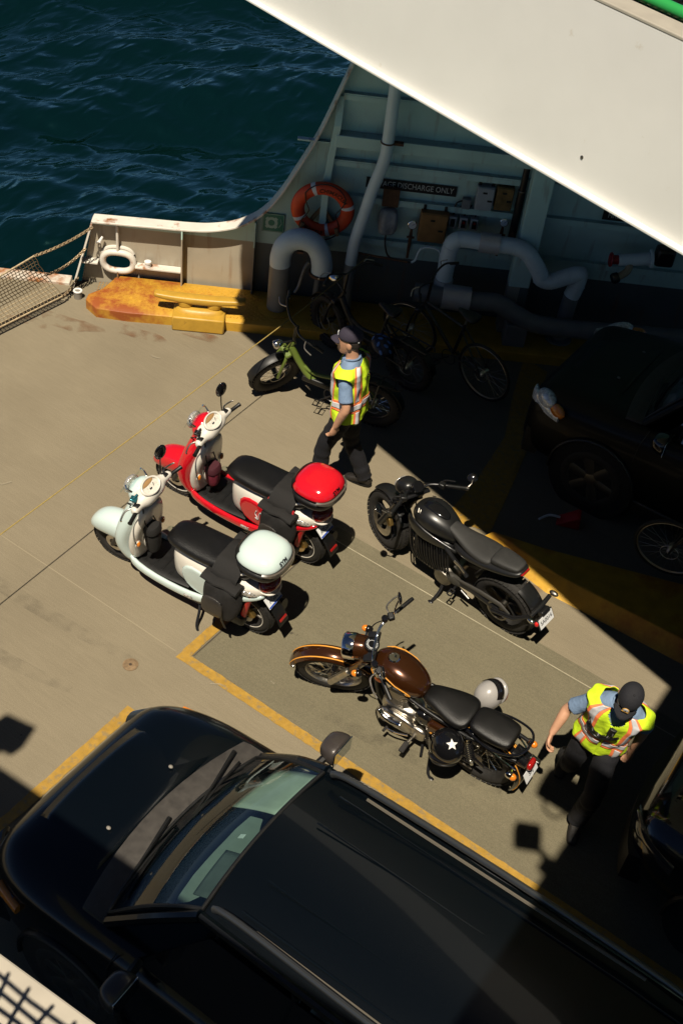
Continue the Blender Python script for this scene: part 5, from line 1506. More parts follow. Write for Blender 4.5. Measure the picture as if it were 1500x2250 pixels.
# ------------------------------------------------------------------ bicycles
def bicycle(name, label, loc, rz, lean, col, R=0.27, tr=0.048, WB=1.12, steer=0.0, fat=True, group=None):
    e = thing(name, label, 'bicycle', loc, (-lean, 0, rz), group)
    hx, hz = WB-0.17, R+0.43
    S = steer_xf(hx, hz, rad(20), steer)
    for x, xf in ((WB, S), (0, None)):
        w = MB().torus((x, 0, R), (0, 1, 0), R-tr, tr, 44, 10).build('tyre', RUBBER, e, xf=xf, ang=80)
        if fat:
            kb = MB()
            for i in range(38):
                a = 2*PI*i/38
                for s in (-1, 0, 1):
                    aa = a+(PI/38 if s == 0 else 0)
                    rr = R-tr+tr*math.cos(s*0.8)
                    kb.box((x+rr*math.cos(aa), tr*math.sin(s*0.8), R+rr*math.sin(aa)), (0.012, 0.02, 0.02), (0, -aa, 0))
            kb.build('tread', RUBBER, w, smooth=False, xf=xf)
        MB().torus((x, 0, R), (0, 1, 0), R-2*tr, 0.010, 40, 8, 1.6 if fat else 1.0).build('rim', BLACKMT if fat else ALU, w, xf=xf)
        m = MB()
        for i in range(28):
            a = 2*PI*i/28
            b_ = a+(0.3 if (i//2) % 2 else -0.3)
            m.tube([(x+0.025*math.cos(b_), 0.035*(1 if i % 2 else -1), R+0.025*math.sin(b_)), (x+(R-2*tr)*math.cos(a), 0, R+(R-2*tr)*math.sin(a))], 0.0018, 4)
        m.build('spokes', CHROME if col.name.startswith('olive') else DARKALU, w, xf=xf)
        MB().lathe((x, -0.06, R), (0, 1, 0), [(0.008, -0.01), (0.02, 0), (0.03, 0.02), (0.03, 0.10), (0.02, 0.12), (0.008, 0.13)], 16).build('hub', BLACKMT if fat and x else ALU, w, xf=xf)
        MB().torus((x, 0.055, R), (0, 1, 0), 0.08, 0.003, 24, 6).build('brake_disc', ALU, w, xf=xf)
        if fat:
            rings = []
            a0, a1 = (rad(20), rad(140)) if x else (rad(40), rad(170))
            for i in range(13):
                a = a0+(a1-a0)*i/12
                d = Vector((math.cos(a), 0, math.sin(a)))
                rings.append([Vector((x, 0, R))+d*(R+0.018+0.012*math.cos(b_))+Vector((0, 0.05*math.sin(b_), 0)) for b_ in [-1.2+2.4*k/6 for k in range(7)]]+[Vector((x, 0, R))+d*(R+0.012+0.012*math.cos(b_))+Vector((0, 0.05*math.sin(b_), 0)) for b_ in [1.2-2.4*k/6 for k in range(7)]])
            MB().loft(rings).build('mudguard', BLACKPL, e, xf=xf)
    # fork
    ft = 0.022 if fat else 0.014
    for s in (-1, 1):
        MB().tube(smooth_path([(WB, s*0.068, R), (WB-0.035, s*0.072, R+0.16), (WB-0.085, s*0.06, R+0.30), (WB-0.10, s*0.02, R+0.315)], 4), ft*0.8, 10).build('fork', col, e, xf=S)
    MB().tube([(WB-0.10, 0, R+0.29), (hx-0.03, 0, hz+0.05)], ft*1.1, 12).build('head_tube', col, e)
    MB().box((WB-0.115, 0, R+0.335), (0.07, 0.15, 0.05), (0, 0.3, 0)).build('fork_crown', col, e, bevel=0.015, xf=S)
    # frame
    if fat:
        MB().tube(smooth_path([(hx, 0, hz-0.02), (hx-0.10, 0, R+0.22), (hx-0.24, 0, R+0.06), (0.40, 0, R+0.02)], 6), 0.034, 14).build('down_tube', col, e)
        MB().tube(smooth_path([(hx-0.14, 0.0, R+0.20), (0.62, 0, R+0.14), (0.36, 0, R+0.18)], 4), 0.021, 12).build('cross_tube', col, e)
    else:
        MB().tube([(hx, 0, hz-0.03), (0.42, 0, R+0.01)], 0.019, 10).build('down_tube', col, e)
        MB().tube([(hx-0.02, 0, hz+0.02), (0.33, 0, R+0.40)], 0.016, 10).build('top_tube', col, e)
    MB().tube([(0.42, 0, R), (0.31, 0, R+0.45)], 0.018, 10).build('seat_tube', col, e)
    MB().tube([(0.32, 0, R+0.42), (0.285, 0, R+0.56)], 0.014, 10).build('seat_post', ALU, e)
    for s in (-1, 1):
        MB().tube([(0.42, s*0.03, R), (0.0, s*0.07, R)], 0.012, 8).build('chain_stay', col, e)
        MB().tube([(0.325, s*0.03, R+0.38), (0.0, s*0.07, R)], 0.010, 8).build('seat_stay', col, e)
        MB().tube(smooth_path([(hx-0.13, s*0.34, hz+0.34), (hx-0.06, s*0.24, hz+0.36), (hx-0.03, s*0.10, hz+0.31), (hx-0.055, 0, hz+0.29)], 4), 0.011, 10).build('handlebar', BLACKMT, e, xf=S)
        MB().tube([(hx-0.10, s*0.29, hz+0.352), (hx-0.15, s*0.37, hz+0.33)], 0.016, 10).build('grip', BLACKPL, e, xf=S)
        MB().tube(smooth_path([(hx-0.04, s*0.21, hz+0.36), (hx-0.0, s*0.27, hz+0.35), (hx-0.03, s*0.35, hz+0.33)], 4), 0.006, 8).build('brake_lever', ALU, e, xf=S)
        # crank and pedal
        d = s
        MB().tube([(0.42, s*0.07, R+0.0), (0.42+d*0.12, s*0.085, R-0.10*1.0)], 0.009, 8).build('crank', BLACKMT, e)
        pp = MB()
        c = Vector((0.42+d*0.12, s*0.14, R-0.10))
        pp.tube([c+Vector(q) for q in ((-0.045, -0.04, 0), (0.045, -0.04, 0), (0.045, 0.04, 0), (-0.045, 0.04, 0))], 0.008, 6, closed=True)
        pp.tube([c+Vector((0, -0.06, 0)), c+Vector((0, 0.04, 0))], 0.008, 6)
        pp.build('pedal', BLACKPL, e)
    MB().tube([(hx-0.02, 0, hz+0.03), (hx-0.06, 0, hz+0.30)], 0.016, 10).build('stem', BLACKMT, e, xf=S)
    MB().loft([sec(x, 0, R+0.58, w, 0.03, 2.4, 14) for x, w in ((0.43, 0.02), (0.36, 0.035), (0.26, 0.085), (0.19, 0.095), (0.165, 0.06))]).build('saddle', LEATHER, e, sub=1)
    MB().torus((0.42, 0.075, R), (0, 1, 0), 0.085, 0.006, 28, 6).build('chainring', BLACKMT, e)
    if fat:
        MB().lathe((WB-0.02, 0, hz+0.12), (1, 0, -0.2), [(0.02, -0.05), (0.042, -0.02), (0.046, 0.03), (0.044, 0.035)], 20).build('headlight', CHROME, e, xf=S)
        MB().ell((WB+0.012, 0, hz+0.113), (0.012, 0.04, 0.04), 16, 8).build('headlight_lens', CLEARLENS, e, xf=S)
        MB().tube([(WB-0.06, 0, hz+0.11), (hx-0.02, 0, hz+0.06)], 0.01, 8).build('headlight_bracket', BLACKMT, e, xf=S)
        MB().box((0.60, 0, R+0.045), (0.34, 0.07, 0.07), (0, -0.1, 0)).build('battery', BLACKPL, e, bevel=0.015)
        for s in (-1, 1):
            MB().tube([(0.30, s*0.06, R+0.33), (-0.25, s*0.07, R+0.33), (-0.28, s*0.03, R+0.33)], 0.009, 8).build('rack', BLACKMT, e)
            MB().tube([(0.0, s*0.075, R), (-0.05, s*0.07, R+0.33)], 0.008, 8).build('rack_stay', BLACKMT, e)
        for k in range(4):
            MB().tube([(0.2-k*0.13, -0.06, R+0.33), (0.2-k*0.13, 0.06, R+0.33)], 0.007, 6).build('rack_bar', BLACKMT, e)
        MB().tube([(hx-0.06, 0.02, hz+0.05), (hx-0.04, 0.05, hz+0.16), (hx-0.06, 0.06, hz+0.30)], 0.006, 6).build('cable', BLACKPL, e)
        for k in range(3):
            MB().tube([(hx+0.02+0.012*k, 0.045, hz-0.03+0.03*k), (hx+0.05+0.012*k, 0.06, hz-0.02+0.03*k)], 0.010, 8).build('cable_port', col, e)
    return e
OLIVE = mat('olive_green_frame', (0.12, 0.17, 0.028), 0.4, var=0.06, coat=0.2)
DKFRAME = mat('dark_frame', (0.012, 0.013, 0.015), 0.35)
bicycle('electric_bicycle', 'olive green fat tyre electric bicycle behind the man in vest', (-4.545, 8.20, 0), rad(194.3), rad(8), OLIVE, 0.285, 0.055, 1.07, rad(52), True)
bicycle('bicycle', 'dark fat tyre bicycle in shade leaning by the white gooseneck pipe', (-4.62, 8.95, 0.0), rad(176), rad(7), DKFRAME, 0.30, 0.045, 1.08, rad(-15), True)
bicycle('bicycle', 'slim tyre road bicycle in deep shade in front of the pipes', (-3.95, 9.35, 0.0), rad(172), rad(6), DKFRAME, 0.335, 0.016, 1.02, rad(10), False)
bicycle('bicycle', 'slim tyre bicycle standing on the yellow island at right edge', (-0.31, 8.1, 0.14), rad(181), rad(5), DKFRAME, 0.335, 0.017, 1.02, rad(8), False)
bh = thing('bicycle_helmet', 'blue patterned bicycle helmet hanging on rear rack of the electric bicycle', 'helmet', (-4.86, 8.72, 0.52), (rad(10), rad(-12), rad(150)))
MB().ell((0, 0, 0), (0.145, 0.11, 0.105), 24, 12, zlo=-0.25).build('shell', mat('navy_helmet', (0.006, 0.010, 0.03), 0.4), bh, sub=1)
HB = mat('light_blue_patch', (0.13, 0.28, 0.62), 0.35)
for i in range(14):
    a, t = i*2.4, 0.12+0.09*i
    t = min(t, 1.35)
    d = Vector((math.cos(a)*math.cos(t), math.sin(a)*math.cos(t), math.sin(t)))
    p = Vector((d.x*0.145, d.y*0.11, d.z*0.105))
    nrm = Vector((d.x/0.145, d.y/0.11, d.z/0.105)).normalized()
    tx = nrm.orthogonal().normalized()
    ty2 = nrm.cross(tx)
    MB().add([p+nrm*0.004+tx*(0.028*math.cos(q))+ty2*(0.016*math.sin(q)) for q in [2*PI*k/8 for k in range(8)]]+[p+nrm*0.007], [(k, (k+1) % 8, 8) for k in range(8)]).build('patch', HB, bh, smooth=False)
MB().tube(smooth_path([(0.08, 0.09, -0.03), (0.03, 0.04, -0.16), (0.08, -0.09, -0.03)], 5), 0.005, 6).build('strap', BLACKPL, bh)
# ------------------------------------------------------------------ cars
def lerp(a, b, t):
    return a+(b-a)*t
def car(name, label, loc, rz, col, p, cladding=BLACKPL, interior=True, amber=True, rails=True, glass=None):
    """local frame: x forward, origin on the ground under the windscreen base centre"""
    e = thing(name, label, 'car', loc, (0, 0, rz))
    HW, NX, RX, HZ, BZ, RZ = p['hw'], p['nose'], p['rear'], p['hood'], p['belt'], p['roof']
    # ring per station: half width at sill, shoulder, hood edge; centre crown height
    st = []
    def ring(x, w, zt, zs, zb, wt, crown, ws=None):
        # half profile from bottom centre to top centre
        ws = ws or w
        pts = [(0.0, zb), (w*0.86, zb), (w*0.97, zb+0.10), (w, lerp(zb, zs, 0.55)), (ws*0.992, zs), (ws*0.955, lerp(zs, zt, 0.55)), (wt, zt), (wt*0.82, zt+crown*0.45), (wt*0.42, zt+crown*0.9), (0, zt+crown)]
        full = [(y, z) for y, z in pts]+[(-y, z) for y, z in pts[-2:0:-1]]
        return [Vector((x, y, z)) for y, z in full]
    nz = NX
    def bx_(a, b_):
        return lerp(a, b_, p.get('boxy', 0))
    S = [
        (nz, bx_(0.52, 0.70), HZ-0.36, HZ-0.46, 0.36, bx_(0.46, 0.62), 0.01),
        (nz-0.02, bx_(0.66, 0.82), HZ-bx_(0.28, 0.20), HZ-0.42, 0.30, bx_(0.58, 0.70), 0.015),
        (nz-0.07, bx_(0.80, 0.90), HZ-bx_(0.17, 0.10), HZ-0.36, 0.27, bx_(0.68, 0.76), 0.02),
        (nz-0.16, bx_(0.90, 0.955), HZ-bx_(0.09, 0.05), HZ-0.28, 0.25, bx_(0.745, 0.79), 0.028),
        (nz-0.34, 0.97, HZ-0.045, HZ-0.21, 0.24, 0.78, 0.035),
        (nz*0.45, 1.0, HZ-0.01, HZ-0.17, 0.24, 0.80, 0.045),
        (0.32, 1.0, HZ+0.008, HZ-0.14, 0.24, 0.82, 0.045),
        (0.0, 1.0, HZ+0.01, HZ-0.11, 0.24, 0.87, 0.0),
        (-0.22, 1.0, BZ, HZ-0.10, 0.24, 0.89, 0.0),
        (-1.2, 1.0, BZ+0.01, HZ-0.09, 0.24, 0.90, 0.0),
        (RX*0.72, 1.0, BZ+0.02, HZ-0.09, 0.26, 0.90, 0.0),
        (RX+0.15, 0.95, BZ+0.02, HZ-0.10, 0.30, 0.86, 0.0),
        (RX, 0.84, BZ-0.06, HZ-0.2, 0.38, 0.74, 0.0),
    ]
    rings = [ring(x, w*HW, zt, zs, zb, wt*HW, cr) for x, w, zt, zs, zb, wt, cr in S]
    MB().loft(rings).build('body', col, e, sub=2)
    # raised hood panel with shut lines
    hp = []
    for i in range(8):
        t = i/7
        x = lerp(nz-0.20, 0.27, t)
        w = lerp(0.50, 0.70, t**0.7)*HW
        zc = lerp(HZ-0.066, HZ+0.012, t**0.8)
        hp.append([Vector((x, y*w, zc+0.052*(1-(abs(y))**2.4)-0.004)) for y in [k/6-1 for k in range(13)]])
    vs = [q for r_ in hp for q in r_]
    fs = [(i*13+k, i*13+k+1, (i+1)*13+k+1, (i+1)*13+k) for i in range(7) for k in range(12)]
    hd = MB().add(vs, fs).build('hood', col, e, ang=180)
    so = hd.modifiers.new('solid', 'SOLIDIFY')
    so.thickness = 0.02
    so.offset = -1
    for s in (-1, 1):
        MB().tube([Vector((lerp(nz-0.20, 0.27, i/7), s*(lerp(0.50, 0.70, (i/7)**0.7)*HW+0.006), lerp(HZ-0.066, HZ+0.012, (i/7)**0.8)-0.004)) for i in range(8)], 0.0045, 6).build('shut_line', BLACKPL, e)
    # cowl
    wbx_ = p.get('wbx', 0.02)
    cg = []
    for i in range(13):
        y = (i/6-1)*0.83*HW
        xx = 0.12+wbx_-0.15*(y/HW)**2
        cg.append([Vector((xx+0.06, y, HZ+0.060-0.05*(y/HW)**2)), Vector((xx+0.0, y, HZ+0.072-0.04*(y/HW)**2)), Vector((xx-0.10, y, HZ+0.066-0.03*(y/HW)**2)), Vector((xx-0.10, y, HZ+0.0)), Vector((xx+0.06, y, HZ+0.0))])
    MB().loft(cg).build('cowl', mat('grey_cowl', (0.045, 0.040, 0.035), 0.6, var=0.25, vscale=18), e)
    # greenhouse corner curves
    wbx, wtx = p.get('wbx', 0.02), -0.50   # windscreen base / top at centre line
    def wb(y):   # base
        return Vector((wbx+0.02-0.16*(y/HW)**2, y, HZ+0.055-0.02*(y/HW)**2))
    def wt_(y):
        return Vector((wtx-0.09*(y/HW)**2, y, RZ-0.055-0.03*(y/HW)**2))
    g = []
    for j in range(9):
        t = j/8
        hwj = lerp(0.765, 0.615, t)*HW
        r_ = []
        for k in range(13):
            y = (k/6-1)*hwj
            a, b_ = wb(y), wt_(y)
            v = a.lerp(b_, t)
            v.z += 0.05*math.sin(PI*t)
            r_.append(v)
        g.append(r_)
    fs = [(i*13+k, i*13+k+1, (i+1)*13+k+1, (i+1)*13+k) for i in range(8) for k in range(12)]
    MB().add([q for r_ in g for q in r_], fs).build('windscreen', glass or GLASS, e, ang=180)
    edge = [r_[0] for r_ in g]+g[-1][1:]+[r_[-1] for r_ in g[::-1]][1:]+g[0][::-1][1:-1]
    MB().tube(edge, 0.014, 8, closed=True).build('screen_seal', BLACKPL, e)
    # roof
    rf = []
    NR = 12
    xr = RX+0.30
    for i in range(NR+1):
        t = i/NR
        x = lerp(wtx+0.012, xr, t)
        zc = RZ-0.05+0.052*math.sin(min(1, t*2.2)*PI/2)-0.07*max(0, t-0.75)*2
        hw_ = HW*(0.632+0.035*math.sin(PI*min(1, t*1.2)))
        rr_ = []
        for k in range(15):
            u = k/7-1
            rr_.append(Vector((x-0.09*(u*0.62)**2*(1-t), u*hw_, zc-0.045*abs(u)**3.0)))
        rr_ += [Vector((q.x, q.y*1.005, q.z-0.05)) for q in rr_[::-1]]
        rf.append(rr_)
    roof = MB().loft(rf).build('roof', col, e, ang=60)
    for y in (-0.36, -0.18, 0.18, 0.36):
        MB().tube([(lerp(wtx-0.22, xr+0.1, i/8), y*HW*1.4, RZ+0.0005-0.012*abs(y)*3+(0.0 if 0 < i < 8 else -0.006)-0.06*max(0, i/8-0.75)*2) for i in range(9)], 0.006, 6).build('roof_groove', col, roof)
    # pillars and side glass
    for s in (-1, 1):
        ap = [Vector((wb(0.79*HW*s).x-0.02, s*0.80*HW, HZ+0.03)), Vector((lerp(wbx, wtx, 0.5)-0.09, s*0.735*HW, lerp(HZ, RZ, 0.53))), Vector((wtx-0.05, s*0.655*HW, RZ-0.075))]
        MB().tube(smooth_path(ap, 5), [0.036]*11, 8).build('pillar', col, e)
        win = [(-0.28, BZ+0.01), (-0.66, RZ-0.11), (xr+0.15, RZ-0.13), (RX+0.28, BZ+0.02)]
        pts = []
        for x, z in win:
            f = (z-BZ)/(RZ-BZ)
            pts.append(Vector((x, s*HW*lerp(0.905, 0.665, f), z)))
        MB().add(pts+[q-Vector((0, s*0.012, 0)) for q in pts], [(0, 1, 2, 3), (7, 6, 5, 4)]).build('side_window', VISD, e, smooth=False)
        for x0, x1 in ((-1.15, -1.2), (-2.1, -2.05)):
            MB().tube([(x0, s*HW*0.912, BZ), (x1, s*HW*0.675, RZ-0.10)], 0.03, 6).build('pillar', BLACKGL, e)
        MB().tube([(wtx-0.05, s*0.655*HW, RZ-0.075), (wtx-0.9, s*0.68*HW, RZ-0.055), (xr+0.1, s*0.665*HW, RZ-0.10), (RX+0.2, s*0.80*HW, BZ+0.05)], 0.028, 8).build('roof_side', col, e)
        if rails:
            rl = MB().tube(smooth_path([(wtx-0.10, s*0.605*HW, RZ-0.01), (wtx-0.28, s*0.61*HW, RZ+0.045), (wtx-1.2, s*0.635*HW, RZ+0.055), (xr+0.5, s*0.63*HW, RZ+0.045), (xr+0.2, s*0.62*HW, RZ-0.01)], 5), 0.019, 10, flat=1.25).build('roof_rail', mat('satin_rail', (0.10, 0.105, 0.11), 0.28, 0.8), e)
            MB().tube([(wtx-0.36, s*0.612*HW-s*0.032, RZ+0.012), (xr+0.6, s*0.63*HW-s*0.032, RZ+0.012)], 0.010, 6).build('rail_channel', mat('worn_trim', (0.16, 0.14, 0.11), 0.4, 0.4), rl)
        # door mirrors
        mx = -0.36
        MB().tube([(mx+0.05, s*0.90*HW, BZ+0.03), (mx+0.03, s*1.02*HW, BZ+0.055)], 0.028, 8).build('mirror_arm', BLACKPL, e)
        MB().loft([sec(mx+x, s*(HW+0.12)+s*0.02*0, BZ+0.085, w, h, 2.8, 16) for x, w, h in ((0.095, 0.05, 0.035), (0.08, 0.085, 0.062), (0.03, 0.112, 0.082), (-0.03, 0.118, 0.088), (-0.045, 0.113, 0.083))]).build('mirror_housing', p.get('mirrormat', mat('brown_grey_mirror', (0.060, 0.050, 0.045), 0.35, 0.3, coat=0.3)), e, sub=1)
        MB().box((mx-0.044, s*(HW+0.12), BZ+0.082), (0.008, 0.20, 0.14)).build('mirror_glass', mat('mirror_glass', (0.5, 0.55, 0.6), 0.03, 1.0), e, bevel=0.02)
        # lights
        hl = []
        for i in range(6):
            t = i/5
            hl.append(sec(lerp(nz-0.02, nz-0.40, t)-0.0, s*HW*lerp(bx_(0.64, 0.72), bx_(0.955, 0.985), t**0.6), HZ-p.get('lz', 0.20)+0.02*t, lerp(0.05, 0.035, t), lerp(0.075, 0.05, t), 2.4, 12))
        MB().loft(hl).build('headlight', p.get('lamp', CLEARLENS), e)
        if p.get('biglamp'):
            MB().ell((nz-0.20, s*HW*0.845, HZ-0.155), (0.16, 0.075, 0.085), 20, 12, (0, 0.25, s*-0.75)).build('headlight', p['lamp'], e)
            MB().ell((nz-0.36, s*HW*0.955, HZ-0.165), (0.10, 0.045, 0.07), 18, 10, (0, 0.2, s*-0.45)).build('turn_signal', ORANGE, e)
        if amber and not p.get('biglamp'):
            MB().loft([sec(lerp(nz-0.26, nz-0.46, t), s*HW*lerp(0.935, 0.985, t), HZ-p.get('lz', 0.20)+0.01+0.02*t, 0.035, lerp(0.062, 0.035, t), 2.4, 12) for t in (0, 0.4, 0.8, 1)]).build('turn_signal', ORANGE, e)
        # wheels and arches
        for wx in (nz-0.86, RX+0.80):
            Rw = p.get('wr', 0.36)
            w = MB().torus((wx, s*(HW-0.10), Rw), (0, 1, 0), Rw-0.10, 0.10, 40, 12, 1.1).build('wheel', RUBBER, e)
            MB().torus((wx, s*(HW-0.10), Rw), (0, 1, 0), Rw-0.145, 0.02, 40, 8, 4.5).build('rim', DARKALU, w)
            for i in range(6):
                a = 2*PI*i/6+0.2
                d = Vector((math.cos(a), 0, math.sin(a)))
                MB().tube([Vector((wx, s*(HW-0.02), Rw))+d*0.05, Vector((wx, s*(HW-0.02), Rw))+d*(Rw-0.14)], [0.050, 0.078], 8, flat=0.30, up=(d.z, 0, -d.x)).build('spoke', mat('dull_alloy', (0.10, 0.095, 0.085), 0.45, 0.8), w)
            MB().lathe((wx, s*(HW-0.06), Rw), (0, s, 0), [(0.08, 0), (0.07, 0.05), (0.04, 0.06), (0.001, 0.06)], 20).build('hub', DARKALU, w)
            MB().lathe((wx, s*(HW-0.19), Rw), (0, s, 0), [(Rw+0.055, 0.0), (Rw+0.055, 0.192), (Rw+0.015, 0.196), (0.001, 0.17)], 40, cap=False).build('arch_liner', mat('liner_black', (0.004, 0.004, 0.004), 0.9), e)
            MB().tube([(wx+(Rw+0.06)*math.cos(a), s*(HW+0.002), Rw+(Rw+0.06)*math.sin(a)) for a in [PI*i/18-0.12+0.24*i/18*1 for i in range(19)]], 0.028, 8, flat=0.6).build('arch_trim', cladding, e)
        MB().box(((nz-0.86+RX+0.80)/2, s*(HW-0.002), 0.33), (abs(nz-0.86-RX-0.80)-0.85, 0.03, 0.14)).build('sill_cladding', cladding, e, bevel=0.02)
        for hx_ in (-0.95, -1.9):
            MB().tube(smooth_path([(hx_, s*HW*0.995, BZ-0.14), (hx_-0.08, s*(HW+0.025), BZ-0.135), (hx_-0.17, s*HW*0.995, BZ-0.14)], 4), 0.012, 8).build('door_handle', col, e)
        for dx in (-0.12, -1.12, -2.05):
            MB().tube([(dx+0.05, s*HW*1.001, 0.42), (dx, s*HW*1.003, 0.62), (dx-0.02, s*HW*0.995, HZ-0.08), (dx-0.05, s*HW*0.93, BZ)], 0.004, 5).build('shut_line', BLACKPL, e)
        # wiper
        wy = 0.02 if s > 0 else -0.60
        MB().tube([(wbx+0.05, wy, HZ+0.088), (wbx-0.01, wy+0.26, HZ+0.115), (wbx-0.06, wy+0.52, HZ+0.115)], [0.015, 0.010, 0.008], 6).build('wiper', BLACKPL, e)
        MB().tube([(wbx-0.03, wy+0.05, HZ+0.105), (wbx-0.05, wy+0.3, HZ+0.13), (wbx-0.075, wy+0.55, HZ+0.12)], 0.007, 6).build('wiper_blade', BLACKPL, e)
    # hood washer jets
    for s in (-1, 1):
        MB().ell((0.40, s*0.28, HZ+0.052), (0.016, 0.013, 0.009), 10, 6).build('washer_jet', mat('jet_grey', (0.22, 0.20, 0.17), 0.5), e)
    # bumper and grille
    bp = []
    for k in range(15):
        a = -1.15+2.3*k/14
        bp.append([Vector((nz+0.055-0.28*(1-math.cos(a)), HW*0.93*math.sin(a)/math.sin(1.15), z)) for z in (0.28, 0.34, 0.52, 0.56)]+[Vector((nz-0.08-0.28*(1-math.cos(a)), HW*0.90*math.sin(a)/math.sin(1.15), z)) for z in (0.56, 0.28)])
    MB().loft(bp).build('bumper', p.get('bumper', cladding), e, ang=50)
    for k in range(4):
        MB().tube([(nz-0.055-0.012*k, -0.36, HZ-0.40+0.05*k), (nz-0.018-0.016*k, 0, HZ-0.40+0.05*k), (nz-0.055-0.012*k, 0.36, HZ-0.40+0.05*k)], 0.011, 6).build('grille_bar', p.get('grille', CHROME), e)
    if interior:
        DASH = mat('dash_grey', (0.15, 0.17, 0.155), 0.7, var=0.15)
        SEATC = mat('pale_seat_cloth', (0.55, 0.57, 0.54), 0.8, var=0.12, bump=0.2)
        MB().loft([sec(x, 0, z, HW*0.76, h, 3.5, 18) for x, z, h in ((-0.05, HZ-0.02, 0.03), (-0.22, HZ-0.005, 0.055), (-0.42, HZ-0.03, 0.075), (-0.52, HZ-0.07, 0.06))]).build('dashboard', DASH, e, sub=1)
        MB().box((-1.2, 0, 0.42), (2.2, HW*1.6, 0.04)).build('cabin_floor', mat('dark_carpet', (0.02, 0.02, 0.02), 0.9), e, smooth=False)
        for s in (-1, 1):
            MB().loft([sec(x, s*0.37, z, 0.24, h, 2.8, 16) for x, z, h in ((-0.72, 0.66, 0.05), (-0.80, 0.68, 0.09), (-1.05, 0.67, 0.09), (-1.25, 0.66, 0.08))]).build('seat_cushion', SEATC, e, sub=1)
            MB().loft([sec(z, -1.20-0.12*(z-0.7)/0.6, s*0.37, 0.075, w, 2.8, 16, axis='z') for z, w in ((0.66, 0.22), (0.8, 0.245), (1.05, 0.24), (1.22, 0.18), (1.27, 0.11))]).build('seat_back', SEATC, e, sub=1)
            MB().loft([sec(z, -1.33, s*0.37, 0.05, w, 2.6, 14, axis='z') for z, w in ((1.28, 0.10), (1.33, 0.14), (1.42, 0.13), (1.46, 0.08))]).build('head_rest', SEATC, e, sub=1)
        MB().torus((-0.66, 0.37, HZ-0.01), (-0.85, 0, 0.5), 0.18, 0.016, 30, 8).build('steering_wheel', BLACKPL, e)
        MB().tube([(-0.66, 0.37, HZ-0.01), (-0.45, 0.37, HZ-0.12)], 0.04, 10).build('steering_column', BLACKPL, e)
        MB().ell((-0.50, 0.0, RZ-0.19), (0.03, 0.11, 0.035), 16, 8).build('rear_view_mirror', BLACKGL, e)
        # pale folded sun shade and reflection sheet just inside the glass
        def inner(t0, t1, y0, y1, dep, m_, nm):
            vs, n = [], 8
            for a_ in range(n+1):
                t = t0+(t1-t0)*a_/n
                for k in range(n+1):
                    y = (y0+(y1-y0)*k/n)*HW
                    v = wb(y).lerp(wt_(y), t)
                    v.z += 0.05*math.sin(PI*t)-dep
                    v.x -= dep*0.5
                    vs.append(v)
            o = MB().add(vs, [(a_*(n+1)+k, a_*(n+1)+k+1, (a_+1)*(n+1)+k+1, (a_+1)*(n+1)+k) for a_ in range(n) for k in range(n)]).build(nm, m_, e, ang=180)
            so = o.modifiers.new('solid', 'SOLIDIFY')
            so.thickness = 0.008
            return o
        inner(0.42, 0.93, -0.62, -0.20, 0.035, mat('pale_card', (0.38, 0.39, 0.33), 0.6, var=0.12), 'dash_placard')
        inner(0.72, 0.95, 0.14, 0.50, 0.060, mat('grey_sheet', (0.075, 0.085, 0.085), 0.8, var=0.2), 'reflection_sheet')  # added sheet imitating a pale reflection seen in the windscreen
        MB().box((-0.385, 0.02, RZ-0.185), (0.004, 0.03, 0.045), (0, -0.8, 0)).build('screen_sticker', PLATEW, e, smooth=False)
    return e

NAVY = mat('black_blue_paint', (0.0014, 0.0028, 0.0044), 0.26, coat=0.35, spec=0.3)
DKLAMP = mat('smoked_lamp', (0.03, 0.035, 0.04), 0.08, coat=1.0)
SUVP = dict(hw=0.885, nose=1.03, rear=-3.5, hood=1.05, belt=1.10, roof=1.665, wr=0.36, bumper=NAVY, boxy=0.05, wbx=0.10, lz=0.28, lamp=DKLAMP, grille=BLACKGL)
TINT = glass_mat('windscreen_glass', (0.58, 0.72, 0.68))
car('parked_suv', 'large blue black SUV with roof rails and pale dash placard in the foreground', (-2.46, 3.00, 0), rad(180.6), NAVY, SUVP, glass=TINT)
SUV2 = dict(boxy=0.8, biglamp=True, hw=0.90, nose=1.05, rear=-3.5, hood=1.06, belt=1.12, roof=1.74, wr=0.37, grille=CHROME, mirrormat=BLACKGL, lz=0.23, lamp=mat('bright_lamp', (0.85, 0.88, 0.84), 0.15, 0.2, var=0.4, vscale=40))
BLKP = mat('black_car_paint', (0.0022, 0.0026, 0.0030), 0.42, coat=0.08, spec=0.2)
car('parked_suv', 'black SUV with amber headlight corner parked in deep shade under the overhang', (-2.14, 9.40, 0), rad(180), BLKP, SUV2, interior=False, glass=VISD)
CAR3 = dict(hw=0.86, nose=1.0, rear=-3.4, hood=0.92, belt=0.98, roof=1.48, wr=0.33, mirrormat=BLACKGL, lz=0.25, lamp=DKLAMP, grille=BLACKGL)
car('parked_car', 'dark glossy car nosing in at right edge beside the deck hand', (0.58, 5.78, 0), rad(180), mat('charcoal_car_paint', (0.012, 0.0145, 0.016), 0.2, 0.4, coat=1.0), CAR3, interior=False, amber=False, rails=False, glass=VISD)
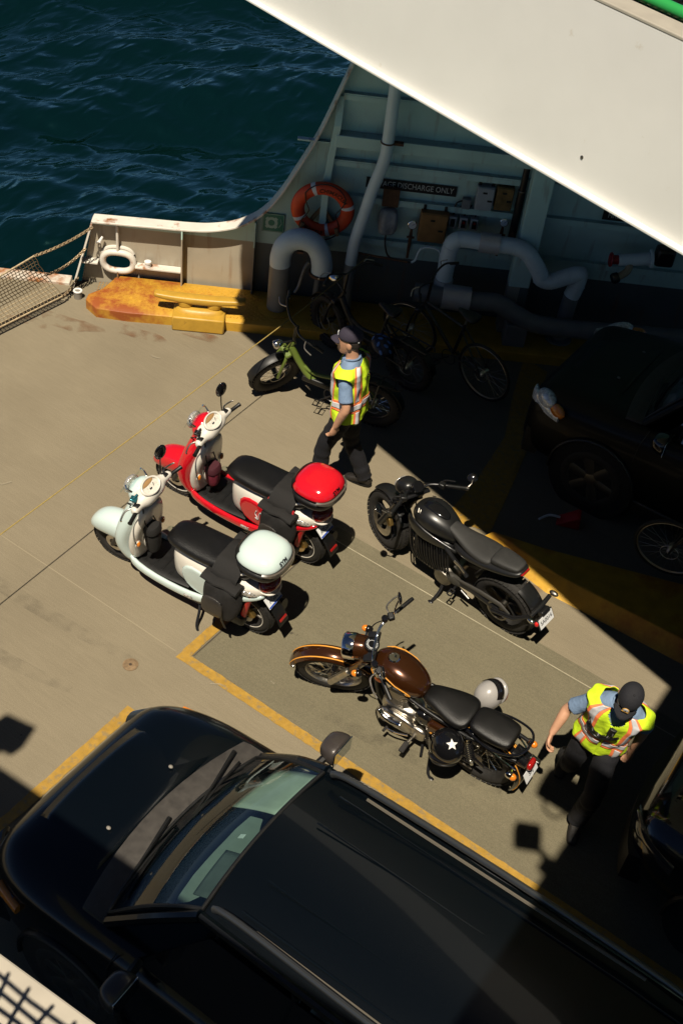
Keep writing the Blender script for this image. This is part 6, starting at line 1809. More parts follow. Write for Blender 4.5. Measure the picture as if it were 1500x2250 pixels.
# ------------------------------------------------------------------ people
LIME = mat('lime_vest_cloth', (0.62, 0.86, 0.02), 0.75, var=0.12, vscale=9, bump=1.0, bscale=15)
ORNG = mat('orange_vest_band', (0.95, 0.24, 0.08), 0.7, var=0.06)
SILV = mat('silver_reflective_band', (0.62, 0.62, 0.63), 0.45, 0.1, var=0.10, vscale=30)
SHIRT = mat('blue_grey_shirt', (0.17, 0.25, 0.38), 0.8, var=0.15, vscale=14, bump=0.9, bscale=22)
TROU = mat('dark_navy_trousers', (0.0038, 0.0040, 0.0068), 0.85, var=0.25, vscale=10, bump=1.0, bscale=14, stretch=(1.0, 1.0, 0.45))
CAPM = mat('navy_cap_cloth', (0.030, 0.024, 0.040), 0.85, var=0.12, bump=0.3, bscale=80)
CAPK = mat('black_cap_cloth', (0.010, 0.010, 0.014), 0.85, var=0.12, bump=0.3, bscale=80)
HAIR = mat('short_dark_hair', (0.02, 0.013, 0.010), 0.8, var=0.3, bump=0.6, bscale=200)
BOOT = mat('worn_black_boot', (0.016, 0.013, 0.011), 0.55, var=0.35, vscale=20, bump=0.3)
TATTOO = mat('tattooed_skin', (0.44, 0.25, 0.16), 0.5, var=0.1, col2=(0.12, 0.085, 0.075), c2scale=38, c2lo=0.50, c2hi=0.56)

TORSO = [(0.88, 0.108, 0.165), (0.94, 0.115, 0.168), (1.04, 0.112, 0.158), (1.15, 0.118, 0.162), (1.27, 0.124, 0.178), (1.36, 0.116, 0.186), (1.42, 0.098, 0.170), (1.46, 0.078, 0.125), (1.50, 0.055, 0.066)]
def tors(z):
    for (z0, a0, b0), (z1, a1, b1) in zip(TORSO[:-1], TORSO[1:]):
        if z <= z1:
            t = max(0, (z-z0)/(z1-z0))
            return a0+(a1-a0)*t, b0+(b1-b0)*t
    return TORSO[-1][1:]
def tp(a, z, off, n=2.3):
    rx, ry = tors(z)
    c, s = math.cos(a), math.sin(a)
    return Vector((math.copysign(abs(c)**(2/n), c)*(rx+off), math.copysign(abs(s)**(2/n), s)*(ry+off), z))

def limb(mb, pts, rs, seg=14, flat=1.0):
    P = smooth_path(pts, 4)
    n = len(pts)
    R_ = []
    for i in range(len(P)):
        t = i/4
        k = min(int(t), n-2)
        f = t-k
        R_.append(rs[k]*(1-f)+rs[k+1]*f)
    return mb.tube(P, R_, seg, flat=flat)

def hand(mb, wr, d, nrm, side, curl=0.9):
    """wrist point, finger direction, palm normal, thumb side sign"""
    d = Vector(d).normalized()
    nrm = Vector(nrm)
    nrm = (nrm-d*nrm.dot(d)).normalized()
    w = d.cross(nrm)*side
    wr = Vector(wr)
    mb.tube([wr-d*0.02, wr+d*0.02, wr+d*0.055, wr+d*0.09], [0.027, 0.036, 0.042, 0.038], 12, flat=0.50, up=w)
    for k, (o, L) in enumerate(((-0.030, 0.060), (-0.010, 0.072), (0.011, 0.076), (0.030, 0.068))):
        b = wr+d*0.085+w*o
        c1 = b+d*(L*0.45)+nrm*(L*0.25*curl)
        c2 = c1+d*(L*0.15)+nrm*(L*0.42*curl)
        c3 = c2-d*(L*0.12*curl)+nrm*(L*0.25*curl)
        mb.tube(smooth_path([b, c1, c2, c3], 3), 0.0092, 8)
    b = wr+d*0.025+w*0.034
    mb.tube(smooth_path([b, b+d*0.035+w*0.022+nrm*0.01, b+d*0.062+w*0.014+nrm*0.03], 3), [0.013]*3+[0.0115]*2+[0.010]*2, 8)

def person(label, loc, heading, J, cap, capbrim, head_rot, lean, text_back=None, tattoo=False, emblem=False, coil=False):
    e = thing('person', label, 'person', loc, (0, 0, heading))
    LM = Matrix.Translation((J['pel'][0], J['pel'][1], 0.93)) @ Euler(lean).to_matrix().to_4x4() @ Matrix.Translation((0, 0, -0.93))
    HC = LM @ Vector((0.03, 0, 1.635))
    HM = Matrix.Translation(HC) @ Euler(head_rot).to_matrix().to_4x4()
    # ---- body: one continuous surface
    b = MB()
    b.loft([[LM @ tp(2*PI*k/20, z, -0.012) for k in range(20)] for z, _, _ in TORSO])
    b.tube([LM @ Vector((-0.005, 0, 1.45)), LM @ Vector((0.005, 0, 1.53)), HM @ Vector((-0.01, 0, -0.03))], [0.062, 0.056, 0.056], 14)
    # head with jaw, nose, brow, ears
    b.loft([[HM @ Vector((cx+q.x, q.y, z)) for q in [Vector((math.cos(2*PI*k/20)*rx, math.sin(2*PI*k/20)*ry, 0)) for k in range(20)]] for z, cx, rx, ry in
            ((-0.118, 0.050, 0.022, 0.022), (-0.105, 0.042, 0.050, 0.042), (-0.075, 0.022, 0.078, 0.056), (-0.035, 0.008, 0.094, 0.068), (0.01, 0.0, 0.099, 0.075), (0.05, -0.004, 0.099, 0.077), (0.085, -0.006, 0.085, 0.067), (0.11, -0.006, 0.055, 0.045), (0.120, -0.006, 0.018, 0.015))])
    b.tube([HM @ Vector((0.098, 0, 0.012)), HM @ Vector((0.112, 0, -0.018)), HM @ Vector((0.118, 0, -0.034)), HM @ Vector((0.098, 0, -0.042))], [0.009, 0.013, 0.016, 0.012], 8)
    b.tube([HM @ Vector((0.088, 0.045, 0.026)), HM @ Vector((0.100, 0.0, 0.024)), HM @ Vector((0.088, -0.045, 0.026))], 0.010, 8)
    b.tube([HM @ Vector((0.092, 0.022, -0.066)), HM @ Vector((0.101, 0.0, -0.067)), HM @ Vector((0.092, -0.022, -0.066))], 0.009, 8)
    for s in (-1, 1):
        b.ell(HM @ Vector((-0.010, s*0.077, -0.008)), (0.022, 0.010, 0.032), 12, 8, (head_rot[0], head_rot[1], head_rot[2]))
    for s, key in ((1, 'L'), (-1, 'R')):
        sh = LM @ Vector((0, s*0.170, 1.375))
        el, wr = Vector(J['el'+key]), Vector(J['wr'+key])
        limb(b, [LM @ Vector((0, s*0.09, 1.36)), sh, sh.lerp(el, 0.5), el, el.lerp(wr, 0.35), wr], [0.045, 0.046, 0.045, 0.040, 0.042, 0.026])
        hand(b, wr, J['hd'+key], J['hn'+key], s*J.get('th'+key, 1))
        hp = LM @ Vector((0, s*0.088, 0.92))
        kn, an = Vector(J['kn'+key]), Vector(J['an'+key])
        limb(b, [hp, hp.lerp(kn, 0.5), kn, kn.lerp(an, 0.35), an], [0.088, 0.074, 0.054, 0.052, 0.036])
        b.ell(an+Vector((0.02, 0, -0.04)), (0.05, 0.026, 0.022), 14, 8)
    body = b.build('body', TATTOO if tattoo else SKIN, e)
    rm = body.modifiers.new('remesh', 'REMESH')
    rm.mode = 'VOXEL'
    rm.voxel_size = 0.0065
    rm.use_smooth_shade = True
    sm = body.modifiers.new('smooth', 'SMOOTH')
    sm.iterations = 4
    if tattoo:
        body.data.materials[0] = SKIN
        fa = MB()
        el, wr = Vector(J['elL']), Vector(J['wrL'])
        limb(fa, [el.lerp(wr, 0.08), el.lerp(wr, 0.35), el.lerp(wr, 0.9)], [0.0405, 0.0415, 0.0285])
        fa.build('forearm_tattoo', TATTOO, e, sub=1)
    for s in (-1, 1):
        MB().ell(HM @ Vector((0.0915, s*0.030, 0.008)), (0.010, 0.013, 0.009), 12, 8).build('eye', PLATEW, e)
        MB().ell(HM @ Vector((0.0995, s*0.030, 0.007)), (0.004, 0.0055, 0.0055), 10, 6).build('iris', INK, e)
        MB().tube([HM @ Vector((0.097, s*0.016, 0.030)), HM @ Vector((0.098, s*0.032, 0.034)), HM @ Vector((0.088, s*0.048, 0.030))], 0.0045, 6).build('eyebrow', HAIR, e)
    MB().loft([[HM @ Vector((cx+math.cos(2*PI*k/20)*rx, math.sin(2*PI*k/20)*ry, z)) for k in range(20)] for z, cx, rx, ry in ((-0.045, -0.045, 0.052, 0.058), (-0.02, -0.030, 0.072, 0.074), (0.02, -0.020, 0.085, 0.080), (0.06, -0.014, 0.092, 0.0815))]).build('hair', HAIR, e, sub=1)
    # ---- cap
    cp = MB().loft([[HM @ Vector((cx+math.cos(2*PI*k/24)*rx, math.sin(2*PI*k/24)*ry, z)) for k in range(24)] for z, cx, rx, ry in ((0.028, -0.004, 0.109, 0.089), (0.060, -0.006, 0.111, 0.090), (0.095, -0.009, 0.103, 0.084), (0.125, -0.012, 0.080, 0.066), (0.142, -0.014, 0.045, 0.037), (0.147, -0.014, 0.012, 0.010))]).build('cap', cap, e, sub=1)
    br = []
    for i in range(6):
        t = i/5
        hw = 0.083*(1-0.62*max(0, t-0.35)**2*2.4)
        br.append([HM @ Vector((0.075+capbrim*t*(1-0.35*(y/0.083)**2)+0.02*(1-abs(y)/0.083), y, 0.040-0.020*t-0.16*y*y/0.083)) for y in [hw*(k/5-1) for k in range(11)]])
    bm_ = MB().add([q for r_ in br for q in r_], [(i*11+k, i*11+k+1, (i+1)*11+k+1, (i+1)*11+k) for i in range(5) for k in range(10)]).build('cap_brim', cap, cp, ang=180)
    so = bm_.modifiers.new('solid', 'SOLIDIFY')
    so.thickness = 0.006
    MB().ell(HM @ Vector((-0.014, 0, 0.149)), (0.008, 0.008, 0.005), 10, 6).build('cap_button', cap, cp)
    if emblem:
        EM = HM @ Matrix.Translation((0.099, 0, 0.082)) @ Matrix.Rotation(rad(66), 4, 'Y')
        em = MB().lathe((0, 0, 0), (0, 0, 1), [(0.026, 0), (0.026, 0.004), (0.001, 0.005)], 20).build('cap_emblem', mat('emblem_gold', (0.60, 0.33, 0.06), 0.5), cp, xf=EM)
        MB().lathe((0, 0, 0.002), (0, 0, 1), [(0.019, 0), (0.019, 0.004), (0.001, 0.005)], 18).build('emblem_disc', PLATEW, em, xf=EM @ Matrix.Translation((-0.004, 0, 0)))
        MB().box((0.004, 0, 0.0065), (0.010, 0.012, 0.002)).build('emblem_mark', INK, em, smooth=False, xf=EM)
        MB().box((0.021, 0, 0.004), (0.008, 0.05, 0.004)).build('emblem_ribbon', mat('emblem_gold', (0.6, 0.33, 0.06)), em, smooth=False, xf=EM)
    else:
        MB().box(HM @ Vector((0.104, 0, 0.075)), (0.006, 0.03, 0.03), head_rot).build('cap_badge', PLATEW, cp, smooth=False)
        MB().ell(HM @ Vector((-0.085, 0.052, 0.04)), (0.008, 0.008, 0.008), 8, 6).build('cap_mark', PLATEW, cp)
    # ---- shirt with short sleeves and collar
    sh_ = MB()
    sh_.loft([[LM @ tp(2*PI*k/24, z, 0.004) for k in range(24)] for z in (0.90, 0.97, 1.06, 1.16, 1.27, 1.36, 1.42, 1.46, 1.485)])
    for s, key in ((1, 'L'), (-1, 'R')):
        shp = LM @ Vector((0, s*0.168, 1.378))
        el = Vector(J['el'+key])
        limb(sh_, [LM @ Vector((0, s*0.08, 1.36)), shp, shp.lerp(el, 0.45), shp.lerp(el, 0.80)], [0.055, 0.059, 0.062, 0.067])
    so_ = sh_.build('shirt', SHIRT, e)
    rm = so_.modifiers.new('remesh', 'REMESH')
    rm.mode = 'VOXEL'
    rm.voxel_size = 0.009
    rm.use_smooth_shade = True
    sm = so_.modifiers.new('smooth', 'SMOOTH')
    sm.iterations = 3
    MB().tube([LM @ Vector((0.066*math.cos(a)+0.004, 0.070*math.sin(a), 1.495-0.030*max(0, math.cos(a)))) for a in [2*PI*k/20 for k in range(20)]], 0.017, 8, closed=True, flat=0.6).build('collar', SHIRT, so_)
    for s in (-1, 1):
        q = [LM @ Vector(v) for v in ((0.062, s*0.018, 1.468), (0.105, s*0.055, 1.425), (0.075, s*0.075, 1.47), (0.05, s*0.062, 1.50))]
        MB().add(q+[v+Vector((-0.004, 0, -0.006)) for v in q], [(0, 1, 2, 3), (7, 6, 5, 4), (0, 4, 5, 1), (1, 5, 6, 2), (2, 6, 7, 3)]).build('collar_point', SHIRT, so_, smooth=False)
    # ---- trousers with folds
    tr = MB()
    for s, key in ((1, 'L'), (-1, 'R')):
        hp = LM @ Vector((0, s*0.083, 0.93))
        kn, an = Vector(J['kn'+key]), Vector(J['an'+key])
        P = smooth_path([hp, hp.lerp(kn, 0.5), kn, kn.lerp(an, 0.5), an+Vector((-0.01, 0, -0.015))], 6)
        rs = [0.100, 0.092, 0.078, 0.076, 0.074]
        rr = []
        for i in range(len(P)):
            t = i/6
            k = min(int(t), 3)
            rr.append(rs[k]*(1-(t-k))+rs[k+1]*(t-k)+0.0035*math.sin(i*1.9+s)+0.0025*math.sin(i*3.7))
        tr.tube(P, rr, 16)
    tr.loft([[LM @ tp(2*PI*k/24, z, 0.010) for k in range(24)] for z in (0.86, 0.90, 0.95, 0.985)])
    t_ = tr.build('trousers', TROU, e)
    rm = t_.modifiers.new('remesh', 'REMESH')
    rm.mode = 'VOXEL'
    rm.voxel_size = 0.010
    rm.use_smooth_shade = True
    sm = t_.modifiers.new('smooth', 'SMOOTH')
    sm.iterations = 3
    # ---- boots
    for key in 'LR':
        an = Vector(J['an'+key])
        fr = J.get('ft'+key, (0, 0, 0))
        FM = Matrix.Translation(an) @ Euler(fr).to_matrix().to_4x4()
        bt = MB().loft([[FM @ v for v in sec(x, 0, z, w, h, 2.5, 16)] for x, z, w, h in ((-0.075, -0.055, 0.030, 0.030), (-0.06, -0.045, 0.038, 0.045), (0.0, -0.035, 0.042, 0.055), (0.07, -0.050, 0.046, 0.040), (0.14, -0.058, 0.048, 0.032), (0.185, -0.064, 0.038, 0.024), (0.20, -0.068, 0.018, 0.014))]).build('boot', BOOT, e, sub=1)
        MB().tube([FM @ Vector((-0.01, 0, -0.05)), FM @ Vector((-0.015, 0, 0.07))], [0.046, 0.050], 14).build('boot_shaft', BOOT, bt)
        MB().loft([[FM @ v for v in sec(z, 0.055, 0, L, w, 2.6, 18, axis='z')] for z, L, w in ((-0.092, 0.135, 0.046), (-0.078, 0.138, 0.048))]).build('sole', BLACKPL, bt)
        for k in range(4):
            MB().tube([FM @ Vector((0.035+0.02*k, -0.022, 0.012-0.012*k)), FM @ Vector((0.04+0.02*k, 0.022, 0.012-0.012*k))], 0.004, 6).build('lace', DARKALU, bt)
    # ---- hi-vis vest
    vz = [0.895, 0.93, 1.0, 1.08, 1.16, 1.25, 1.33, 1.385, 1.425, 1.455, 1.475]
    NA = 120
    def fold(a, z, k=1.0):
        sd_ = abs(math.sin(a))
        wide = 0.062*sd_**3*max(0, 1-abs(z-1.415)/0.12)
        return 0.026+0.05*max(0, 1.2-z)+wide+k*(0.007*math.sin(5*a+9*z)+0.005*math.sin(11*a-14*z)+0.004*math.sin(3*a+31*z+2*math.sin(4*a)))
    def inhole(a, z):
        # arm holes
        da = min(abs(a-PI/2), abs(a-3*PI/2))
        return ((z-1.335)/0.085)**2+(da/0.50)**2 < 1
    def neck(a, z):
        aa = min(a, 2*PI-a)
        return z > 1.34+0.30*aa if aa < 0.42 else z > 1.47
    ver, fac, idx = [], [], {}
    nzv = 90
    for i in range(nzv+1):
        z = 0.895+(1.475-0.895)*i/nzv
        for k in range(NA):
            a = 2*PI*k/NA
            idx[i, k] = len(ver)
            ver.append(LM @ tp(a, z, fold(a, z)))
    for i in range(nzv):
        z = 0.895+(1.475-0.895)*(i+0.5)/nzv
        for k in range(NA):
            a = 2*PI*(k+0.5)/NA
            if inhole(a, z) or neck(a, z):
                continue
            fac.append((idx[i, k], idx[i, (k+1) % NA], idx[i+1, (k+1) % NA], idx[i+1, k]))
    vest = MB().add(ver, fac).build('vest', LIME, e, ang=180)
    so = vest.modifiers.new('solid', 'SOLIDIFY')
    so.thickness = 0.005
    def band(a0, a1, z0, z1, off, m, nm, na=None, nzb=None):
        na = na or max(2, int(abs(a1-a0)/0.05))
        nzb = nzb or max(2, int((z1-z0)/0.007))
        vs, fs = [], []
        for i in range(nzb+1):
            for k in range(na+1):
                a, z = a0+(a1-a0)*k/na, z0+(z1-z0)*i/nzb
                vs.append(LM @ tp(a, z, fold(a, z)+off))
        for i in range(nzb):
            for k in range(na):
                a, z = a0+(a1-a0)*(k+0.5)/na, z0+(z1-z0)*(i+0.5)/nzb
                if inhole(a % (2*PI), z) or neck(a % (2*PI), z):
                    continue
                fs.append((i*(na+1)+k, i*(na+1)+k+1, (i+1)*(na+1)+k+1, (i+1)*(na+1)+k))
        o = MB().add(vs, fs).build(nm, m, vest, ang=180)
        so = o.modifiers.new('solid', 'SOLIDIFY')
        so.thickness = 0.002
        return o
    band(0.04, 2*PI-0.04, 1.025, 1.125, 0.004, ORNG, 'orange_band')
    band(0.05, 2*PI-0.05, 1.050, 1.10, 0.007, SILV, 'silver_band')
    for ac in (0.72, 2*PI-0.72, PI-0.70, PI+0.70):
        band(ac-0.26, ac+0.26, 1.125, 1.472, 0.004, ORNG, 'orange_band')
        band(ac-0.13, ac+0.13, 1.125, 1.472, 0.007, SILV, 'silver_band')
        band(ac-0.22, ac+0.22, 0.905, 1.025, 0.004, ORNG, 'orange_band')
        band(ac-0.11, ac+0.11, 0.905, 1.025, 0.007, SILV, 'silver_band')
    if text_back:
        text('back_lettering', text_back, 0.075, INK, vest, LM @ frameM((-0.150, 0, 1.33), (0, -1, 0), (0, 0, 1)), bold=0.001)
    MB().tube([LM @ tp(0, z, fold(0, z)+0.004) for z in (0.90, 1.0, 1.1, 1.2, 1.3, 1.34)], 0.004, 6).build('zip', BLACKPL if text_back else LIME, vest)
    if coil:
        pts = []
        for i in range(90):
            t = i/89
            base = (LM @ tp(lerp(-0.75, 0.35, t), 1.30-0.12*math.sin(PI*t)+0.03*t, 0.045)) if t < 0.75 else (LM @ tp(0.1, lerp(1.24, 1.30, (t-0.75)*4), 0.05))
            pts.append(base+Vector((0, 0, 0.008*math.sin(i*2.0)))+Vector((0.008*math.cos(i*2.0), 0, 0)))
        cl = MB().tube(pts, 0.006, 6).build('radio_cable', BLACKPL, e)
        pts = [LM @ tp(lerp(-0.75, 0.3, k/10), 1.24-0.10*math.sin(PI*k/10)+0.04*k/10, 0.05) for k in range(11)]
        MB().tube(pts, 0.010, 8).build('radio_cable', BLACKPL, e)
        MB().loft([[LM @ (v+Vector((0.15, 0.02, 1.30))) for v in sec(z, 0, 0, 0.018, 0.028, 2.8, 14, axis='z')] for z in (-0.04, 0.04)]).build('radio_microphone', BLACKPL, e, bevel=0.006)
    return e

J1 = dict(pel=(0, 0), elL=(-0.045, 0.265, 1.13), wrL=(0.03, 0.265, 0.90), elR=(0.02, -0.27, 1.13), wrR=(0.12, -0.24, 0.90),
          hdL=(0.18, 0.02, -1), hnL=(0.75, -0.6, 0), hdR=(0.3, 0.05, -1), hnR=(0.3, 0.9, 0), thL=1, thR=-1,
          knL=(0.15, 0.12, 0.53), anL=(0.17, 0.15, 0.095), knR=(-0.03, -0.12, 0.50), anR=(-0.20, -0.13, 0.105), ftL=(0, 0, 0.1), ftR=(0, 0.12, -0.15))
person('man in navy cap and lime vest seen from behind beside the electric bicycle', (-4.25, 7.20, 0), rad(196), J1, CAPM, 0.075, (0, rad(4), rad(6)), (0, rad(3), 0), 'WSF', True)
J2 = dict(pel=(0, 0), elL=(-0.06, 0.29, 1.09), wrL=(-0.02, 0.26, 0.86), elR=(0.04, -0.30, 1.15), wrR=(0.16, -0.36, 0.96),
          hdL=(0.1, -0.05, -1), hnL=(0.3, -0.9, 0), hdR=(0.40, -0.05, -1), hnR=(0.2, 0.9, 0), thL=1, thR=-1,
          knL=(0.25, 0.08, 0.52), anL=(0.20, 0.05, 0.095), knR=(0.0, -0.13, 0.50), anR=(-0.32, -0.14, 0.17), ftL=(0, 0, 0.0), ftR=(0, 0.6, -0.15))
p2 = person('deck hand in black emblem cap and lime vest walking with head bowed', (-0.86, 5.50, 0), rad(-72), J2, CAPK, 0.080, (rad(-10), rad(38), rad(-10)), (rad(-6), rad(11), rad(-8)), None, False, True, True)
p2.scale = (0.93, 0.93, 0.93)
# ------------------------------------------------------------------ fittings on the hull wall (local: x along wall, y outboard, z up)
TEALP = mat('pale_pipe_paint', (0.70, 0.80, 0.78), 0.45, var=0.06, vscale=5, bump=0.12, bscale=30)
GREYP = mat('grey_pipe_paint', (0.20, 0.20, 0.185), 0.5, var=0.10)
RUSTM = mat('rusty_iron', (0.12, 0.055, 0.025), 0.8, var=0.35, vscale=25)
def split_tube(parent, path, r, z_split, upper, lower, seg=16):
    hi = [q for q in path if q.z >= z_split]
    lo = [q for q in path if q.z <= z_split]
    return hi, lo
# gooseneck vent
gn = wthing('gooseneck_pipe', 'thick white and grey gooseneck vent pipe bending over beside the curb', 'pipe', 0.315, 0.36, 0.0)
gp = smooth_path([(0, 0, 0.70), (0, 0, 0.80), (0.03, 0, 0.92), (0.11, 0, 1.005), (0.22, 0, 1.03), (0.34, 0, 0.985), (0.41, 0, 0.88), (0.44, 0, 0.76), (0.445, 0, 0.66)], 4)
MB().tube([(0, 0, 0.1), (0, 0, 0.70)], 0.112, 24).build('lower_pipe', GREYP, gn)
MB().tube(gp, [0.1125]*len(gp), 24).build('bend', TEALP, gn)
MB().lathe((0.445, 0, 0.63), (0, 0, 1), [(0.10, 0), (0.135, 0.005), (0.135, 0.028), (0.115, 0.035)], 26).build('flange', RUSTM, gn)
MB().box((0.20, -0.02, 0.90), (0.07, 0.09, 0.025)).build('bracket', RUSTM, gn)
MB().tube(smooth_path([(0.30, -0.03, 0.78), (0.26, -0.05, 0.70), (0.22, -0.10, 0.52), (0.18, -0.13, 0.45)], 4), 0.018, 8).build('handle', DARKALU, gn)
MB().lathe((0, 0, 0.13), (0, 0, 1), [(0.20, 0), (0.20, 0.02), (0.12, 0.03)], 26).build('base_flange', YELR, gn)
MB().cyl((0.40, 0.08, 0.14), (0.42, 0.02, 0.66), 0.035, 12).build('support', GREYP, gn)
# sewage pipe
spp = wthing('discharge_pipe', 'pale discharge pipe running down the wall past the black sewage sign', 'pipe', 1.28, 0.25, 0.0)
path = smooth_path([(0, 0, 4.6), (0, 0, 2.9), (0, 0, 2.16), (-0.01, 0, 1.96), (-0.09, 0, 1.62), (-0.14, 0, 1.34), (-0.20, 0, 1.02), (-0.22, 0, 0.72)], 5)
MB().tube(path, 0.062, 18).build('pipe', TEALP, spp)
MB().tube([(-0.22, 0, 0.74), (-0.22, 0, 0.14)], 0.0625, 18).build('lower_pipe', GREYP, spp)
MB().torus((0, 0, 2.15), (0, 0, 1), 0.066, 0.008, 24, 8).build('clamp', RUSTM, spp)
MB().box((0.10, 0.04, 2.13), (0.12, 0.06, 0.025)).build('clamp_plate', RUSTM, spp)
# insulated pipe run
ins = wthing('insulated_pipe', 'lagged pale pipe looping around the column on the equipment wall', 'pipe', 2.07, 0.35, 0.0)
pp = smooth_path([(0, 0, 0.60), (0, 0, 0.92), (0.005, 0, 1.10), (0.04, 0, 1.20), (0.14, -0.0, 1.235), (0.40, -0.03, 1.235), (0.66, -0.05, 1.24), (0.80, -0.06, 1.19), (0.90, -0.06, 1.08), (0.98, -0.06, 0.97), (1.02, -0.06, 0.90), (1.12, -0.06, 0.885), (1.26, -0.04, 0.94), (1.38, -0.02, 0.985), (1.42, 0, 0.95), (1.41, 0, 0.80), (1.39, 0, 0.70)], 4)
MB().tube(pp, 0.088, 20).build('lagging', TEALP, ins)
MB().tube([(0, 0, 0.55), (0, 0, 0.74)], 0.10, 20).build('jacket', mat('silver_cloth', (0.55, 0.55, 0.53), 0.4, 0.2, bump=0.6, bscale=25), ins)
MB().tube([(0.29, -0.02, 1.235), (0.50, -0.035, 1.236)], 0.108, 20).build('jacket', MATS['silver_cloth'], ins)
MB().tube([(1.39, 0, 0.70), (1.37, 0, 0.14)], 0.086, 18).build('lower_pipe', GREYP, ins)
for i in range(4, len(pp)-3, 5):
    MB().torus(pp[i], pp[i+1]-pp[i-1], 0.0885, 0.004, 20, 5).build('lagging_band', TEALP, ins)
MB().tube([(0.66, -0.05, 1.24), (0.66, 0.30, 1.24)], 0.015, 8).build('hanger', RUSTM, ins)
MB().lathe((1.37, 0, 0.14), (0, 0, 1), [(0.15, 0), (0.15, 0.02), (0.09, 0.03)], 20).build('floor_flange', GREYP, ins)
low = wthing('low_pipe', 'thick dark grey pipe lying low across the foot of the column', 'pipe', 2.62, 0.50, 0.0)
MB().tube(smooth_path([(-0.85, 0.05, 0.60), (-0.2, 0.0, 0.60), (0.05, 0, 0.60), (0.28, -0.03, 0.50), (0.55, -0.05, 0.42), (1.3, -0.05, 0.42), (2.2, 0, 0.42)], 5), 0.10, 18).build('pipe', GREYP, low)
MB().tube([(-0.55, 0.03, 0.60), (-0.25, 0.01, 0.60)], 0.135, 18).build('jacket', MATS['silver_cloth'], low)
MB().box((0.30, 0, 0.25), (0.24, 0.2, 0.30)).build('saddle', GREYP, low, bevel=0.01)
# life ring
lr = wthing('life_ring', 'orange life ring with white bands and black grab line on wooden bracket', 'life ring', 0.705, 0.16, 1.29)
LORG = mat('life_ring_orange', (0.70, 0.065, 0.014), 0.5, var=0.12, vscale=8, bump=0.15)
TLT = Euler((rad(8), 0, 0)).to_matrix().to_4x4()
MB().torus((0, 0, 0), (0, 1, 0), 0.262, 0.072, 48, 16, 0.75).build('ring', LORG, lr, xf=TLT)
for a in (rad(112), rad(15), rad(205), rad(285)):
    pts = [Vector((0.262*math.cos(a+q), 0, 0.262*math.sin(a+q))) for q in (-0.075, 0.075)]
    MB().loft([[Vector(((0.262+0.075*math.cos(b_))*math.cos(a+q), 0.0555*math.sin(b_), (0.262+0.075*math.cos(b_))*math.sin(a+q))) for b_ in [2*PI*k/14 for k in range(14)]] for q in (-0.075, 0, 0.075)], cap=False).build('white_band', PLATEW, lr, xf=TLT)
gl_ = []
for i in range(4):
    a0, a1 = rad(130+90*i), rad(130+90*(i+1))
    for k in range(9):
        t = k/8
        a = a0+(a1-a0)*t
        r_ = 0.30+0.055*math.sin(PI*t) if i in (1, 3) else 0.30-0.16*math.sin(PI*t)
        gl_.append(Vector((r_*math.cos(a), -0.062, r_*math.sin(a))))
MB().tube(gl_, 0.006, 6, closed=True).build('grab_line', BLACKPL, lr, xf=TLT)
WOODM = mat('weathered_wood', (0.28, 0.16, 0.07), 0.8, var=0.25, vscale=30, stretch=(1, 1, 0.1))
MB().box((0.0, 0.085, -0.02), (0.05, 0.03, 0.62)).build('wooden_post', WOODM, lr, bevel=0.004)
MB().box((0.07, 0.08, -0.12), (0.04, 0.03, 0.28), (0, -0.6, 0)).build('wooden_brace', WOODM, lr, bevel=0.004)
MB().box((-0.07, 0.08, -0.12), (0.04, 0.03, 0.28), (0, 0.6, 0)).build('wooden_brace', WOODM, lr, bevel=0.004)
for x, z in ((-0.01, 0.26), (-0.20, -0.19), (0.17, -0.22)):
    MB().box((x, -0.052, z), (0.035, 0.03, 0.09), (0.1, 0.3 if x < -0.1 else -0.3 if x > 0.1 else 0, 0)).build('wooden_peg', WOODM, lr, bevel=0.004)
DKRED = mat('dark_red_ink', (0.07, 0.012, 0.008), 0.6)
text('lettering', 'CHIMACUM', 0.062, DKRED, lr, TLT @ Matrix.Translation((0, -0.0565, 0)) @ Matrix.Rotation(rad(90), 4, 'X') @ Matrix.Rotation(rad(-25), 4, 'Z') @ Matrix.Translation((0, 0.262, 0)), curve=0.262, bold=0.001)
text('lettering', 'SEATTLE', 0.062, DKRED, lr, TLT @ Matrix.Translation((0, -0.0565, 0)) @ Matrix.Rotation(rad(90), 4, 'X') @ Matrix.Rotation(rad(-20), 4, 'Z') @ Matrix.Translation((0, -0.262, 0)), curve=-0.262, bold=0.001)
# signs
SGN = mat('sign_green', (0.05, 0.24, 0.16), 0.4)
SGW = mat('sign_mint', (0.45, 0.62, 0.52), 0.4)
gs = wthing('safety_sign', 'small square green lifebuoy sign on the wall near life ring', 'sign', 0.197, 0.012, 0.985)
MB().box((0, 0, 0), (0.235, 0.006, 0.215)).build('board', SGN, gs, smooth=False)
m = MB()
for k in range(32):
    a0, a1 = 2*PI*k/32, 2*PI*(k+1)/32
    m.add([(-0.02+r_*math.cos(a), -0.0045, r_*math.sin(a)) for r_, a in ((0.035, a0), (0.035, a1), (0.066, a1), (0.066, a0))], [(0, 1, 2, 3)])
for k in range(4):
    a = PI/4+k*PI/2
    m.box((-0.02+0.07*math.cos(a), -0.0045, 0.07*math.sin(a)), (0.035, 0.001, 0.02), (0, -a+PI/2, 0))
m.tube([(0.06, -0.0045, -0.05), (0.088, -0.0045, 0.0), (0.075, -0.0045, 0.05)], 0.004, 5)
m.build('ring_symbol', SGW, gs, smooth=False)
for zz in (-0.1, 0.1):
    MB().box((0, -0.0045, zz), (0.22, 0.001, 0.005)).build('border', SGW, gs, smooth=False)
for xx in (-0.11, 0.11):
    MB().box((xx, -0.0045, 0), (0.005, 0.001, 0.20)).build('border', SGW, gs, smooth=False)
SGK = mat('sign_black', (0.006, 0.007, 0.007), 0.5)
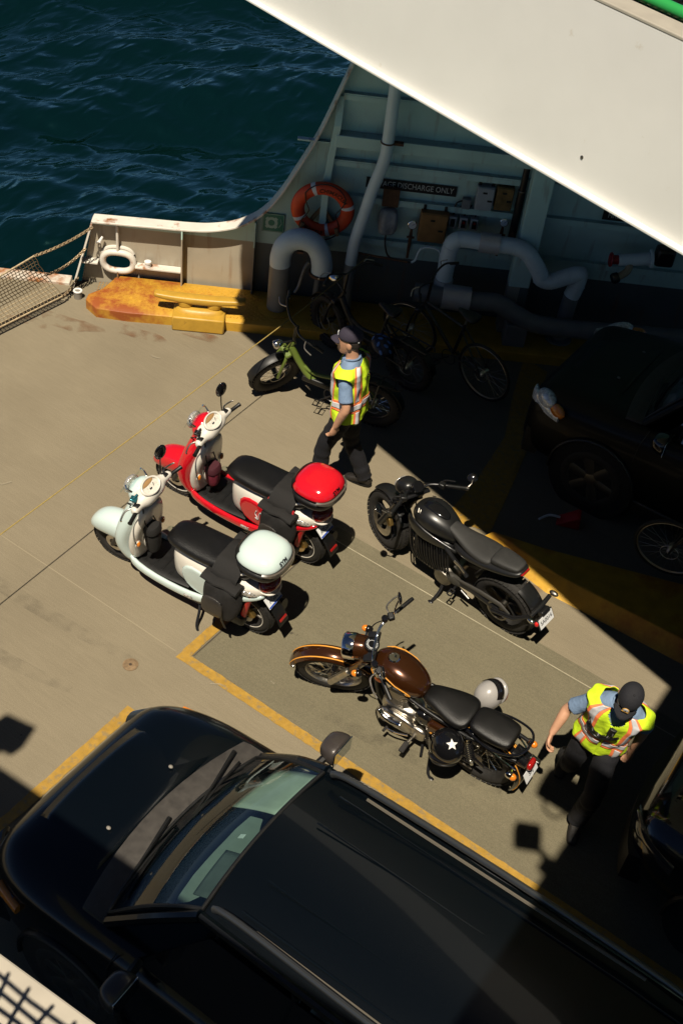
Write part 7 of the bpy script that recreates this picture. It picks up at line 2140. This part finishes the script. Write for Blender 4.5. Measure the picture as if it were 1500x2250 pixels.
SGT = mat('sign_text', (0.62, 0.62, 0.56), 0.5)
def wsign(label, u, z, w, h, s, size, off=0.0):
    e = wthing('wall_sign', label, 'sign', u, 0.012, z, 'black lettered signs on the equipment wall')
    MB().box((0, 0, 0), (w, 0.006, h)).build('board', SGK, e, smooth=False)
    text('lettering', s, size, SGT, e, frameM((off, -0.0055, 0), (1, 0, 0), (0, 0, 1)), sx=0.80)
    return e
wsign('black sign with pale letters SEWAGE DISCHARGE ONLY behind the discharge pipe', 1.60, 1.58, 0.95, 0.115, 'SEWAGE DISCHARGE ONLY', 0.088)
wsign('black sign with pale letters FIREMAIN partly hidden at right of the column', 3.95, 1.515, 0.62, 0.115, 'FIREMAIN ONLY', 0.088)
# boxes and instruments
def wbox(name, label, u, z, w, h, d, m, lid=None, d0=0.02, group=None):
    e = wthing(name, label, 'box', u, d0, z, group)
    MB().box((0, -d/2, 0), (w, d, h)).build('case', m, e, bevel=0.006)
    MB().box((0, -d-0.006, 0), (w*0.94, 0.012, h*0.94)).build('door', lid or m, e, bevel=0.004)
    MB().box((w*0.28, -d-0.016, -h*0.05), (0.05, 0.01, 0.02)).build('latch', BLACKPL, e, bevel=0.003)
    MB().box((-w*0.05, -d-0.014, h*0.28), (0.045, 0.006, 0.02)).build('label_plate', BLACKPL, e, smooth=False)
    for s in (-1, 1):
        MB().box((s*w*0.38, -d*0.4, h/2+0.025), (0.03, 0.03, 0.05)).build('lug', BLACKPL, e, bevel=0.004)
    return e
TANW = mat('tan_cabinet', (0.30, 0.15, 0.045), 0.6, var=0.2, vscale=10)
LGREY = mat('light_grey_enclosure', (0.42, 0.44, 0.44), 0.5, var=0.08)
wbox('control_cabinet', 'tan brown steel cabinet on the equipment wall left of lagged pipe', 1.88, 1.21, 0.29, 0.34, 0.14, TANW, group='boxes on the equipment wall')
wbox('enclosure', 'pale grey enclosure box right of the black sewage sign', 2.365, 1.585, 0.18, 0.26, 0.09, LGREY, group='boxes on the equipment wall')
wbox('enclosure', 'dirty yellow brown enclosure box beside the dark vertical tube', 2.565, 1.605, 0.18, 0.26, 0.09, mat('dirty_yellow', (0.20, 0.12, 0.035), 0.7, var=0.4, vscale=12), group='boxes on the equipment wall')
bagw = wthing('wrapped_valve', 'plastic bag wrapped valve on the wall beside the discharge pipe', 'valve', 1.40, 0.10, 1.20)
MB().loft([[v+Vector((0.012*math.sin(v.z*40+v.y*60), 0.012*math.sin(v.x*50), 0)) for v in sec(z, 0, 0, w, d, 2.6, 18, axis='z')] for z, w, d in ((-0.15, 0.07, 0.05), (-0.10, 0.105, 0.075), (0.05, 0.11, 0.08), (0.13, 0.095, 0.065), (0.16, 0.05, 0.04))]).build('bag', mat('grey_plastic_bag', (0.30, 0.32, 0.33), 0.3, var=0.3, vscale=12, bump=0.8, bscale=25), bagw, sub=1)
MB().tube(smooth_path([(0, 0, -0.15), (0.01, -0.01, -0.28), (0.08, -0.01, -0.42), (0.30, 0, -0.46)], 4), 0.010, 6).build('hose', BLACKPL, bagw)
MB().box((0.0, 0.03, 0.27), (0.17, 0.06, 0.2)).build('bracket', RUSTM, bagw)
for i, u in enumerate((2.08, 2.195, 2.31)):
    b = wthing('switch_box', ('small grey switch box left of the trio on equipment wall', 'small grey switch box with red button in middle of the trio', 'small grey switch box with red button right of the trio')[i], 'switch', u, 0.02, 1.27, 'switch boxes in a row')
    MB().box((0, -0.04, 0), (0.085, 0.08, 0.135)).build('case', LGREY, b, bevel=0.008)
    MB().box((0, -0.083, 0.0), (0.045, 0.008, 0.09)).build('face', BLACKPL, b, bevel=0.002)
    MB().cyl((0, -0.085, 0.022), (0, -0.10, 0.022), 0.014, 14).build('button', REDLENS if i else BLACKPL, b)
    MB().cyl((0, -0.085, -0.022), (0, -0.096, -0.022), 0.012, 14).build('button', BLACKPL, b)
    MB().tube(smooth_path([(0, -0.03, 0.068), (0.02, -0.03, 0.13), (0.06 if i else 0.1, -0.03, 0.20)], 4), 0.009, 6).build('cable', BLACKPL, b)
jb = wthing('junction_box', 'small grey junction box above the switch boxes', 'box', 2.19, 0.02, 1.49)
MB().box((0, -0.035, 0), (0.09, 0.07, 0.11)).build('case', mat('mid_grey', (0.2, 0.21, 0.21), 0.5), jb, bevel=0.008)
MB().tube(smooth_path([(-0.04, -0.03, 0.02), (-0.10, -0.03, -0.02), (-0.11, -0.03, -0.14)], 4), 0.009, 6).build('cable', BLACKPL, jb)
for (u, z, lab, r_) in ((1.665, 1.19, 'round pressure gauge on a rusty stem left of tan cabinet', 0.05), (2.615, 1.335, 'round white pressure gauge on brass stem below the yellow box', 0.046)):
    g_ = wthing('pressure_gauge', lab, 'gauge', u, 0.10, z)
    MB().lathe((0, -0.005, 0), (0, -1, 0), [(r_, -0.03), (r_, 0.0), (r_*0.86, 0.004), (r_*0.85, 0.0), (0.001, 0.0)], 24).build('case', CHROME, g_)
    MB().lathe((0, -0.0065, 0), (0, -1, 0), [(r_*0.84, 0.0), (0.001, 0.001)], 24).build('face', PLATEW, g_)
    MB().tube([(0, -0.009, 0), (r_*0.5, -0.009, r_*0.4)], 0.002, 4).build('needle', INK, g_)
    MB().tube([(0, 0.01, -r_), (0, 0.01, -0.14), (0, 0.01, -0.40)], [0.012, 0.02, 0.014], 8).build('stem', RUSTM, g_)
    MB().tube([(-0.04, -0.01, -0.14), (0.04, -0.01, -0.14)], 0.013, 8).build('valve_handle', RUSTM, g_)
dt = wthing('dark_tube', 'black vertical tube fixed beside the pale column', 'pipe', 2.73, 0.10, 0.0)
MB().cyl((0, 0, 1.0), (0, 0, 1.72), 0.042, 14).build('lower_tube', BLACKMT, dt)
MB().cyl((0, 0, 1.72), (0, 0, 4.6), 0.034, 14).build('upper_tube', BLACKMT, dt)
MB().torus((0, 0, 1.72), (0, 0, 1), 0.040, 0.007, 20, 6).build('collar', DARKALU, dt)
hr = wthing('bent_tube', 'small white bent tube loop below the tan cabinet', 'tube', 1.76, 0.30, 0.0)
MB().tube(smooth_path([(-0.06, 0, 0.86), (-0.02, 0, 0.90), (0.0, 0, 1.0), (0.05, 0, 1.055), (0.16, 0, 1.06), (0.23, 0, 1.0), (0.24, 0, 0.80)], 4), 0.013, 8).build('tube', TEALP, hr)
MB().tube([(-0.10, 0, 0.86), (-0.20, 0.02, 0.855), (-0.65, 0.08, 0.86)], 0.012, 8).build('feed_pipe', RUSTM, hr)
rv = wthing('fire_valve', 'red handwheel fire valve with white hose pipe right of column', 'valve', 3.78, 0.30, 1.16)
MB().torus((0, 0, 0), (1, 0, 0), 0.065, 0.014, 24, 8).build('handwheel', mat('valve_red', (0.35, 0.012, 0.02), 0.4), rv)
MB().cyl((-0.01, 0, 0), (0.08, 0, 0.005), 0.05, 16).build('bonnet', MATS['valve_red'], rv)
MB().tube([(0.08, 0, 0.005), (0.40, 0, 0.06)], [0.065, 0.07], 18).build('body_pipe', TEALP, rv)
MB().lathe((0.40, 0, 0.06), (1, 0, 0.15), [(0.07, 0), (0.10, 0.005), (0.10, 0.03), (0.07, 0.035)], 22).build('flange', TEALP, rv)
MB().tube(smooth_path([(0.20, -0.02, 0.0), (0.19, -0.06, -0.08), (0.10, -0.10, -0.14)], 4), 0.04, 14).build('outlet', mat('tan_outlet', (0.35, 0.28, 0.16), 0.5), rv)
MB().lathe((0.10, -0.10, -0.14), (-1, -0.3, -0.4), [(0.055, 0), (0.06, 0.05), (0.05, 0.07), (0.001, 0.07)], 18).build('cap', BLACKMT, rv)
MB().box((0.55, 0.02, 0.10), (0.2, 0.16, 0.2)).build('actuator', BLACKMT, rv, bevel=0.03)

# ------------------------------------------------------------------ bow net with chains
net = thing('bow_net', 'rope safety net with chains hanging across the open bow', 'net', (-8.22, 8.02, 0))
ROPE = mat('net_twine', (0.46, 0.36, 0.22), 0.9, var=0.3, vscale=30)
CHN = mat('chain_steel', (0.40, 0.30, 0.18), 0.5, 0.4, var=0.3, vscale=30)
def chain(a, b, sag, nm, par, n=None, r=0.0065, L=0.042, m=None):
    a, b = Vector(a), Vector(b)
    n = n or int((b-a).length/(L*0.72))
    mb = MB()
    for i in range(n):
        t = (i+0.5)/n
        c = a.lerp(b, t)-Vector((0, 0, sag*4*t*(1-t)))
        t2 = min(1, t+0.01)
        d = (a.lerp(b, t2)-Vector((0, 0, sag*4*t2*(1-t2)))-c).normalized()
        x, y, _ = basis(d)
        if i % 2:
            x, y = y, x
        pts = [c+d*(L*0.5*math.cos(q))*(1.0)+x*(0.013*math.sin(q)) for q in [2*PI*k/10 for k in range(10)]]
        mb.tube(pts, r, 5, closed=True)
    return mb.build(nm, m or CHN, par)
# local points (relative to net origin); net hangs along -y (towards the ship's centre)
def npnt(s, v):
    """s 0..1 from right edge to off-frame left, v 0 top .. 1 bottom"""
    y = lerp(-0.80, -2.6, s)
    top = 0.75-0.10*s-0.10*math.sin(PI*min(1, s*1.0))*0.4
    bot = 0.10+0.0*s
    xx = -0.08*math.sin(PI*v)*0.6-0.10*s
    yy = y+0.35*(v)*(1-s) 
    return Vector((xx, yy, lerp(top, bot, v)))
nn3 = MB()
for i in range(46):
    nn3.tube([npnt(i/45, v/8)+Vector((0, 0.012*(v % 2), 0)) for v in range(9)], 0.0042, 5)
for j in range(15):
    nn3.tube([npnt(i/30, j/14) for i in range(31)], 0.0042 if j not in (0, 14) else 0.010, 5)
nn3.build('netting', ROPE, net)
chain((0.02, 0.02, 0.76), npnt(0, 0), 0.03, 'chain', net)
chain((-0.06, -0.02, 0.48), npnt(0, 0.5), 0.05, 'chain', net)
chain((-0.12, -0.1, 0.13), npnt(0, 1.0), 0.03, 'chain', net)
chain((-0.12, -0.16, 0.012), (-0.25, -2.6, 0.012), 0.0, 'chain', net, L=0.045, m=mat('dark_chain', (0.03, 0.022, 0.015), 0.6, 0.3))
# yellow barrier rope across the deck
rp_ = thing('barrier_rope', 'thin yellow rope stretched low across the deck to the wall', 'rope', (-5.36, 3.6, 0))
MB().tube([(0, 0, 0.845), (-0.11, 2.4, 0.825), (-0.20, 4.5, 0.84), (-0.30, 6.0, 0.86)], 0.0050, 6).build('rope', mat('yellow_rope', (0.36, 0.26, 0.07), 0.8, var=0.2, vscale=60), rp_)
MB().cyl((0.1, -0.9, 0), (0.0, -0.1, 0.84), 0.004, 6).build('tail', MATS['yellow_rope'], rp_)
# small red wheel chock behind the shaded SUV wheel
ck = thing('wheel_chock', 'small red wheel chock with white rope in shade by the black SUV wheel', 'chock', (-2.33, 8.24, 0), (0, 0, 0.4))
MB().add([(-0.11, -0.07, 0), (0.11, -0.07, 0), (0.11, 0.07, 0), (-0.11, 0.07, 0), (0.07, -0.07, 0.14), (0.10, -0.07, 0.14), (0.10, 0.07, 0.14), (0.07, 0.07, 0.14)], [(0, 3, 2, 1), (0, 1, 5, 4), (1, 2, 6, 5), (2, 3, 7, 6), (3, 0, 4, 7), (4, 5, 6, 7)]).build('wedge', mat('chock_red', (0.45, 0.015, 0.012), 0.5), ck, bevel=0.008)
MB().tube(smooth_path([(-0.08, 0, 0.05), (-0.18, 0.02, 0.03), (-0.27, -0.05, 0.012)], 4), 0.012, 6).build('rope', PLATEW, ck)
